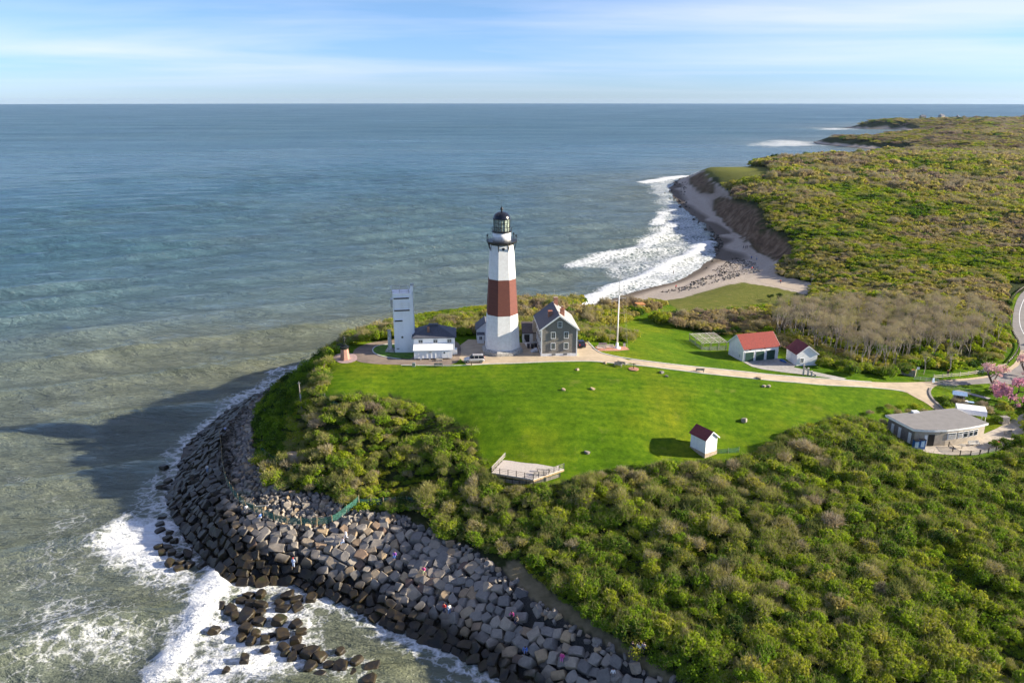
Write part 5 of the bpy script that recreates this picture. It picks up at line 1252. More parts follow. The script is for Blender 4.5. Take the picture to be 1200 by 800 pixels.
def tree_meshes(seed, kind):
    r = np.random.default_rng(seed); mb = MB(); tips = []
    if kind == 'bare': grow(mb, r, (0, 0, -0.3), (r.normal() * .08, r.normal() * .08, 1), 3.0, 0.17, 4, tips, 0.40, 0.45)
    elif kind == 'cherry':
        for a_ in range(4): grow(mb, r, (0, 0, -0.3 if a_ == 0 else 0.5), (.75 * math.cos(a_ * 1.6 + seed), .75 * math.sin(a_ * 1.6 + seed), .9), 1.15, 0.13, 2, tips, 0.55, 0.05)
    else: grow(mb, r, (0, 0, -0.3), (0.05, 0.02, 1), 1.2, 0.14, 3, tips, 0.6, 0.2)
    tm = bpy.data.meshes.new(kind + '_trunk'); tm.from_pydata(mb.v, [], mb.f); tm.materials.append(BARK if kind == 'bare' else BARK_D); tm.update()
    cl = [(t.x, t.y, t.z, r.uniform(0.35, 0.6)) for t, d in tips]
    if kind == 'bare':
        a = twig_cloud(r, 620, [(x, y, z, 0.6) for x, y, z, q in cl], 0.85, 0.015); b = leaf_cloud(r, 110, [(x, y, z, .7) for x, y, z, q in cl], 0.13, shell=.3)
        cm_ = np_mesh('bare_crown', np.concatenate([a[0], b[0]]), np.concatenate([a[1], b[1] + len(a[0])]), TWIG, False, {'lv': ('FLOAT', np.concatenate([a[2], b[2]]))})
        cm_.materials.append(LEAF); cm_.polygons.foreach_set('material_index', np.r_[np.zeros(620, np.int32), np.ones(110, np.int32)].astype(np.int32))
    elif kind == 'cherry':
        a = leaf_cloud(r, 1100, [(x, y, z, q * 1.15) for x, y, z, q in cl], 0.22, shell=.35)
        cm_ = np_mesh('cherry_crown', *a[:2], PINK, False, {'lv': ('FLOAT', a[2])})
    else:
        a = leaf_cloud(r, 900, [(x, y, z, q * 1.25) for x, y, z, q in cl], 0.24, shell=.4)
        cm_ = np_mesh('leafy_crown', *a[:2], LEAF, False, {'lv': ('FLOAT', a[2])})
    return tm, cm_
BARE = [tree_meshes(100 + k, 'bare') for k in range(5)]
CHERRY = [tree_meshes(200 + k, 'cherry') for k in range(2)]
GREEN = [tree_meshes(300 + k, 'leafy') for k in range(3)]
def tree(name, meshes, p, s, label, group=None, tint_=0.8, rz=None, cat='tree'):
    e_ = empty(name, p, rng.uniform(0, 6.28) if rz is None else rz, label, cat, group); e_.scale = (s, s, s * rng.uniform(.92, 1.1))
    for nm, m_ in (('trunk', meshes[0]), ('crown', meshes[1])):
        o = bpy.data.objects.new(nm, m_); COL.objects.link(o); o.parent = e_; o['tint'] = float(tint_)
    return e_
GROVE = [(905,402),(915,398),(930,402),(945,405),(960,412),(985,423),(1010,430),(1030,433),(1052,433),(1062,425),(1080,423),(1100,423),(1130,422),(1160,415),(1172,402),(1168,385),(1140,372),(1100,374),(1060,378),(1020,372),(985,372),(945,374),(905,382)]
gw = [on(*p)[:2] for p in GROVE]; glo, ghi = np.min(gw, 0), np.max(gw, 0)
cand = []
for _ in range(6000):
    q = rng.uniform(glo, ghi)
    if all(np.hypot(*(q - c_)) > 2.35 for c_ in cand) and in_poly(np.array([q[0]]), np.array([q[1]]), gw)[0]: cand.append(q)
for q in cand[:260]:
    z = float(G(*q)); uu, vv = PX(q[0], q[1], z)
    if uu > 1110 and rng.random() < 0.5: kindt = GREEN[rng.integers(3)]; tree('leafy_tree', kindt, (q[0], q[1], z), rng.uniform(1.0, 1.5), 'young olive green tree among the bare trees by the road bend', 'green trees near the road bend', rng.uniform(.3, .6)); continue
    lbl = 'bare grey tree in the grove behind the garages' if uu < 970 else 'bare grey tree in the grove right of the maroon roofed shed' if uu < 1065 else 'bare grey tree in the grove above the split rail fence'
    tree('bare_tree', BARE[rng.integers(5)], (q[0], q[1], z), rng.uniform(0.66, 1.0), lbl, 'bare trees: ' + lbl, rng.uniform(.5, 1.0))
for px, py, s, lb, tn_ in ((1184, 470.5, 1.9, 'vivid pink blossoming cherry tree, largest of the three', 0.0), (1162, 453.5, 1.75, 'pale pink blossoming cherry tree beside the road edge', 0.75), (1201, 441, 1.7, 'pale pink cherry tree cut by the picture edge', 0.8)):
    q = on(px, py); tree('cherry_tree', CHERRY[0 if s > 1.8 else 1], q, s, lb, 'pink cherry trees', tn_)
for px, py, s, lb in ((1169, 480, 0.8, 'thin yellow green sapling on the small lawn below the cherry tree'), (1082, 438.5, 1.0, 'bare leafing tree standing alone on the strip lawn behind the gate'), (1111, 438, 1.2, 'broad bare tree on the grass behind the rail fence')):
    q = on(px, py); tree('young_tree', GREEN[1] if s < 0.9 else BARE[2], q, s * (0.62 if s >= .9 else 1), lb, None, .5)
q = on(895, 356.5); tree('evergreen_bush', GREEN[0], on(912, 353), 0.85, 'dark rounded evergreen, right one of the pair on the knoll', 'dark evergreens on the knoll', 0.0); tree('evergreen_bush', GREEN[2], on(903, 351.5), 0.7, 'dark rounded evergreen, smaller left one of the pair on the knoll', 'dark evergreens on the knoll', 0.02)
# single bushes near the pavilion, the lawn and the house
BUSH = [(1042,482,1.6,'round grey green bush on the lawn edge above the pavilion',1,.45),(1019,487,1.2,'small reddish brown bush at the lawn corner',1,.85),(1034,497,1.3,'orange brown bush left of the pavilion wall',1,.75),
 (1122,474,1.9,'mauve brown bush between kiosk and canopy',1,.95),(1150,478,1.8,'grey mauve bush beside the shrubbery behind the canopy',1,.9),(1143,484,2.0,'dark green bush behind the white canopy',0,.1),(1158,487,2.2,'mixed brown bush in front of the cherry lawn',1,.8),
 (1178,484,2.3,'bright yellow green bush below the vivid cherry tree',0,.45),(1184,492,2.0,'leafy yellow green bush at the terrace corner',0,.38),(1170,494,2.0,'dark leafy bush behind the litter bin',0,.12),(1166,524,1.8,'round green bush on the terrace edge, left of its pair',0,.16),(1179,523,2.0,'round green bush on the terrace edge, right of its pair',0,.12),
 (1196,520,2.4,'large green bush cut by the picture edge beside the terrace',0,.2),(1058,478,1.4,'low green bush on the road bend',2,.3),(1075,478,1.5,'pale green bush beside the bend kerb',2,.4),(1050,487,1.5,'low grey hedge plant behind the pavilion roof',1,.55),(1066,486,1.4,'low olive hedge plant behind the pavilion roof',1,.5),
 (1082,485,1.3,'tan low plant at the back of the pavilion roof',1,.65),(1105,470,1.6,'deep green shrub inside the road bend',0,.1),(1112,478,1.8,'dark green shrub behind the pavilion roof corner',0,.12),(1052,427,1.6,'round green bush in front of the grove',0,.2),(1068,430,1.3,'dark green bush beside the wooden enclosure',0,.08)]
for px, py, s, lb, k, tn_ in BUSH:
    q = on(px, py); kk = KIDX[('leafy', 'twiggy', 'low')[k]]; o = bpy.data.objects.new('bush', SHRUBS[kk[rng.integers(len(kk))]][1]); COL.objects.link(o)
    o.location = q; o.scale = (s * .8, s * .8, s * .75); o.rotation_euler.z = rng.uniform(0, 6.28); o['tint'] = tn_; tag(o, lb, 'bush')
# hedge behind the house
for i, px in enumerate(np.linspace(684, 744, 9)):
    q = on(px, 386.5 + 0.10 * (px - 684)); o = bpy.data.objects.new('hedge_bush', SHRUBS[KIDX['twiggy'][i % 3]][1]); COL.objects.link(o)
    o.location = q; o.scale = (1.25, 1.1, 1.15); o['tint'] = 0.92; o.rotation_euler.z = i; tag(o, 'reddish brown bush in the row between house and flagpole', 'bush', 'reddish bushes in the row by the flagpole')

# ------------------------------------------------------------------ stones
k = NT('granite')
tcr = k.n('ShaderNodeTexCoord').outputs['Object']; rd = k.n('ShaderNodeObjectInfo').outputs['Random']
tt = k.n('ShaderNodeAttribute', attribute_name='tint', attribute_type='INSTANCER').outputs['Fac']
cst = k.ramp(tt, [(0.0, (0.160, 0.154, 0.146)), (0.35, (0.245, 0.230, 0.208)), (0.6, (0.335, 0.29, 0.23)), (0.8, (0.38, 0.29, 0.18)), (1.0, (0.165, 0.11, 0.09))])
cst = k.mix(1.0, cst, k.ramp(k.noise(tcr, 2.2, 6, 0.7), [(0.3, (0.68, 0.68, 0.68)), (0.7, (1.18, 1.16, 1.12))]), 'MULTIPLY')
cst = k.mix(1.0, cst, k.ramp(rd, [(0, (0.78, 0.78, 0.80)), (1, (1.15, 1.12, 1.08))]), 'MULTIPLY')
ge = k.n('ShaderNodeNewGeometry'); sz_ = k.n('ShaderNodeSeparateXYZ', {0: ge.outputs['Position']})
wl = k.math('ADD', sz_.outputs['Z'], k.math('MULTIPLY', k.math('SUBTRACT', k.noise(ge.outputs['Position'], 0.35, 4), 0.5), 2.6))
wet_shade = k.map(k.math('ADD', wl, k.map(sz_.outputs['X'], -58.0, -30.0, -4.6, 0.0)), 3.3, 1.8)  # wet algae low down; carried higher on the left as painted headland shade
alg_shade = k.ramp(k.noise(ge.outputs['Position'], 0.8, 4), [(0.4, (0.016, 0.014, 0.011)), (0.55, (0.040, 0.029, 0.014)), (0.7, (0.026, 0.028, 0.009))])
cst = k.mix(wet_shade, cst, alg_shade)
rgs = k.map(wet_shade, 0, 1, 0.85, 0.42)
bs = k.n('ShaderNodeBump', {'Strength': 0.6, 'Distance': 0.12, 'Height': k.noise(tcr, 4.5, 6, 0.7)}).outputs[0]
ps = k.n('ShaderNodeBsdfPrincipled', {'Base Color': cst, 'Roughness': rgs, 'Normal': bs, 'Specular IOR Level': 0.3}); k.n('ShaderNodeOutputMaterial', {0: ps.outputs[0]})
GRANITE = k.m
def rock_mesh(seed, flat=0.8, jit=0.13, cuts=3, bev=0.03, pre='boulder'):
    """a quarried block: a jittered box with a few corners broken off"""
    r = np.random.default_rng(seed); bm = bmesh.new(); P_ = {}
    for a in (-1, 1):
        for b_ in (-1, 1):
            for c_ in (-1, 1): P_[(a, b_, c_)] = np.array((a * .55, b_ * .5, c_ * .5 * flat)) * (1 + r.uniform(-jit, jit, 3)) + r.uniform(-jit * .4, jit * .4, 3)
    ks = list(P_); r.shuffle(ks); ks = [tuple(int(x) for x in q) for q in ks]; cutk = set(ks[:cuts]); vs = []
    for q in ks:
        if q in cutk:
            for ax in range(3):
                n_ = list(q); n_[ax] *= -1; vs.append(P_[q] + (P_[tuple(n_)] - P_[q]) * r.uniform(.18, .5))
        else: vs.append(P_[q])
    for v_ in vs: bm.verts.new(v_)
    ret = bmesh.ops.convex_hull(bm, input=bm.verts[:])
    bmesh.ops.delete(bm, geom=list({e for e in ret['geom_interior'] + ret['geom_unused'] if isinstance(e, bmesh.types.BMVert)}), context='VERTS')
    bmesh.ops.dissolve_limit(bm, angle_limit=R(9), verts=bm.verts[:], edges=bm.edges[:])
    bmesh.ops.bevel(bm, geom=bm.edges[:], offset=bev, segments=2, affect='EDGES', profile=0.5, clamp_overlap=True)
    bmesh.ops.recalc_face_normals(bm, faces=bm.faces[:])
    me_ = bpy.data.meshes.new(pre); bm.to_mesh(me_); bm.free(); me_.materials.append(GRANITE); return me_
BLOCKS = [rock_mesh(10 + i, 0.85, 0.20, 4 + i % 3, 0.06) for i in range(12)]
AWROCK = [rock_mesh(80 + i, 0.8, 0.30, 5 + i % 2, 0.09) for i in range(8)]
RUB = [rock_mesh(50 + i, 0.8, 0.25, 4, 0.03, 'rubble_stone') for i in range(6)]

def pack(poly_px, spacing, jit, zmin=-9):
    wp = [W(*p, 4.0)[:2] for p in poly_px]; lo, hi = np.min(wp, 0) - 15, np.max(wp, 0) + 15
    P = []; row = 0; y = lo[1]
    while y < hi[1]:
        xs = np.arange(lo[0] + (row % 2) * spacing / 2, hi[0], spacing); P.append(np.column_stack([xs, np.full(len(xs), y)])); y += spacing * 0.84; row += 1
    P = np.concatenate(P)
    # rows follow the wall instead of the compass
    P = P + rng.uniform(-jit, jit, P.shape) * spacing
    z = G(P[:, 0], P[:, 1]); a, b = PX(P[:, 0], P[:, 1], z)
    kk = in_poly(a, b, poly_px); return P[kk], z[kk], a[kk], b[kk]
def slope_frame(x, y):
    gx_, gy_ = (G(x + 1.2, y) - G(x - 1.2, y)) / 2.4, (G(x, y + 1.2) - G(x, y - 1.2)) / 2.4
    return Vector((-gx_, -gy_, 1)).normalized()
stones = []     # x, y, z, size, tint, u, v
cs = [np.array(W(*p)[:2]) for p in COAST_PX] + [np.array(q) for q in ((12., 80.), (38., 66.))]
cs = np.array(chaikin(cs, False, 2)); Lc = np.r_[0, np.cumsum(np.hypot(*np.diff(cs, axis=0).T))]
su = np.arange(0, Lc[-1], 0.4); cu = np.column_stack([np.interp(su, Lc, cs[:, 0]), np.interp(su, Lc, cs[:, 1])])
ker = np.ones(15) / 15
for c_ in (0, 1): cu[:, c_] = np.convolve(np.pad(cu[:, c_], 7, 'edge'), ker, 'valid')
tg = np.gradient(cu, axis=0); tg /= np.hypot(tg[:, 0], tg[:, 1])[:, None]; nn_ = np.column_stack([-tg[:, 1], tg[:, 0]])
if not in_poly(np.array([cu[120, 0] + 4 * nn_[120, 0]]), np.array([cu[120, 1] + 4 * nn_[120, 1]]), land_poly)[0]: nn_ = -nn_
SPC, ROW = 1.62, 1.30
grid_ = {}
def free(p, r_):
    a, b = int(p[0] // 2), int(p[1] // 2)
    for i in (-1, 0, 1):
        for j_ in (-1, 0, 1):
            for q in grid_.get((a + i, b + j_), ()):
                if (q[0] - p[0]) ** 2 + (q[1] - p[1]) ** 2 < r_ * r_: return False
    grid_.setdefault((a, b), []).append(p); return True
for row in range(30):                      # courses follow the shore
    off = -0.6 + row * ROW; s_ = (row % 2) * SPC / 2 + rng.uniform(0, .4)
    while s_ < su[-1] - 1:
        k_ = int(s_ / 0.4); p = cu[k_] + nn_[k_] * (off + rng.uniform(-.22, .22)); step = SPC * rng.uniform(.82, 1.22); s_ += step
        z = float(G(*p)); a, b = PX(p[0], p[1], z); a, b = float(a), float(b)
        if not in_poly(np.array([a]), np.array([b]), ARMOR)[0] or not free(p, 1.10): continue
        right = a > 372 and b > 600
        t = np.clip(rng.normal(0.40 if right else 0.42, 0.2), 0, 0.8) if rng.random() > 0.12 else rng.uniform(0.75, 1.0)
        stones.append((p[0], p[1], z - 0.22 + rng.normal() * .08, step, t, a, b, right, tg[k_]))
def block_rot(x, y, tang, wob=0.17, turn=.32):
    n_ = (slope_frame(x, y) + Vector(rng.normal(size=3)) * wob).normalized()
    X_ = Vector((tang[0], tang[1], 0)); X_ = (X_ - n_ * X_.dot(n_)).normalized(); Y_ = n_.cross(X_)
    return (Matrix((X_, Y_, n_)).transposed() @ Matrix.Rotation(rng.normal() * turn + math.pi * int(rng.integers(2)), 3, 'Z')).to_euler()
AWASH = [(110,170,80),(180,200,85),(210,240,75),(290,240,110),(260,130,70),(320,150,80),(400,160,85),(395,210,70),(380,270,85),(295,320,85),(360,360,65),(255,390,65),(325,410,70),(430,405,75),(530,260,100),(545,355,95),(645,290,85),(680,345,75),(640,400,80),(430,480,60),(555,460,75),(565,500,55),(610,520,70),(655,465,75),(735,485,110),(815,525,90),(740,600,85),(875,580,80),(960,585,110),(1065,555,100),(1170,600,90),(960,645,75),(1040,640,80),(805,650,95),(1150,695,100),(950,485,70),(285,540,75),(75,340,70),(155,615,50),(545,185,75),(525,150,65),(650,180,70),(575,95,80),(650,120,75),(755,105,85),(390,85,80),(315,95,70),(1105,615,40),(470,375,35)]
OUTL = [(65,30),(85,110),(45,140),(75,150),(115,150),(55,325),(35,365),(40,400),(95,410),(90,445),(120,465),(35,495),(50,530),(110,525),(150,545),(80,500),(200,550),(160,580),(95,590),(210,600),(280,605),(150,620),(195,525)]
water_rocks = [(240 + a / 6, 680 + b / 6, c_ / 6) for a, b, c_ in AWASH] + [(180 + a / 5, 540 + b / 5, rng.uniform(8, 12)) for a, b in OUTL]
def rock_obj(name, mesh, x, y, z, s, t, lb, grp, nrm=None, flat=1.0):
    o = bpy.data.objects.new(name, mesh); COL.objects.link(o); o.location = (x, y, z)
    o.scale = (s * rng.uniform(.9, 1.15), s * rng.uniform(.88, 1.08), s * rng.uniform(.85, 1.1) * flat)
    n_ = nrm if nrm is not None else Vector((rng.normal() * .15, rng.normal() * .15, 1)).normalized()
    o.rotation_euler = (Matrix.Rotation(0, 3, 'Z') @ n_.to_track_quat('Z', 'Y').to_matrix() @ Matrix.Rotation(rng.uniform(0, 6.28), 3, 'Z')).to_euler()
    o['tint'] = float(t); tag(o, lb, 'boulder', grp); return o
n_ind = 0
for a, b, d in water_rocks:
    q = W(a, b + d * 0.25, 0.0); s = d / FPX * math.sqrt(q[1] ** 2 + CAM_H ** 2) * 0.80
    lb = 'dark wet boulder awash in white foam off the rounded point' if b > 690 else 'dark boulder lying in the shallows at the foot of the wall'
    rock_obj('boulder', AWROCK[rng.integers(8)], q[0], q[1], s * 0.10, s, rng.uniform(0.6, 1.0), lb, 'boulders: ' + lb, None, 0.95); n_ind += 1
tone = lambda t: 'bluish grey' if t < 0.2 else 'pale grey' if t < 0.45 else 'tan' if t < 0.85 else 'rusty brown'
st = sorted(stones, key=lambda s_: -s_[3] / math.sqrt(s_[0] ** 2 + s_[1] ** 2 + (CAM_H - s_[2]) ** 2) - (1 if (-2 < s_[5] < 1202 and s_[6] < 800) else 0))
n_blk = 300 - n_ind
rp, rr_, rs_, ri_, rt_ = [], [], [], [], []
for j, (x, y, z, s, t, a, b, right, tang) in enumerate(st):
    ro = block_rot(x, y, tang, 0.15 if right else .13, .42 if right else .25); bg_ = 1.25 if rng.random() < .12 else 1.0; sc3 = (bg_ * s * rng.uniform(.72, 1.05), bg_ * ROW * rng.uniform(.82, 1.3), 1.4 * bg_ * rng.uniform(.75, 1.2))
    if j < n_blk:
        lb = tone(t) + (' granite block in the wall right of the rounded corner' if right else ' granite block on the rounded corner of the wall' if b > 600 else ' granite block on the shaded seaward wall')
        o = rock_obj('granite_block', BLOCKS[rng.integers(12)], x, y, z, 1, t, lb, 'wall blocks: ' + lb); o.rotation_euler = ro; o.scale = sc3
    else:
        rp.append((x, y, z)); rr_.append(tuple(ro)); rs_.append(sc3); ri_.append(rng.integers(12)); rt_.append(t)
# bedding of smaller stones between the blocks
P2, z2, u2, v2 = pack(ARMOR, 1.45, 0.45)
for (x, y), z in zip(P2, z2):
    s = rng.uniform(0.8, 1.3); rp.append((x, y, z - 0.95)); rr_.append(tuple(rng.uniform(0, 6.28, 3))); rs_.append((s, s, s)); ri_.append(rng.integers(12)); rt_.append(np.clip(rng.normal(.3, .2), 0, 1))
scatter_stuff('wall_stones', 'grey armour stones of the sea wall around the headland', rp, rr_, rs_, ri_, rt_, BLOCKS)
rp, rr_, rs_, ri_, rt_ = [], [], [], [], []
P2, z2, u2, v2 = pack(RIPRAP, 0.78, 0.42)
for (x, y), z, a, b in zip(P2, z2, u2, v2):
    if a > 470 and rng.random() < 0.35: continue
    s = rng.uniform(0.55, 1.05) if rng.random() < .9 else rng.uniform(1.1, 1.6)
    rp.append((x, y, z + 0.05)); rr_.append(tuple(rng.uniform(0, 6.28, 3))); rs_.append((s, s * .85, s * .8)); ri_.append(rng.integers(6)); rt_.append(np.clip(rng.normal(.36, .2), 0, .8) if rng.random() > .1 else .85)
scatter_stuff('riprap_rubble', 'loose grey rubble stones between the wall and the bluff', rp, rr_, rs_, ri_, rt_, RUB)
# cobbles on the beach and dark rocks in the shallows there
rp, rr_, rs_, ri_, rt_ = [], [], [], [], []
for poly, n_, s0, s1, t0 in (([(772,345),(800,338),(826,325),(850,322),(872,328),(838,336),(800,350)], 150, 0.4, 0.95, .15), ([(835,318),(862,300),(885,312),(890,326),(850,330)], 420, 0.25, 0.7, .4), ([(786,214),(800,207),(812,214),(800,232),(826,262),(842,284),(836,290),(815,262),(790,236),(775,226)], 90, 0.5, 1.5, .9), ([(830,262),(850,285),(840,300),(826,316),(838,296)], 120, .4, 1.0, .5)):
    wp = [W(*p, 0.8)[:2] for p in poly]; lo, hi = np.min(wp, 0), np.max(wp, 0); c_ = 0
    while c_ < n_:
        q = rng.uniform(lo, hi)
        if not in_poly(np.array([q[0]]), np.array([q[1]]), wp)[0]: continue
        s = rng.uniform(s0, s1) ** 1.2; rp.append((q[0], q[1], max(float(G(*q)), -0.1) + 0.05)); rr_.append(tuple(rng.uniform(0, 6.28, 3))); rs_.append((s, s, s * .8)); ri_.append(rng.integers(6)); rt_.append(np.clip(rng.normal(t0, .12), 0, 1)); c_ += 1
scatter_stuff('beach_stones', 'dark stones and cobbles strewn along the far beach', rp, rr_, rs_, ri_, rt_, RUB)
# boulders on the lawns
for px, py, d, lb in ((872.5, 493.5, 9, 'large pale boulder alone on the right side of the front lawn'), (687.5, 530.5, 6, 'pale boulder on the lower lawn between deck and red roofed shed'), (889.5, 443.8, 7, 'brown rounded boulder just below the road opposite the garages'), (895.5, 453, 5, 'pale boulder in a pair below the road, left one'), (901, 453.2, 6, 'pale boulder in a pair below the road, right one'), (775, 436.8, 6, 'small dark boulder below the road left of the lawn bench'), (781, 441, 4, 'small flat pale stone sunk in the lawn under the dark boulder'), (708.5, 426, 5, 'tan boulder at the road edge left of the two seat bench'), (676, 433.5, 5, 'tan brown boulder in the lawn below the shingled house'), (694, 456, 5, 'brown boulder in the middle of the upper lawn'), (660, 457, 5, 'small tan boulder in the lawn left of the brown one'), (708, 382.5, 6, 'dark boulder on the back lawn behind the hedge')):
    q = on(px, py); s = d / FPX * math.sqrt(q[1] ** 2 + (CAM_H - q[2]) ** 2); rock_obj('boulder', AWROCK[rng.integers(8)], q[0], q[1], q[2] + s * .15, s * .68, .75 if 'brown' in lb or 'tan' in lb else .1 if 'dark' in lb else .5, lb, None)
q = on(345, 540); rock_obj('boulder', BLOCKS[3], q[0], q[1], q[2] + .6, 2.6, .7, 'large tan boulder in the bushes above the rubble slope', None)
# ------------------------------------------------------------------ fences
def fence(name, px, label, height, post_mat, panel=None, rails=None, spacing=2.4, pr=0.06, rail_mat=None, pick=None, group=None, square=False, ppx=True, lift=0.0):
    wp = [on(*p)[:2] for p in px] if ppx else [np.array(p, float) for p in px]
    wp = chaikin(wp, False, 1)
    L = [0]
    for a, b in zip(wp[:-1], wp[1:]): L.append(L[-1] + np.hypot(*(b - a)))
    n = max(2, int(L[-1] / spacing) + 1); t = np.linspace(0, L[-1], n)
    X = np.interp(t, L, [p[0] for p in wp]); Y = np.interp(t, L, [p[1] for p in wp]); Z = G(X, Y) + lift
    r = empty(name, (X[0], Y[0], Z[0]), 0, label, 'fence', group)
    X = X - X[0]; Y = Y - Y[0]; zb = Z - Z[0]
    for i in range(n):
        mb = MB(); hh = height * rng.uniform(1.0, 1.12)
        if square: mb.box(X[i], Y[i], zb[i] - 0.4, pr * 2, pr * 2, hh + 0.45)
        else: mb.tube((X[i], Y[i], zb[i] - 0.4 - lift), (X[i] + rng.normal() * .04, Y[i] + rng.normal() * .04, zb[i] + hh), pr, pr * .85, 6)
        mb.build('post', post_mat, r)
    for zz, w_ in (rails or []):
        mb = MB()
        for i in range(n - 1): mb.bar((X[i], Y[i], zb[i] + zz), (X[i + 1], Y[i + 1], zb[i + 1] + zz), 0.05, w_)
        mb.build('rail', rail_mat or post_mat, r)
    if panel:
        m = 4; V = []; F = []
        ts = np.linspace(0, n - 1, (n - 1) * m + 1)
        for k, q in enumerate(ts):
            i = min(int(q), n - 2); f = q - i; x = X[i] * (1 - f) + X[i + 1] * f; y = Y[i] * (1 - f) + Y[i + 1] * f; z = zb[i] * (1 - f) + zb[i + 1] * f
            sag = 0.10 * math.sin(math.pi * f) * height; V += [(x, y, z + 0.02), (x, y, z + height * .95 - sag)]
            if k: F.append((2 * k - 2, 2 * k, 2 * k + 1, 2 * k - 1))
        mesh_obj('netting', V, F, panel, r)
    if pick:
        mb = MB(); k = 0
        for i in range(n - 1):
            c_ = max(2, int(np.hypot(X[i + 1] - X[i], Y[i + 1] - Y[i]) / pick))
            for j in range(c_):
                f = j / c_; mb.box(X[i] + (X[i + 1] - X[i]) * f, Y[i] + (Y[i + 1] - Y[i]) * f, zb[i] + (zb[i + 1] - zb[i]) * f - .1, 0.1, 0.05, height + .1)
        mb.build('slats', post_mat, r)
    return r
fence('netting_fence', [(258,512),(260,530),(261,548),(266,570),(277,588),(290,599),(309,607),(327,615),(346,618),(366,618),(390,617),(407,604),(421,592)], 'green netting fence on posts curving along the sea wall bench', 1.5, M['wood_tan'], M['net'], None, 2.6, 0.06, lift=0.55)
fence('netting_fence', [(421,593),(440,592),(460,591),(480,590),(504,590)], 'straight green netting fence with tan posts at the head of the right wall', 1.6, M['wood_tan'], M['net'], None, 2.0, 0.07)
fence('netting_fence', [(419,592),(411,580),(404,568),(396,563),(370,566),(354,559),(334,551),(318,540),(306,529)], 'green netting fence at the foot of the bushes above the rubble', 1.4, M['wood_tan'], M['net_dark'], None, 2.6, 0.06)
fence('netting_fence', [(372,463),(386,472),(402,482),(420,492),(438,500)], 'green netting fence running down through the bushes from the lawn corner', 1.3, M['wood_grey'], M['net'], None, 2.6, 0.05)
fence('netting_fence', [(840,531.5),(852,531),(866,529.5)], 'short green netting fence right of the tiny red roofed shed', 1.1, M['wood_grey'], M['net_dark'], None, 2.2, 0.04)
fence('picket_fence', [(372,463),(376.5,445),(381,427),(386,415)], 'tan wooden slat fence along the cliff edge of the lawn', 1.35, M['wood_tan'], None, [(0.35, .08), (1.05, .08)], 2.2, 0.07, None, 0.24)
fence('picket_fence', [(386,415),(392,406),(397,402.5)], 'tan slat fence end piece behind the memorial plaza', 1.6, M['wood_tan'], None, [(0.4, .08), (1.2, .08)], 2.0, 0.08, None, 0.3)
fence('rail_fence', [(414,400.5),(430,397.5),(446,394),(463,390.5)], 'white rail fence along the bluff rim left of the tower', 1.0, M['white_trim'], None, [(0.5, .07), (0.95, .07)], 2.6, 0.05)
fence('rail_fence', [(1094,444),(1110,442.4),(1128,441),(1146,438.4),(1162,434.5),(1179,429.6)], 'pale split rail fence beside the public road', 1.1, M['wood_pale'], None, [(0.4, .12), (0.85, .12)], 2.8, 0.07, None)
fence('chainlink_fence', [(1099.5,452),(1107,455),(1116,458),(1124,461),(1136,463.5)], 'chain link fence beside the road gate', 1.5, M['metal'], M['chainlink'], [(1.45, .05)], 2.4, 0.04)
fence('guard_rail', [(1200,337.5),(1193,342),(1187,349.5),(1183,357.5),(1181.5,364)], 'weathered timber guard rail on the far side of the road curve', 0.8, M['wood_dark'], None, [(0.55, .35)], 1.8, 0.11, M['wood_grey'], None, None, True)
fence('guard_rail', [(1183.5,372),(1184,384),(1188,394),(1193.5,402),(1193,411),(1188,419),(1181,426)], 'timber guard rail with dark posts along the inner road bend', 0.8, M['wood_dark'], None, [(0.55, .3)], 1.8, 0.12, M['kerb'], None, None, True)
fence('terrace_railing', [(1111.5,523.5),(1120.5,533.8),(1132,534.3),(1146,533),(1160,530.6),(1175,526.4)], 'dark wire railing around the edge of the pavilion terrace', 1.05, M['wood_dark'], M['chainlink'], [(1.0, .06)], 2.0, 0.07, None, None, None, True)
fence('retaining_wall', [(553,553.5),(566,557.5),(580,562),(594,566),(610,567.2),(630,566),(648,562),(656,558.5)], 'low grey timber wall curving in front of the deck', 0.75, M['wood_grey'], None, [(0.15, .3), (0.5, .3)], 2.5, 0.09, None, None, None, True)
fence('wire_fence', [(786,371),(800,376),(822,383),(846,390),(858,392.5)], 'thin post fence along the hedge at the back of the flag lawn', 1.2, M['wood_dark'], None, [(1.0, .03)], 3.0, 0.05)

# ------------------------------------------------------------------ viewing deck
da, db, dc, dd_ = [W(*p, 12.75) for p in ((576, 553.5), (625, 561.5), (661, 549), (592, 536.5))]
dk = empty('viewing_deck', da, 0, 'pale wooden viewing deck with post railing at the foot of the lawn', 'deck')
lp = [np.array(p[:2]) - da[:2] for p in (da, db, dc, dd_)]
b = MB(); b.prism([tuple(p) for p in lp], -0.22, 0.0); b.build('boards', M['wood_pale'], dk)
b = MB()
nb = 26
for i in range(1, nb):
    t = i / nb; p = lp[0] + (lp[3] - lp[0]) * t; q = lp[1] + (lp[2] - lp[1]) * t
    b.bar((p[0], p[1], 0.004), (q[0], q[1], 0.004), 0.03, 0.01)
b.build('board_gaps', M['wood_grey'], dk)
b = MB()
for i in range(4):
    p, q = lp[i], lp[(i + 1) % 4]; b.bar((p[0], p[1], -0.32), (q[0], q[1], -0.32), 0.12, 0.3)
b.build('skirt', M['wood_tan'], dk)
for i in range(7):
    for p, q in ((lp[0], lp[1]),):
        s = p + (q - p) * i / 6; m_ = MB(); m_.box(s[0], s[1], -2.2, 0.16, 0.16, 2.0); m_.build('pile', M['wood_dark'], dk)
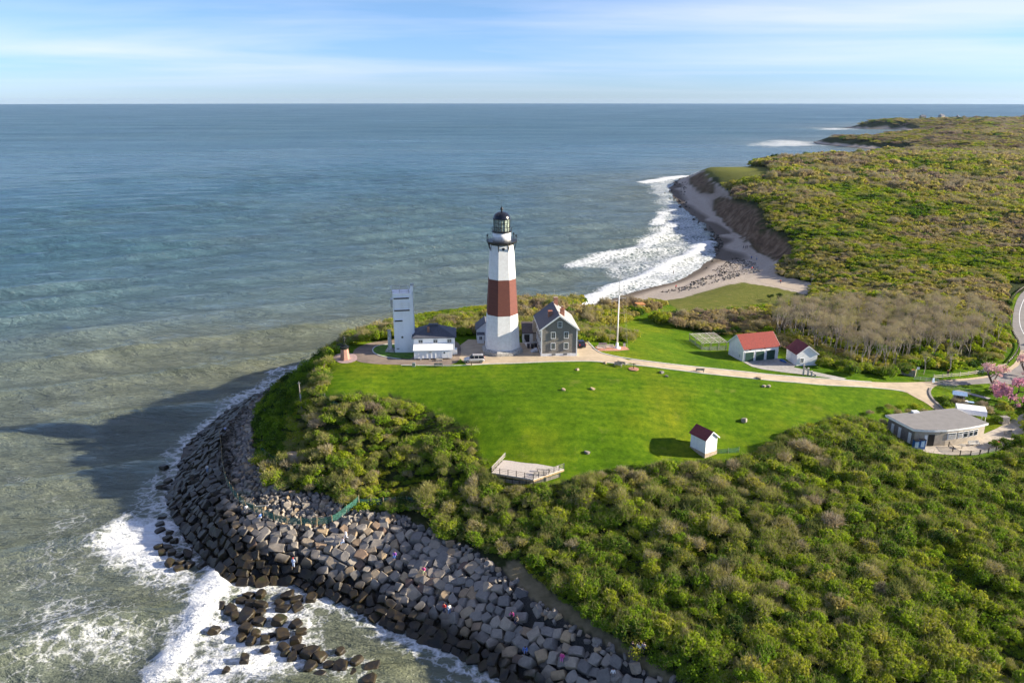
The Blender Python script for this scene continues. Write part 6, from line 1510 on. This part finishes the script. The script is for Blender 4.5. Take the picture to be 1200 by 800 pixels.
for p, q, n, mt in ((lp[0], lp[1], 5, M['wood_dark']), (lp[1], lp[2], 6, M['wood_grey']), (lp[3], lp[0], 5, M['wood_pale'])):
    for i in range(n + 1 if mt is not M['wood_dark'] else n + 1):
        s = p + (q - p) * i / n * 0.995; m_ = MB(); m_.box(s[0], s[1], 0, 0.13, 0.13, 1.12); m_.build('railing_post', mt, dk)
    m_ = MB()
    for zz in (0.4, 0.75, 1.06): m_.bar((p[0], p[1], zz), (q[0], q[1], zz), 0.05, 0.07 if mt is not M['wood_dark'] else 0.03)
    m_.build('rail', mt, dk)
for k, (px, py) in enumerate(((637, 552.5), (633, 556.0))):
    q = W(px, py, 12.75); o = empty('deck_bench', q, R(-8), ('long low bench on the deck, the one nearer the lawn', 'long low bench on the deck, the one nearer the railing')[k], 'bench', 'benches on the deck')
    b = MB(); b.box(0, 0, 0.42, 2.6, 0.4, 0.07); b.build('seat', M['wood_grey'], o)
    for x_ in (-1.1, 1.1): b = MB(); b.box(x_, 0, 0, 0.1, 0.35, 0.42); b.build('leg', M['wood_grey'], o)
q = W(654, 545.5, 12.75); o = empty('deck_steps', q, R(-18), 'short wooden steps at the right end of the deck', 'steps')
for k in range(3): b = MB(); b.box(k * 0.32, 0, -0.2 - k * 0.18, 0.34, 1.4, 0.12); b.build('tread', M['wood_pale'], o)

# ------------------------------------------------------------------ benches and small things on the lawns
def bench(px, py, rz, label, mt, L=1.8, group=None):
    q = on(px, py); o = empty('park_bench', q, rz, label, 'bench', group)
    b = MB()
    for k in range(4): b.box(0, -0.18 + k * 0.13, 0.44, L, 0.11, 0.04)
    b.build('seat', mt, o)
    b = MB()
    for k in range(4): b.box(0, 0.30 + k * 0.03, 0.55 + k * 0.12, L, 0.04, 0.10)
    b.build('backrest', mt, o)
    for x_ in (-L / 2 + .12, L / 2 - .12):
        b = MB(); b.box(x_, -0.2, 0, 0.08, 0.08, 0.62); b.box(x_, 0.26, 0, 0.08, 0.08, 0.98); b.box(x_, 0.03, 0.62, 0.08, 0.55, 0.05); b.build('leg', mt, o)
    return o
bench(724, 429.5, R(-28), 'grey wooden bench on the lawn edge beside the compass post', M['wood_grey'], 1.9)
bench(728.5, 427.6, R(152), 'second grey bench back to back with the one by the compass post', M['wood_grey'], 1.9)
bench(820, 435.8, R(176), 'grey bench standing alone below the road on the lawn', M['wood_grey'], 1.9)
bench(704.5, 409.6, R(4), 'pale bench on the brick plaza, left one facing the flagpole', M['wood_pale'], 2.0, 'benches on the brick plaza')
bench(714.5, 408.6, R(4), 'pale bench on the brick plaza, right one next to the flagpole', M['wood_pale'], 2.0, 'benches on the brick plaza')
bench(706, 405.6, R(184), 'pale bench on the brick plaza, rear one at the grass', M['wood_pale'], 2.0, 'benches on the brick plaza')
bench(514, 429.6, R(180), 'weathered bench on the grass strip below the white shed', M['wood_grey'], 1.9)
q = on(485, 429.2); o = empty('utility_box', q, 0, 'small pale utility box on the lawn edge below the tower', 'box'); b = MB(); b.box(0, 0, 0, .7, .5, .8); b.build('body', M['metal'], o, False, .03); b = MB(); b.box(0, 0, .8, .76, .56, .06); b.build('lid', M['metal'], o)
q = on(742.5, 432.5); o = empty('compass_post', q, 0, 'dark post in a round stone ring on the lawn by the road', 'post')
b = MB(); b.lathe([(1.0, 0), (1.15, 0), (1.15, .16), (0.6, .18), (0.3, .22)], 14); b.build('stone_ring', M['brick_paving'], o); b = MB(); b.tube((0, 0, 0), (0, 0, 1.45), .09, .07, 8); b.tube((-.4, 0, 1.3), (.4, 0, 1.3), .05); b.build('post', M['black'], o)
q = on(552.5, 428.2); o = empty('marker_post', q, 0, 'short wooden marker post on the lawn edge below the silver car', 'post'); b = MB(); b.box(0, 0, 0, .22, .22, .75); b.build('post', M['wood_tan'], o); b = MB(); b.box(0, 0, .75, .3, .3, .08); b.build('cap', M['wood_dark'], o)
# flagpole
q = on(723, 408); fp = empty('flagpole', q, 0, 'tall white flagpole with a crosstree on the brick plaza', 'flagpole')
b = MB(); b.lathe([(.9, 0), (.9, .18), (.45, .3), (.3, 1.4)], 12); b.build('base', M['white_trim'], fp, True); b = MB(); b.tube((0, 0, .2), (0, 0, 13.2), .19, .11, 10); b.build('pole', M['white_trim'], fp, True)
b = MB(); b.tube((0, 0, 12.2), (0, 0, 20.5), .085, .035, 8); b.build('topmast', M['metal'], fp); b = MB(); b.bar((-1.6, 0, 12.6), (1.6, 0, 12.6), .06, .06); b.build('crosstree', M['white_trim'], fp)
b = MB(); b.tube((-1.6, 0, 12.6), (-1.9, -.4, .1), .018, n=4); b.tube((1.6, 0, 12.6), (2.6, .3, 0.1), .018, n=4); b.tube((0, 0, 19), (2.6, .3, .1), .012, n=4); b.build('stay', M['metal'], fp)
q = on(731.5, 406.2); o = empty('plaza_pedestal', q, 0, 'small white pedestal sign on the brick plaza right of the flagpole', 'pedestal'); b = MB(); b.box(0, 0, 0, .5, .4, 1.0); b.build('base', M['white_trim'], o); b = MB(); b.box(0, -.05, 1.0, .7, .5, .08); b.build('plaque', M['bronze'], o)
# memorial statue
q = on(404.5, 420.5); mo = empty('memorial_statue', q, 0, 'dark bronze figure hauling lines on a pink granite pedestal', 'statue')
b = MB(); b.lathe([(1.25, 0), (1.25, .15), (1.1, .2), (0.85, 2.3), (0.85, 2.45)], 8); b.build('pedestal', M['pink_granite'], mo)
b = MB(); b.lathe([(.8, 2.45), (1.0, 2.6), (1.05, 2.95), (.8, 3.1), (.4, 3.15)], 12); b.bar((-1.7, .1, 3.5), (1.1, 0, 2.9), .2, .3); b.bar((-1.6, -.3, 4.3), (.2, 0, 3.2), .1, .1); b.build('boat_bow', M['bronze'], mo)
def person_skeleton(pose):
    J = {'stand': dict(hip=(0, 0, .92), chest=(0, 0, 1.36), neck=(0, 0, 1.48), head=(0, .02, 1.64), kl=(.11, .03, .5), kr=(-.11, .03, .5), fl=(.13, 0, .06), fr=(-.13, 0, .06), tl=(.15, .16, .04), tr=(-.15, .16, .04), el=(.27, -.03, 1.12), er=(-.27, -.03, 1.12), hl=(.27, .08, .88), hr=(-.27, .08, .88)),
         'walk': dict(hip=(0, 0, .90), chest=(0, .04, 1.34), neck=(0, .06, 1.46), head=(0, .09, 1.62), kl=(.10, .22, .52), kr=(-.10, -.02, .48), fl=(.11, .30, .08), fr=(-.11, -.34, .14), tl=(.12, .46, .05), tr=(-.12, -.20, .04), el=(.26, -.14, 1.12), er=(-.26, .12, 1.12), hl=(.26, -.06, .90), hr=(-.25, .30, .96)),
         'sit': dict(hip=(0, 0, .46), chest=(0, .05, .90), neck=(0, .08, 1.02), head=(0, .11, 1.18), kl=(.13, .44, .50), kr=(-.13, .44, .50), fl=(.13, .46, .08), fr=(-.13, .46, .08), tl=(.13, .62, .05), tr=(-.13, .62, .05), el=(.27, .12, .70), er=(-.27, .12, .70), hl=(.18, .38, .62), hr=(-.18, .38, .62)),
         'climb': dict(hip=(0, 0, .78), chest=(0, .22, 1.14), neck=(0, .29, 1.24), head=(0, .37, 1.37), kl=(.13, .28, .62), kr=(-.13, .05, .40), fl=(.13, .24, .22), fr=(-.13, -.22, .06), tl=(.13, .40, .20), tr=(-.13, -.06, .03), el=(.30, .36, .98), er=(-.30, .30, .95), hl=(.26, .56, .80), hr=(-.26, .5, .76))}[pose]
    return J
def skin(name, pts, edges, radii, material, parent, sub=1):
    me_ = bpy.data.meshes.new(name); me_.from_pydata([Vector(p) for p in pts], edges, []); o = bpy.data.objects.new(name, me_); COL.objects.link(o)
    sk = o.modifiers.new('skin', 'SKIN'); sk.use_smooth_shade = True
    if not me_.skin_vertices: me_.skin_vertices.new()
    for i, r_ in enumerate(radii): me_.skin_vertices[0].data[i].radius = (r_, r_)
    me_.skin_vertices[0].data[0].use_root = True
    if sub: ss = o.modifiers.new('sub', 'SUBSURF'); ss.levels = sub; ss.render_levels = sub
    dg = bpy.context.evaluated_depsgraph_get(); ne = bpy.data.meshes.new_from_object(o.evaluated_get(dg)); o.modifiers.clear(); o.data = ne; bpy.data.meshes.remove(me_)
    ne.materials.clear(); ne.materials.append(material); o.parent = parent; return o
POSES = {}
def pose_meshes(pose):
    if pose in POSES: return POSES[pose]
    J = person_skeleton(pose); V = lambda a: Vector(J[a]); mid = lambda a, b, t=.5: V(a).lerp(V(b), t)
    sl_ = V('chest') + Vector((.19, 0, .05)); sr_ = V('chest') + Vector((-.19, 0, .05)); hl_ = V('hip') + Vector((.10, 0, -.04)); hr_ = V('hip') + Vector((-.10, 0, -.04))
    P = [V('hip'), V('chest'), V('neck'), V('head'), V('head') + Vector((0, .01, .10)), hl_, V('kl'), V('fl'), V('tl'), hr_, V('kr'), V('fr'), V('tr'), sl_, V('el'), V('hl'), sr_, V('er'), V('hr')]
    E = [(0, 1), (1, 2), (2, 3), (3, 4), (0, 5), (5, 6), (6, 7), (7, 8), (0, 9), (9, 10), (10, 11), (11, 12), (1, 13), (13, 14), (14, 15), (1, 16), (16, 17), (17, 18)]
    Rr = [.13, .15, .06, .10, .085, .085, .058, .042, .038, .085, .058, .042, .038, .062, .043, .034, .062, .043, .034]
    tmp = empty('person')
    body = skin('body', P, E, Rr, M['skin'], tmp)
    sh_ = skin('jacket', [V('hip') + Vector((0, 0, .02)), V('chest'), mid('chest', 'neck', .7), sl_, V('el'), V('el').lerp(V('hl'), .75), sr_, V('er'), V('er').lerp(V('hr'), .75)], [(0, 1), (1, 2), (1, 3), (3, 4), (4, 5), (1, 6), (6, 7), (7, 8)], [.165, .18, .085, .085, .065, .055, .085, .065, .055], M['cloth'], tmp)
    tr_ = skin('trousers', [V('hip'), hl_, V('kl'), V('kl').lerp(V('fl'), .9), hr_, V('kr'), V('kr').lerp(V('fr'), .9)], [(0, 1), (1, 2), (2, 3), (0, 4), (4, 5), (5, 6)], [.15, .105, .078, .065, .105, .078, .065], M['cloth'], tmp)
    hb = MB(); hc = V('head') + Vector((0, -.025, .045)); hb.sphere(tuple(hc), .118, 12, 8, 0, 1.05); hr2 = hb.build('hair', M['hair'], tmp, True)
    ms = [(o.name.split('.')[0], o.data) for o in (body, sh_, tr_, hr2)]
    for o in (body, sh_, tr_, hr2, tmp): bpy.data.objects.remove(o, do_unlink=True)
    POSES[pose] = ms; return ms
def person(p, rz, pose, c1, c2, label, group=None, s=1.0, hat=None):
    o = empty('person', p, rz, label, 'person', group); o.scale = (s, s, s)
    for nm, me_ in pose_meshes(pose):
        c_ = bpy.data.objects.new(nm, me_); COL.objects.link(c_); c_.parent = o
        if nm == 'jacket': c_.color = (*c1, 1)
        if nm == 'trousers': c_.color = (*c2, 1)
        if nm == 'hair' and hat:
            c_.name = 'hat'; c_.data = me_.copy(); c_.data.materials.clear(); c_.data.materials.append(M['cloth']); c_.color = (*hat, 1)
    return o
st_ = []
for nm, me_ in pose_meshes('walk')[:1]:
    c_ = bpy.data.objects.new('figure', me_.copy()); c_.data.materials.clear(); c_.data.materials.append(M['bronze']); COL.objects.link(c_); c_.parent = mo; c_.location = (.1, 0, 3.05); c_.scale = (1.9, 1.7, 1.5); c_.rotation_euler.z = R(90)
WHT, RED_, BLU, NVY, PUR, PNK, BLK, JEAN, GRY = (.75, .74, .72), (.55, .03, .03), (.05, .16, .5), (.02, .03, .08), (.30, .10, .45), (.75, .08, .30), (.015, .015, .018), (.20, .30, .48), (.2, .2, .2)
PEOPLE = [(289.6,604,0.3,'stand',WHT,GRY,'person in white standing on the bench by the green netting'),(306,611,1.2,'sit',BLU,WHT,'person in blue sitting on the sunlit bench by the netting'),
 (344.5,667,2.9,'stand',(.45,.55,.75),(.5,.6,.78),'person in pale blue with a red cap standing at the front of the rounded corner'),(406,634,2.2,'walk',WHT,(.6,.62,.7),'person in white walking down among the blocks by the green netting'),(403,640,2.0,'sit',(.5,.5,.6),JEAN,'person in pale clothes sitting just below the walker in white'),
 (463,656,3.0,'sit',PUR,BLU,'person in purple sitting in the middle of the right wall'),(497,674,2.8,'sit',PNK,(.3,.35,.2),'person in a pink top sitting on the blocks between the purple and the pair'),(521,721,2.6,'stand',RED_,NVY,'person in red standing in a pair above the dark lower blocks'),(526.5,722,3.4,'stand',WHT,JEAN,'person in white and jeans standing in a pair above the dark lower blocks'),
 (601,728,2.7,'climb',PNK,BLK,'person in bright pink climbing on the right wall'),(606,733,2.4,'sit',(.25,.2,.15),NVY,'person in brown sitting below the pink climber'),(616,769,2.9,'climb',BLU,(.15,.25,.55),'person in blue bending over on the lower right wall'),(659,776,2.8,'sit',PNK,(.6,.15,.4),'person dressed all in pink sitting on the lower right blocks'),(718,799,3.1,'stand',WHT,GRY,'person in white standing at the bottom edge of the wall'),
 (741,764,2.5,'sit',BLK,GRY,'person in black sitting at the path edge, left one of the three'),(748,765.5,2.6,'sit',WHT,BLK,'person in white sitting at the path edge, middle one of the three'),(754,765,2.7,'sit',(.4,.35,.4),NVY,'person in grey sitting at the path edge, right one of the three'),
 (243.6,556,1.0,'stand',WHT,JEAN,'person in white standing on the shaded seaward wall'),(264.5,508,.4,'sit',(.45,.5,.75),NVY,'person in pale blue sitting high on the shaded seaward wall')]
for px, py, rz, ps_, c1, c2, lb in PEOPLE:
    q = on(px, py); person((q[0], q[1], q[2] + 0.45), rz, ps_, c1, c2, lb, 'people on the sea wall', 1.05, RED_ if 'red cap' in lb else None)
FARP = [(871,291.5,BLK,NVY,'dark dressed person in the beach group of three, left one'),(873.3,291.7,NVY,BLK,'dark dressed person in the beach group of three, middle one'),(875.3,291.4,BLK,BLK,'dark dressed person in the beach group of three, right one'),(880.5,304,BLU,NVY,'person in blue on the beach under the bluff end'),(886.5,305,WHT,JEAN,'person in white on the beach under the bluff end'),(881,317,RED_,BLK,'person in red on the cobbles near the path mouth'),(883,314.5,GRY,BLK,'person in grey next to the one in red on the cobbles'),
 (914.5,332.5,(.6,.12,.06),NVY,'person in orange red walking on the sandy path'),(952,325.5,WHT,BLK,'person in white at the inland end of the path'),(951.5,331,(.6,.6,.5),NVY,'person in cream at the inland end of the path below the one in white'),(792,338.5,RED_,BLK,'person in red near the water line on the narrow beach'),(843.5,325.5,BLK,BLK,'dark dressed person at the knoll corner of the beach'),(827,328.5,NVY,BLK,'dark dressed person on the dark stones below the knoll'),(789,321.5,BLK,BLK,'surfer in a dark suit standing in the white surf')]
for i, (px, py, c1, c2, lb) in enumerate(FARP):
    q = on(px, py); person((q[0], q[1], q[2] + .02), rng.uniform(0, 6.28), 'walk' if i % 3 == 0 else 'stand', c1, c2, lb, 'people on the beach', 1.08)

# ------------------------------------------------------------------ cars
def car(p, rz, label, paint, suv=True):
    o = empty('parked_car', p, rz, label, 'car'); L, Wd, H_ = (4.7, 1.88, 1.75) if suv else (4.5, 1.8, 1.48)
    # body: stations along the length (x, half width, z bottom, z shoulder)
    xs = [-L/2, -L/2 + .12, -L/2 + .5, -.8, .6, 1.1, L/2 - .45, L/2 - .1, L/2]
    hw = [Wd*.40, Wd*.47, Wd*.5, Wd*.5, Wd*.5, Wd*.495, Wd*.48, Wd*.43, Wd*.36]
    zb = [.5, .36, .30, .28, .28, .28, .32, .38, .48]; zt = [.92, 1.0, 1.04, 1.04, 1.02, 1.0, .92, .82, .70]
    V, F = [], []
    for x, h, a, c_ in zip(xs, hw, zb, zt):
        V += [(x, -h * .92, a), (x, -h, (a + c_) / 2), (x, -h * .95, c_), (x, -h * .6, c_ + .03), (x, h * .6, c_ + .03), (x, h * .95, c_), (x, h, (a + c_) / 2), (x, h * .92, a)]
    n = len(xs)
    for i in range(n - 1):
        for k in range(8): F.append((i * 8 + k, i * 8 + (k + 1) % 8, (i + 1) * 8 + (k + 1) % 8, (i + 1) * 8 + k))
    F += [tuple(range(7, -1, -1)), tuple((n - 1) * 8 + k for k in range(8))]
    F = [tuple(reversed(q)) for q in F]
    mesh_obj('body', V, F, paint, o, True)
    def cabin(inset, z0, z1, m, nm, xr, xf, top_r, top_f, par):
        w0, w1 = Wd * .46 - inset, Wd * .38 - inset
        b_ = MB(); b_.add([(xr, -w0, z0), (xf, -w0, z0), (xf, w0, z0), (xr, w0, z0), (top_r, -w1, z1), (top_f, -w1, z1), (top_f, w1, z1), (top_r, w1, z1)], [(3,2,1,0),(4,5,6,7),(0,1,5,4),(1,2,6,5),(2,3,7,6),(3,0,4,7)]); return b_.build(nm, m, par, False, .05)
    xr = -L/2 + (.15 if suv else .35)
    cabin(0.0, .98, H_ - .06, M['car_glass'], 'windows', xr, 1.15, xr + (.28 if suv else .75), .35, o)
    b_ = MB(); b_.box((xr + (.28 if suv else .75) + .35) / 2, 0, H_ - .09, .35 - xr - (.28 if suv else .75) + .06, Wd * .76, .09); b_.build('roof', paint, o, False, .03)
    for x in (-.9, .05):
        for sd in (-1, 1): b_ = MB(); b_.bar((x - .05, sd * Wd * .457, 1.0), (x, sd * Wd * .385, H_ - .07), .05, .09); b_.build('door_pillar', paint, o)
    for x in (-L/2 + .88, L/2 - .88):
        for sd in (-1, 1):
            b_ = MB(); b_.tube((x, sd * (Wd/2 - .22), .35), (x, sd * (Wd/2 + .01), .35), .35, .35, 18); wh = b_.build('wheel', M['rubber'], o)
            b_ = MB(); b_.tube((x, sd * (Wd/2 - .1), .35), (x, sd * (Wd/2 + .025), .35), .22, .2, 12); b_.build('rim', M['metal'], wh)
    for sd in (-1, 1):
        b_ = MB(); b_.box(L/2 - .12, sd * Wd * .34, .68, .22, .34, .14); b_.build('headlight', M['lamp_white'], o)
        b_ = MB(); b_.box(-L/2 + .05, sd * Wd * .40, .82, .14, .2, .3); b_.build('tail_light', M['lamp_red'], o)
        b_ = MB(); b_.box(.95, sd * (Wd/2 + .06), .98, .16, .2, .14); b_.build('mirror', paint, o)
        if suv: b_ = MB(); b_.bar((-1.6, sd * .6, H_ + .04), (.2, sd * .6, H_ + .04), .05, .05); b_.build('roof_rail', M['black'], o)
    b_ = MB(); b_.box(L/2 - .02, 0, .45, .12, Wd * .7, .16); b_.build('bumper', M['black'], o)
    b_ = MB(); b_.box(-L/2 + .0, 0, .42, .12, Wd * .74, .16); b_.build('bumper', M['black'], o); return o
q = on(556, 424.2); car((q[0], q[1], q[2] + .05), R(183), 'silver parked car at the foot of the lighthouse', M['silver_paint'])
q = on(680, 405.5); car((q[0], q[1], q[2] + .05), R(100), 'dark blue parked car beside the grey shingled house', M['dark_paint'], False)

# ------------------------------------------------------------------ odds and ends
q = on(457.3, 411.5); pl = empty('pillar_monument', q, 0, 'pale weathered square pillar on a stepped base in the lawn island', 'monument')
b = MB(); b.box(0, 0, -.1, 2.0, 2.0, .4); b.box(0, 0, .3, 1.5, 1.5, .35); b.build('base', M['stone_base'], pl)
b = MB(); b.add([(-.45,-.45,.65),(.45,-.45,.65),(.45,.45,.65),(-.45,.45,.65),(-.32,-.32,5.0),(.32,-.32,5.0),(.32,.32,5.0),(-.32,.32,5.0)], [(3,2,1,0),(4,5,6,7),(0,1,5,4),(1,2,6,5),(2,3,7,6),(3,0,4,7)]); b.build('shaft', mat('lichen_stone', (.50, .52, .50), .85, var=.3, scale=3), pl)
b = MB(); b.box(0, 0, 5.0, .8, .8, .25); b.build('cap', M['stone_base'], pl)
q = on(353.8, 483); up = empty('utility_pole', q, 0, 'slim grey pole standing in the scrub on the seaward slope', 'pole')
b = MB(); b.tube((0, 0, -.3), (-.1, 0, 6.4), .12, .09, 8); b.build('pole', M['wood_grey'], up); b = MB(); b.box(0.02, -.14, 3.3, .3, .22, .7); b.build('box', M['metal'], up); b = MB(); b.tube((-.1, 0, 6.2), (-.1, 0, 6.9), .05); b.bar((-.5, 0, 6.5), (.3, 0, 6.5), .06, .06); b.build('antenna', M['metal'], up)
q = on(946, 439.8); ts = empty('timber_sculpture', q, R(-18), 'pale weathered timber posts stepping down beside the road junction', 'sculpture')
for k, (x_, h_) in enumerate(((-.9, 2.6), (0.1, 1.9), (.9, 1.2), (1.7, .6))):
    b = MB(); b.box(x_, 0, -.2, .38, .38, h_ + .2); b.build('post', M['wood_pale'], ts)
b = MB(); b.bar((-.9, 0, 1.8), (.1, 0, 1.2), .2, .25); b.bar((.1, 0, 1.2), (1.7, 0, .4), .2, .25); b.build('brace', M['wood_pale'], ts)
q = on(1062, 440.5); en = empty('wooden_enclosure', q, R(-12), 'grey plank enclosure with rusty timber inside at the gate', 'enclosure')
for x0, y0, x1, y1, h_ in ((-2.6, 1.2, 1.9, .0, 1.5), (1.9, 0, 2.5, 1.6, 1.5), (-2.6, 1.2, -2.2, 2.6, 1.5)):
    L_ = math.hypot(x1 - x0, y1 - y0); b = MB(); b.box((x0 + x1) / 2, (y0 + y1) / 2, -.2, L_, .1, h_ + .2, 0, math.atan2(y1 - y0, x1 - x0)); b.build('plank_wall', M['wood_grey'], en)
b = MB(); b.box(.6, 1.6, 0, 3.0, 1.6, 1.2, 0, R(-14)); b.build('timber_stack', M['orange_roof'], en)
q = on(1074.3, 441.5); o = empty('sign_post', q, 0, 'white topped sign post beside the plank enclosure', 'sign'); b = MB(); b.tube((0, 0, 0), (0, 0, 2.3), .05); b.build('post', M['wood_grey'], o); b = MB(); b.box(0, -.05, 1.9, .7, .06, .6); b.build('panel', M['white_trim'], o)
q = on(1110.5, 440); o = empty('plaque_stand', q, 0, 'dark narrow plaque stand on the grass under the broad bare tree', 'sign'); b = MB(); b.box(0, 0, 0, .5, .12, 1.3); b.build('panel', M['wood_dark'], o); b = MB(); b.box(0, -.02, 1.3, .6, .2, .1); b.build('cap', M['orange_roof'], o)
q = on(1085, 447.2); ga_ = empty('road_gate', q, R(-22), 'low silver pipe gate across the road junction', 'gate')
b = MB()
for x_ in (-2.6, -1.3, 0, 1.3, 2.6): b.tube((x_, 0, 0), (x_, 0, 1.05), .05)
b.build('upright', M['metal'], ga_); b = MB()
for zz in (.4, .7, 1.0): b.tube((-2.6, 0, zz), (2.6, 0, zz), .045)
b.build('pipe', M['metal'], ga_)
q = on(1093, 447.5); o = empty('folded_sign_board', q, R(20), 'pale blue and pink folded board standing at the gate', 'sign board'); b = MB(); b.bar((0, -.25, 0), (0, 0, 1.0), .7, .05); b.build('panel', M['blue_light'], o); b = MB(); b.bar((0, .25, 0), (0, 0.03, 1.0), .7, .05); b.build('rear_panel', M['pink_paving'], o)
q = on(1123, 471); ki = empty('ticket_kiosk', q, R(-25), 'small kiosk with pale blue roof among shrubs inside the road bend', 'kiosk')
b = MB(); b.box(0, 0, 0, 2.2, 1.8, 2.0); b.build('wall', M['wood_grey'], ki); b = MB(); b.add([(-1.5,-1.2,2.0),(1.5,-1.2,2.0),(1.5,1.2,2.0),(-1.5,1.2,2.0),(-1.4,0,2.6),(1.4,0,2.6)], [(0,1,5,4),(2,3,4,5),(1,2,5),(3,0,4),(3,2,1,0)]); b.build('roof', M['blue_light'], ki); b = MB(); b.box(0, -.92, .9, 1.3, .08, .8); b.build('window', M['glass'], ki)
for px, py, lb in ((1128, 473, 'white topped table beside the blue roofed kiosk'), (1135, 474.5, 'pale blue topped table at the shrub edge right of the kiosk')):
    q = on(px, py); o = empty('picnic_table', q, R(-20), lb, 'table'); b = MB(); b.box(0, 0, .75, 2.0, .9, .07); b.build('tabletop', M['white_trim'] if 'white' in lb else M['blue_light'], o)
    for sd in (-1, 1): b = MB(); b.box(0, sd * .75, .45, 2.0, .28, .05); b.build('seat', M['wood_grey'], o); b = MB(); b.bar((sd * .7, -.7, 0), (sd * .7, .3, .75), .08, .08); b.bar((sd * .7, .7, 0), (sd * .7, -.3, .75), .08, .08); b.build('leg', M['wood_grey'], o)
q = on(1176, 495.5); o = empty('ribbed_cabinet', q, R(8), 'weathered grey slatted bin store under the yellow green bushes', 'bin store'); b = MB(); b.box(0, 0, 0, 1.6, 1.2, 1.5); b.build('body', M['wood_grey'], o)
b = MB(); 
for k in range(6): b.box(-.7 + k * .28, -.63, 0, .1, .06, 1.6)
b.build('slats', M['wood_pale'], o)
q = on(1168.5, 523.5); o = empty('litter_bin', q, 0, 'black round litter bin with a red lid on the terrace edge', 'bin'); b = MB(); b.lathe([(.3, 0), (.36, .9), (.36, .95)], 14); b.build('body', M['black'], o, True); b = MB(); b.lathe([(.38, .95), (.3, 1.15), (.02, 1.22)], 14); b.build('lid', M['lamp_red'], o, True)
bench(1141, 522, R(8), 'backed concrete bench under the pavilion windows on the terrace', M['kerb'], 2.4)
bench(1182, 510, R(12), 'wooden bench on the terrace near the picture edge', M['wood_grey'], 2.0)
q = on(1127, 525.2); o = empty('terrace_table', q, 0, 'round dark table on the sunlit terrace', 'table'); b = MB(); b.lathe([(.65, .72), (.65, .77)], 16); b.build('tabletop', M['wood_grey'], o); b = MB(); b.tube((0, 0, 0), (0, 0, .72), .06); b.lathe([(.35, 0), (.35, .04)], 12); b.build('leg', M['black'], o)
# drift logs on the bench
for (x0, y0, x1, y1), lb in (((283, 592, 300, 597), 'bleached drift log lying behind the netting, left one'), ((298, 598.5, 315, 597), 'bleached drift log lying behind the netting, right one')):
    p0, p1 = on(x0, y0), on(x1, y1); b = MB(); b.tube((p0[0], p0[1], p0[2] + .9), (p1[0], p1[1], p1[2] + .9), .14, .1, 8); tag(b.build('drift_log', M['wood_pale']), lb, 'log', 'drift logs by the netting')

# ------------------------------------------------------------------ air
HAZE = 0.000014
hm = bpy.data.materials.new('sea_haze'); hm.use_nodes = True; hm.node_tree.nodes.clear()
pv_ = hm.node_tree.nodes.new('ShaderNodeVolumePrincipled'); pv_.inputs['Color'].default_value = (0.50, 0.66, 0.92, 1); pv_.inputs['Density'].default_value = HAZE; pv_.inputs['Anisotropy'].default_value = 0.2
ho = hm.node_tree.nodes.new('ShaderNodeOutputMaterial'); hm.node_tree.links.new(pv_.outputs[0], ho.inputs['Volume'])
if HAZE > 0:
    hb = MB(); hb.box(0, 0, -9, 33000, 33000, 96); tag(hb.build('haze', hm), 'thin blue sea haze over the headland', None, None, 'stuff')
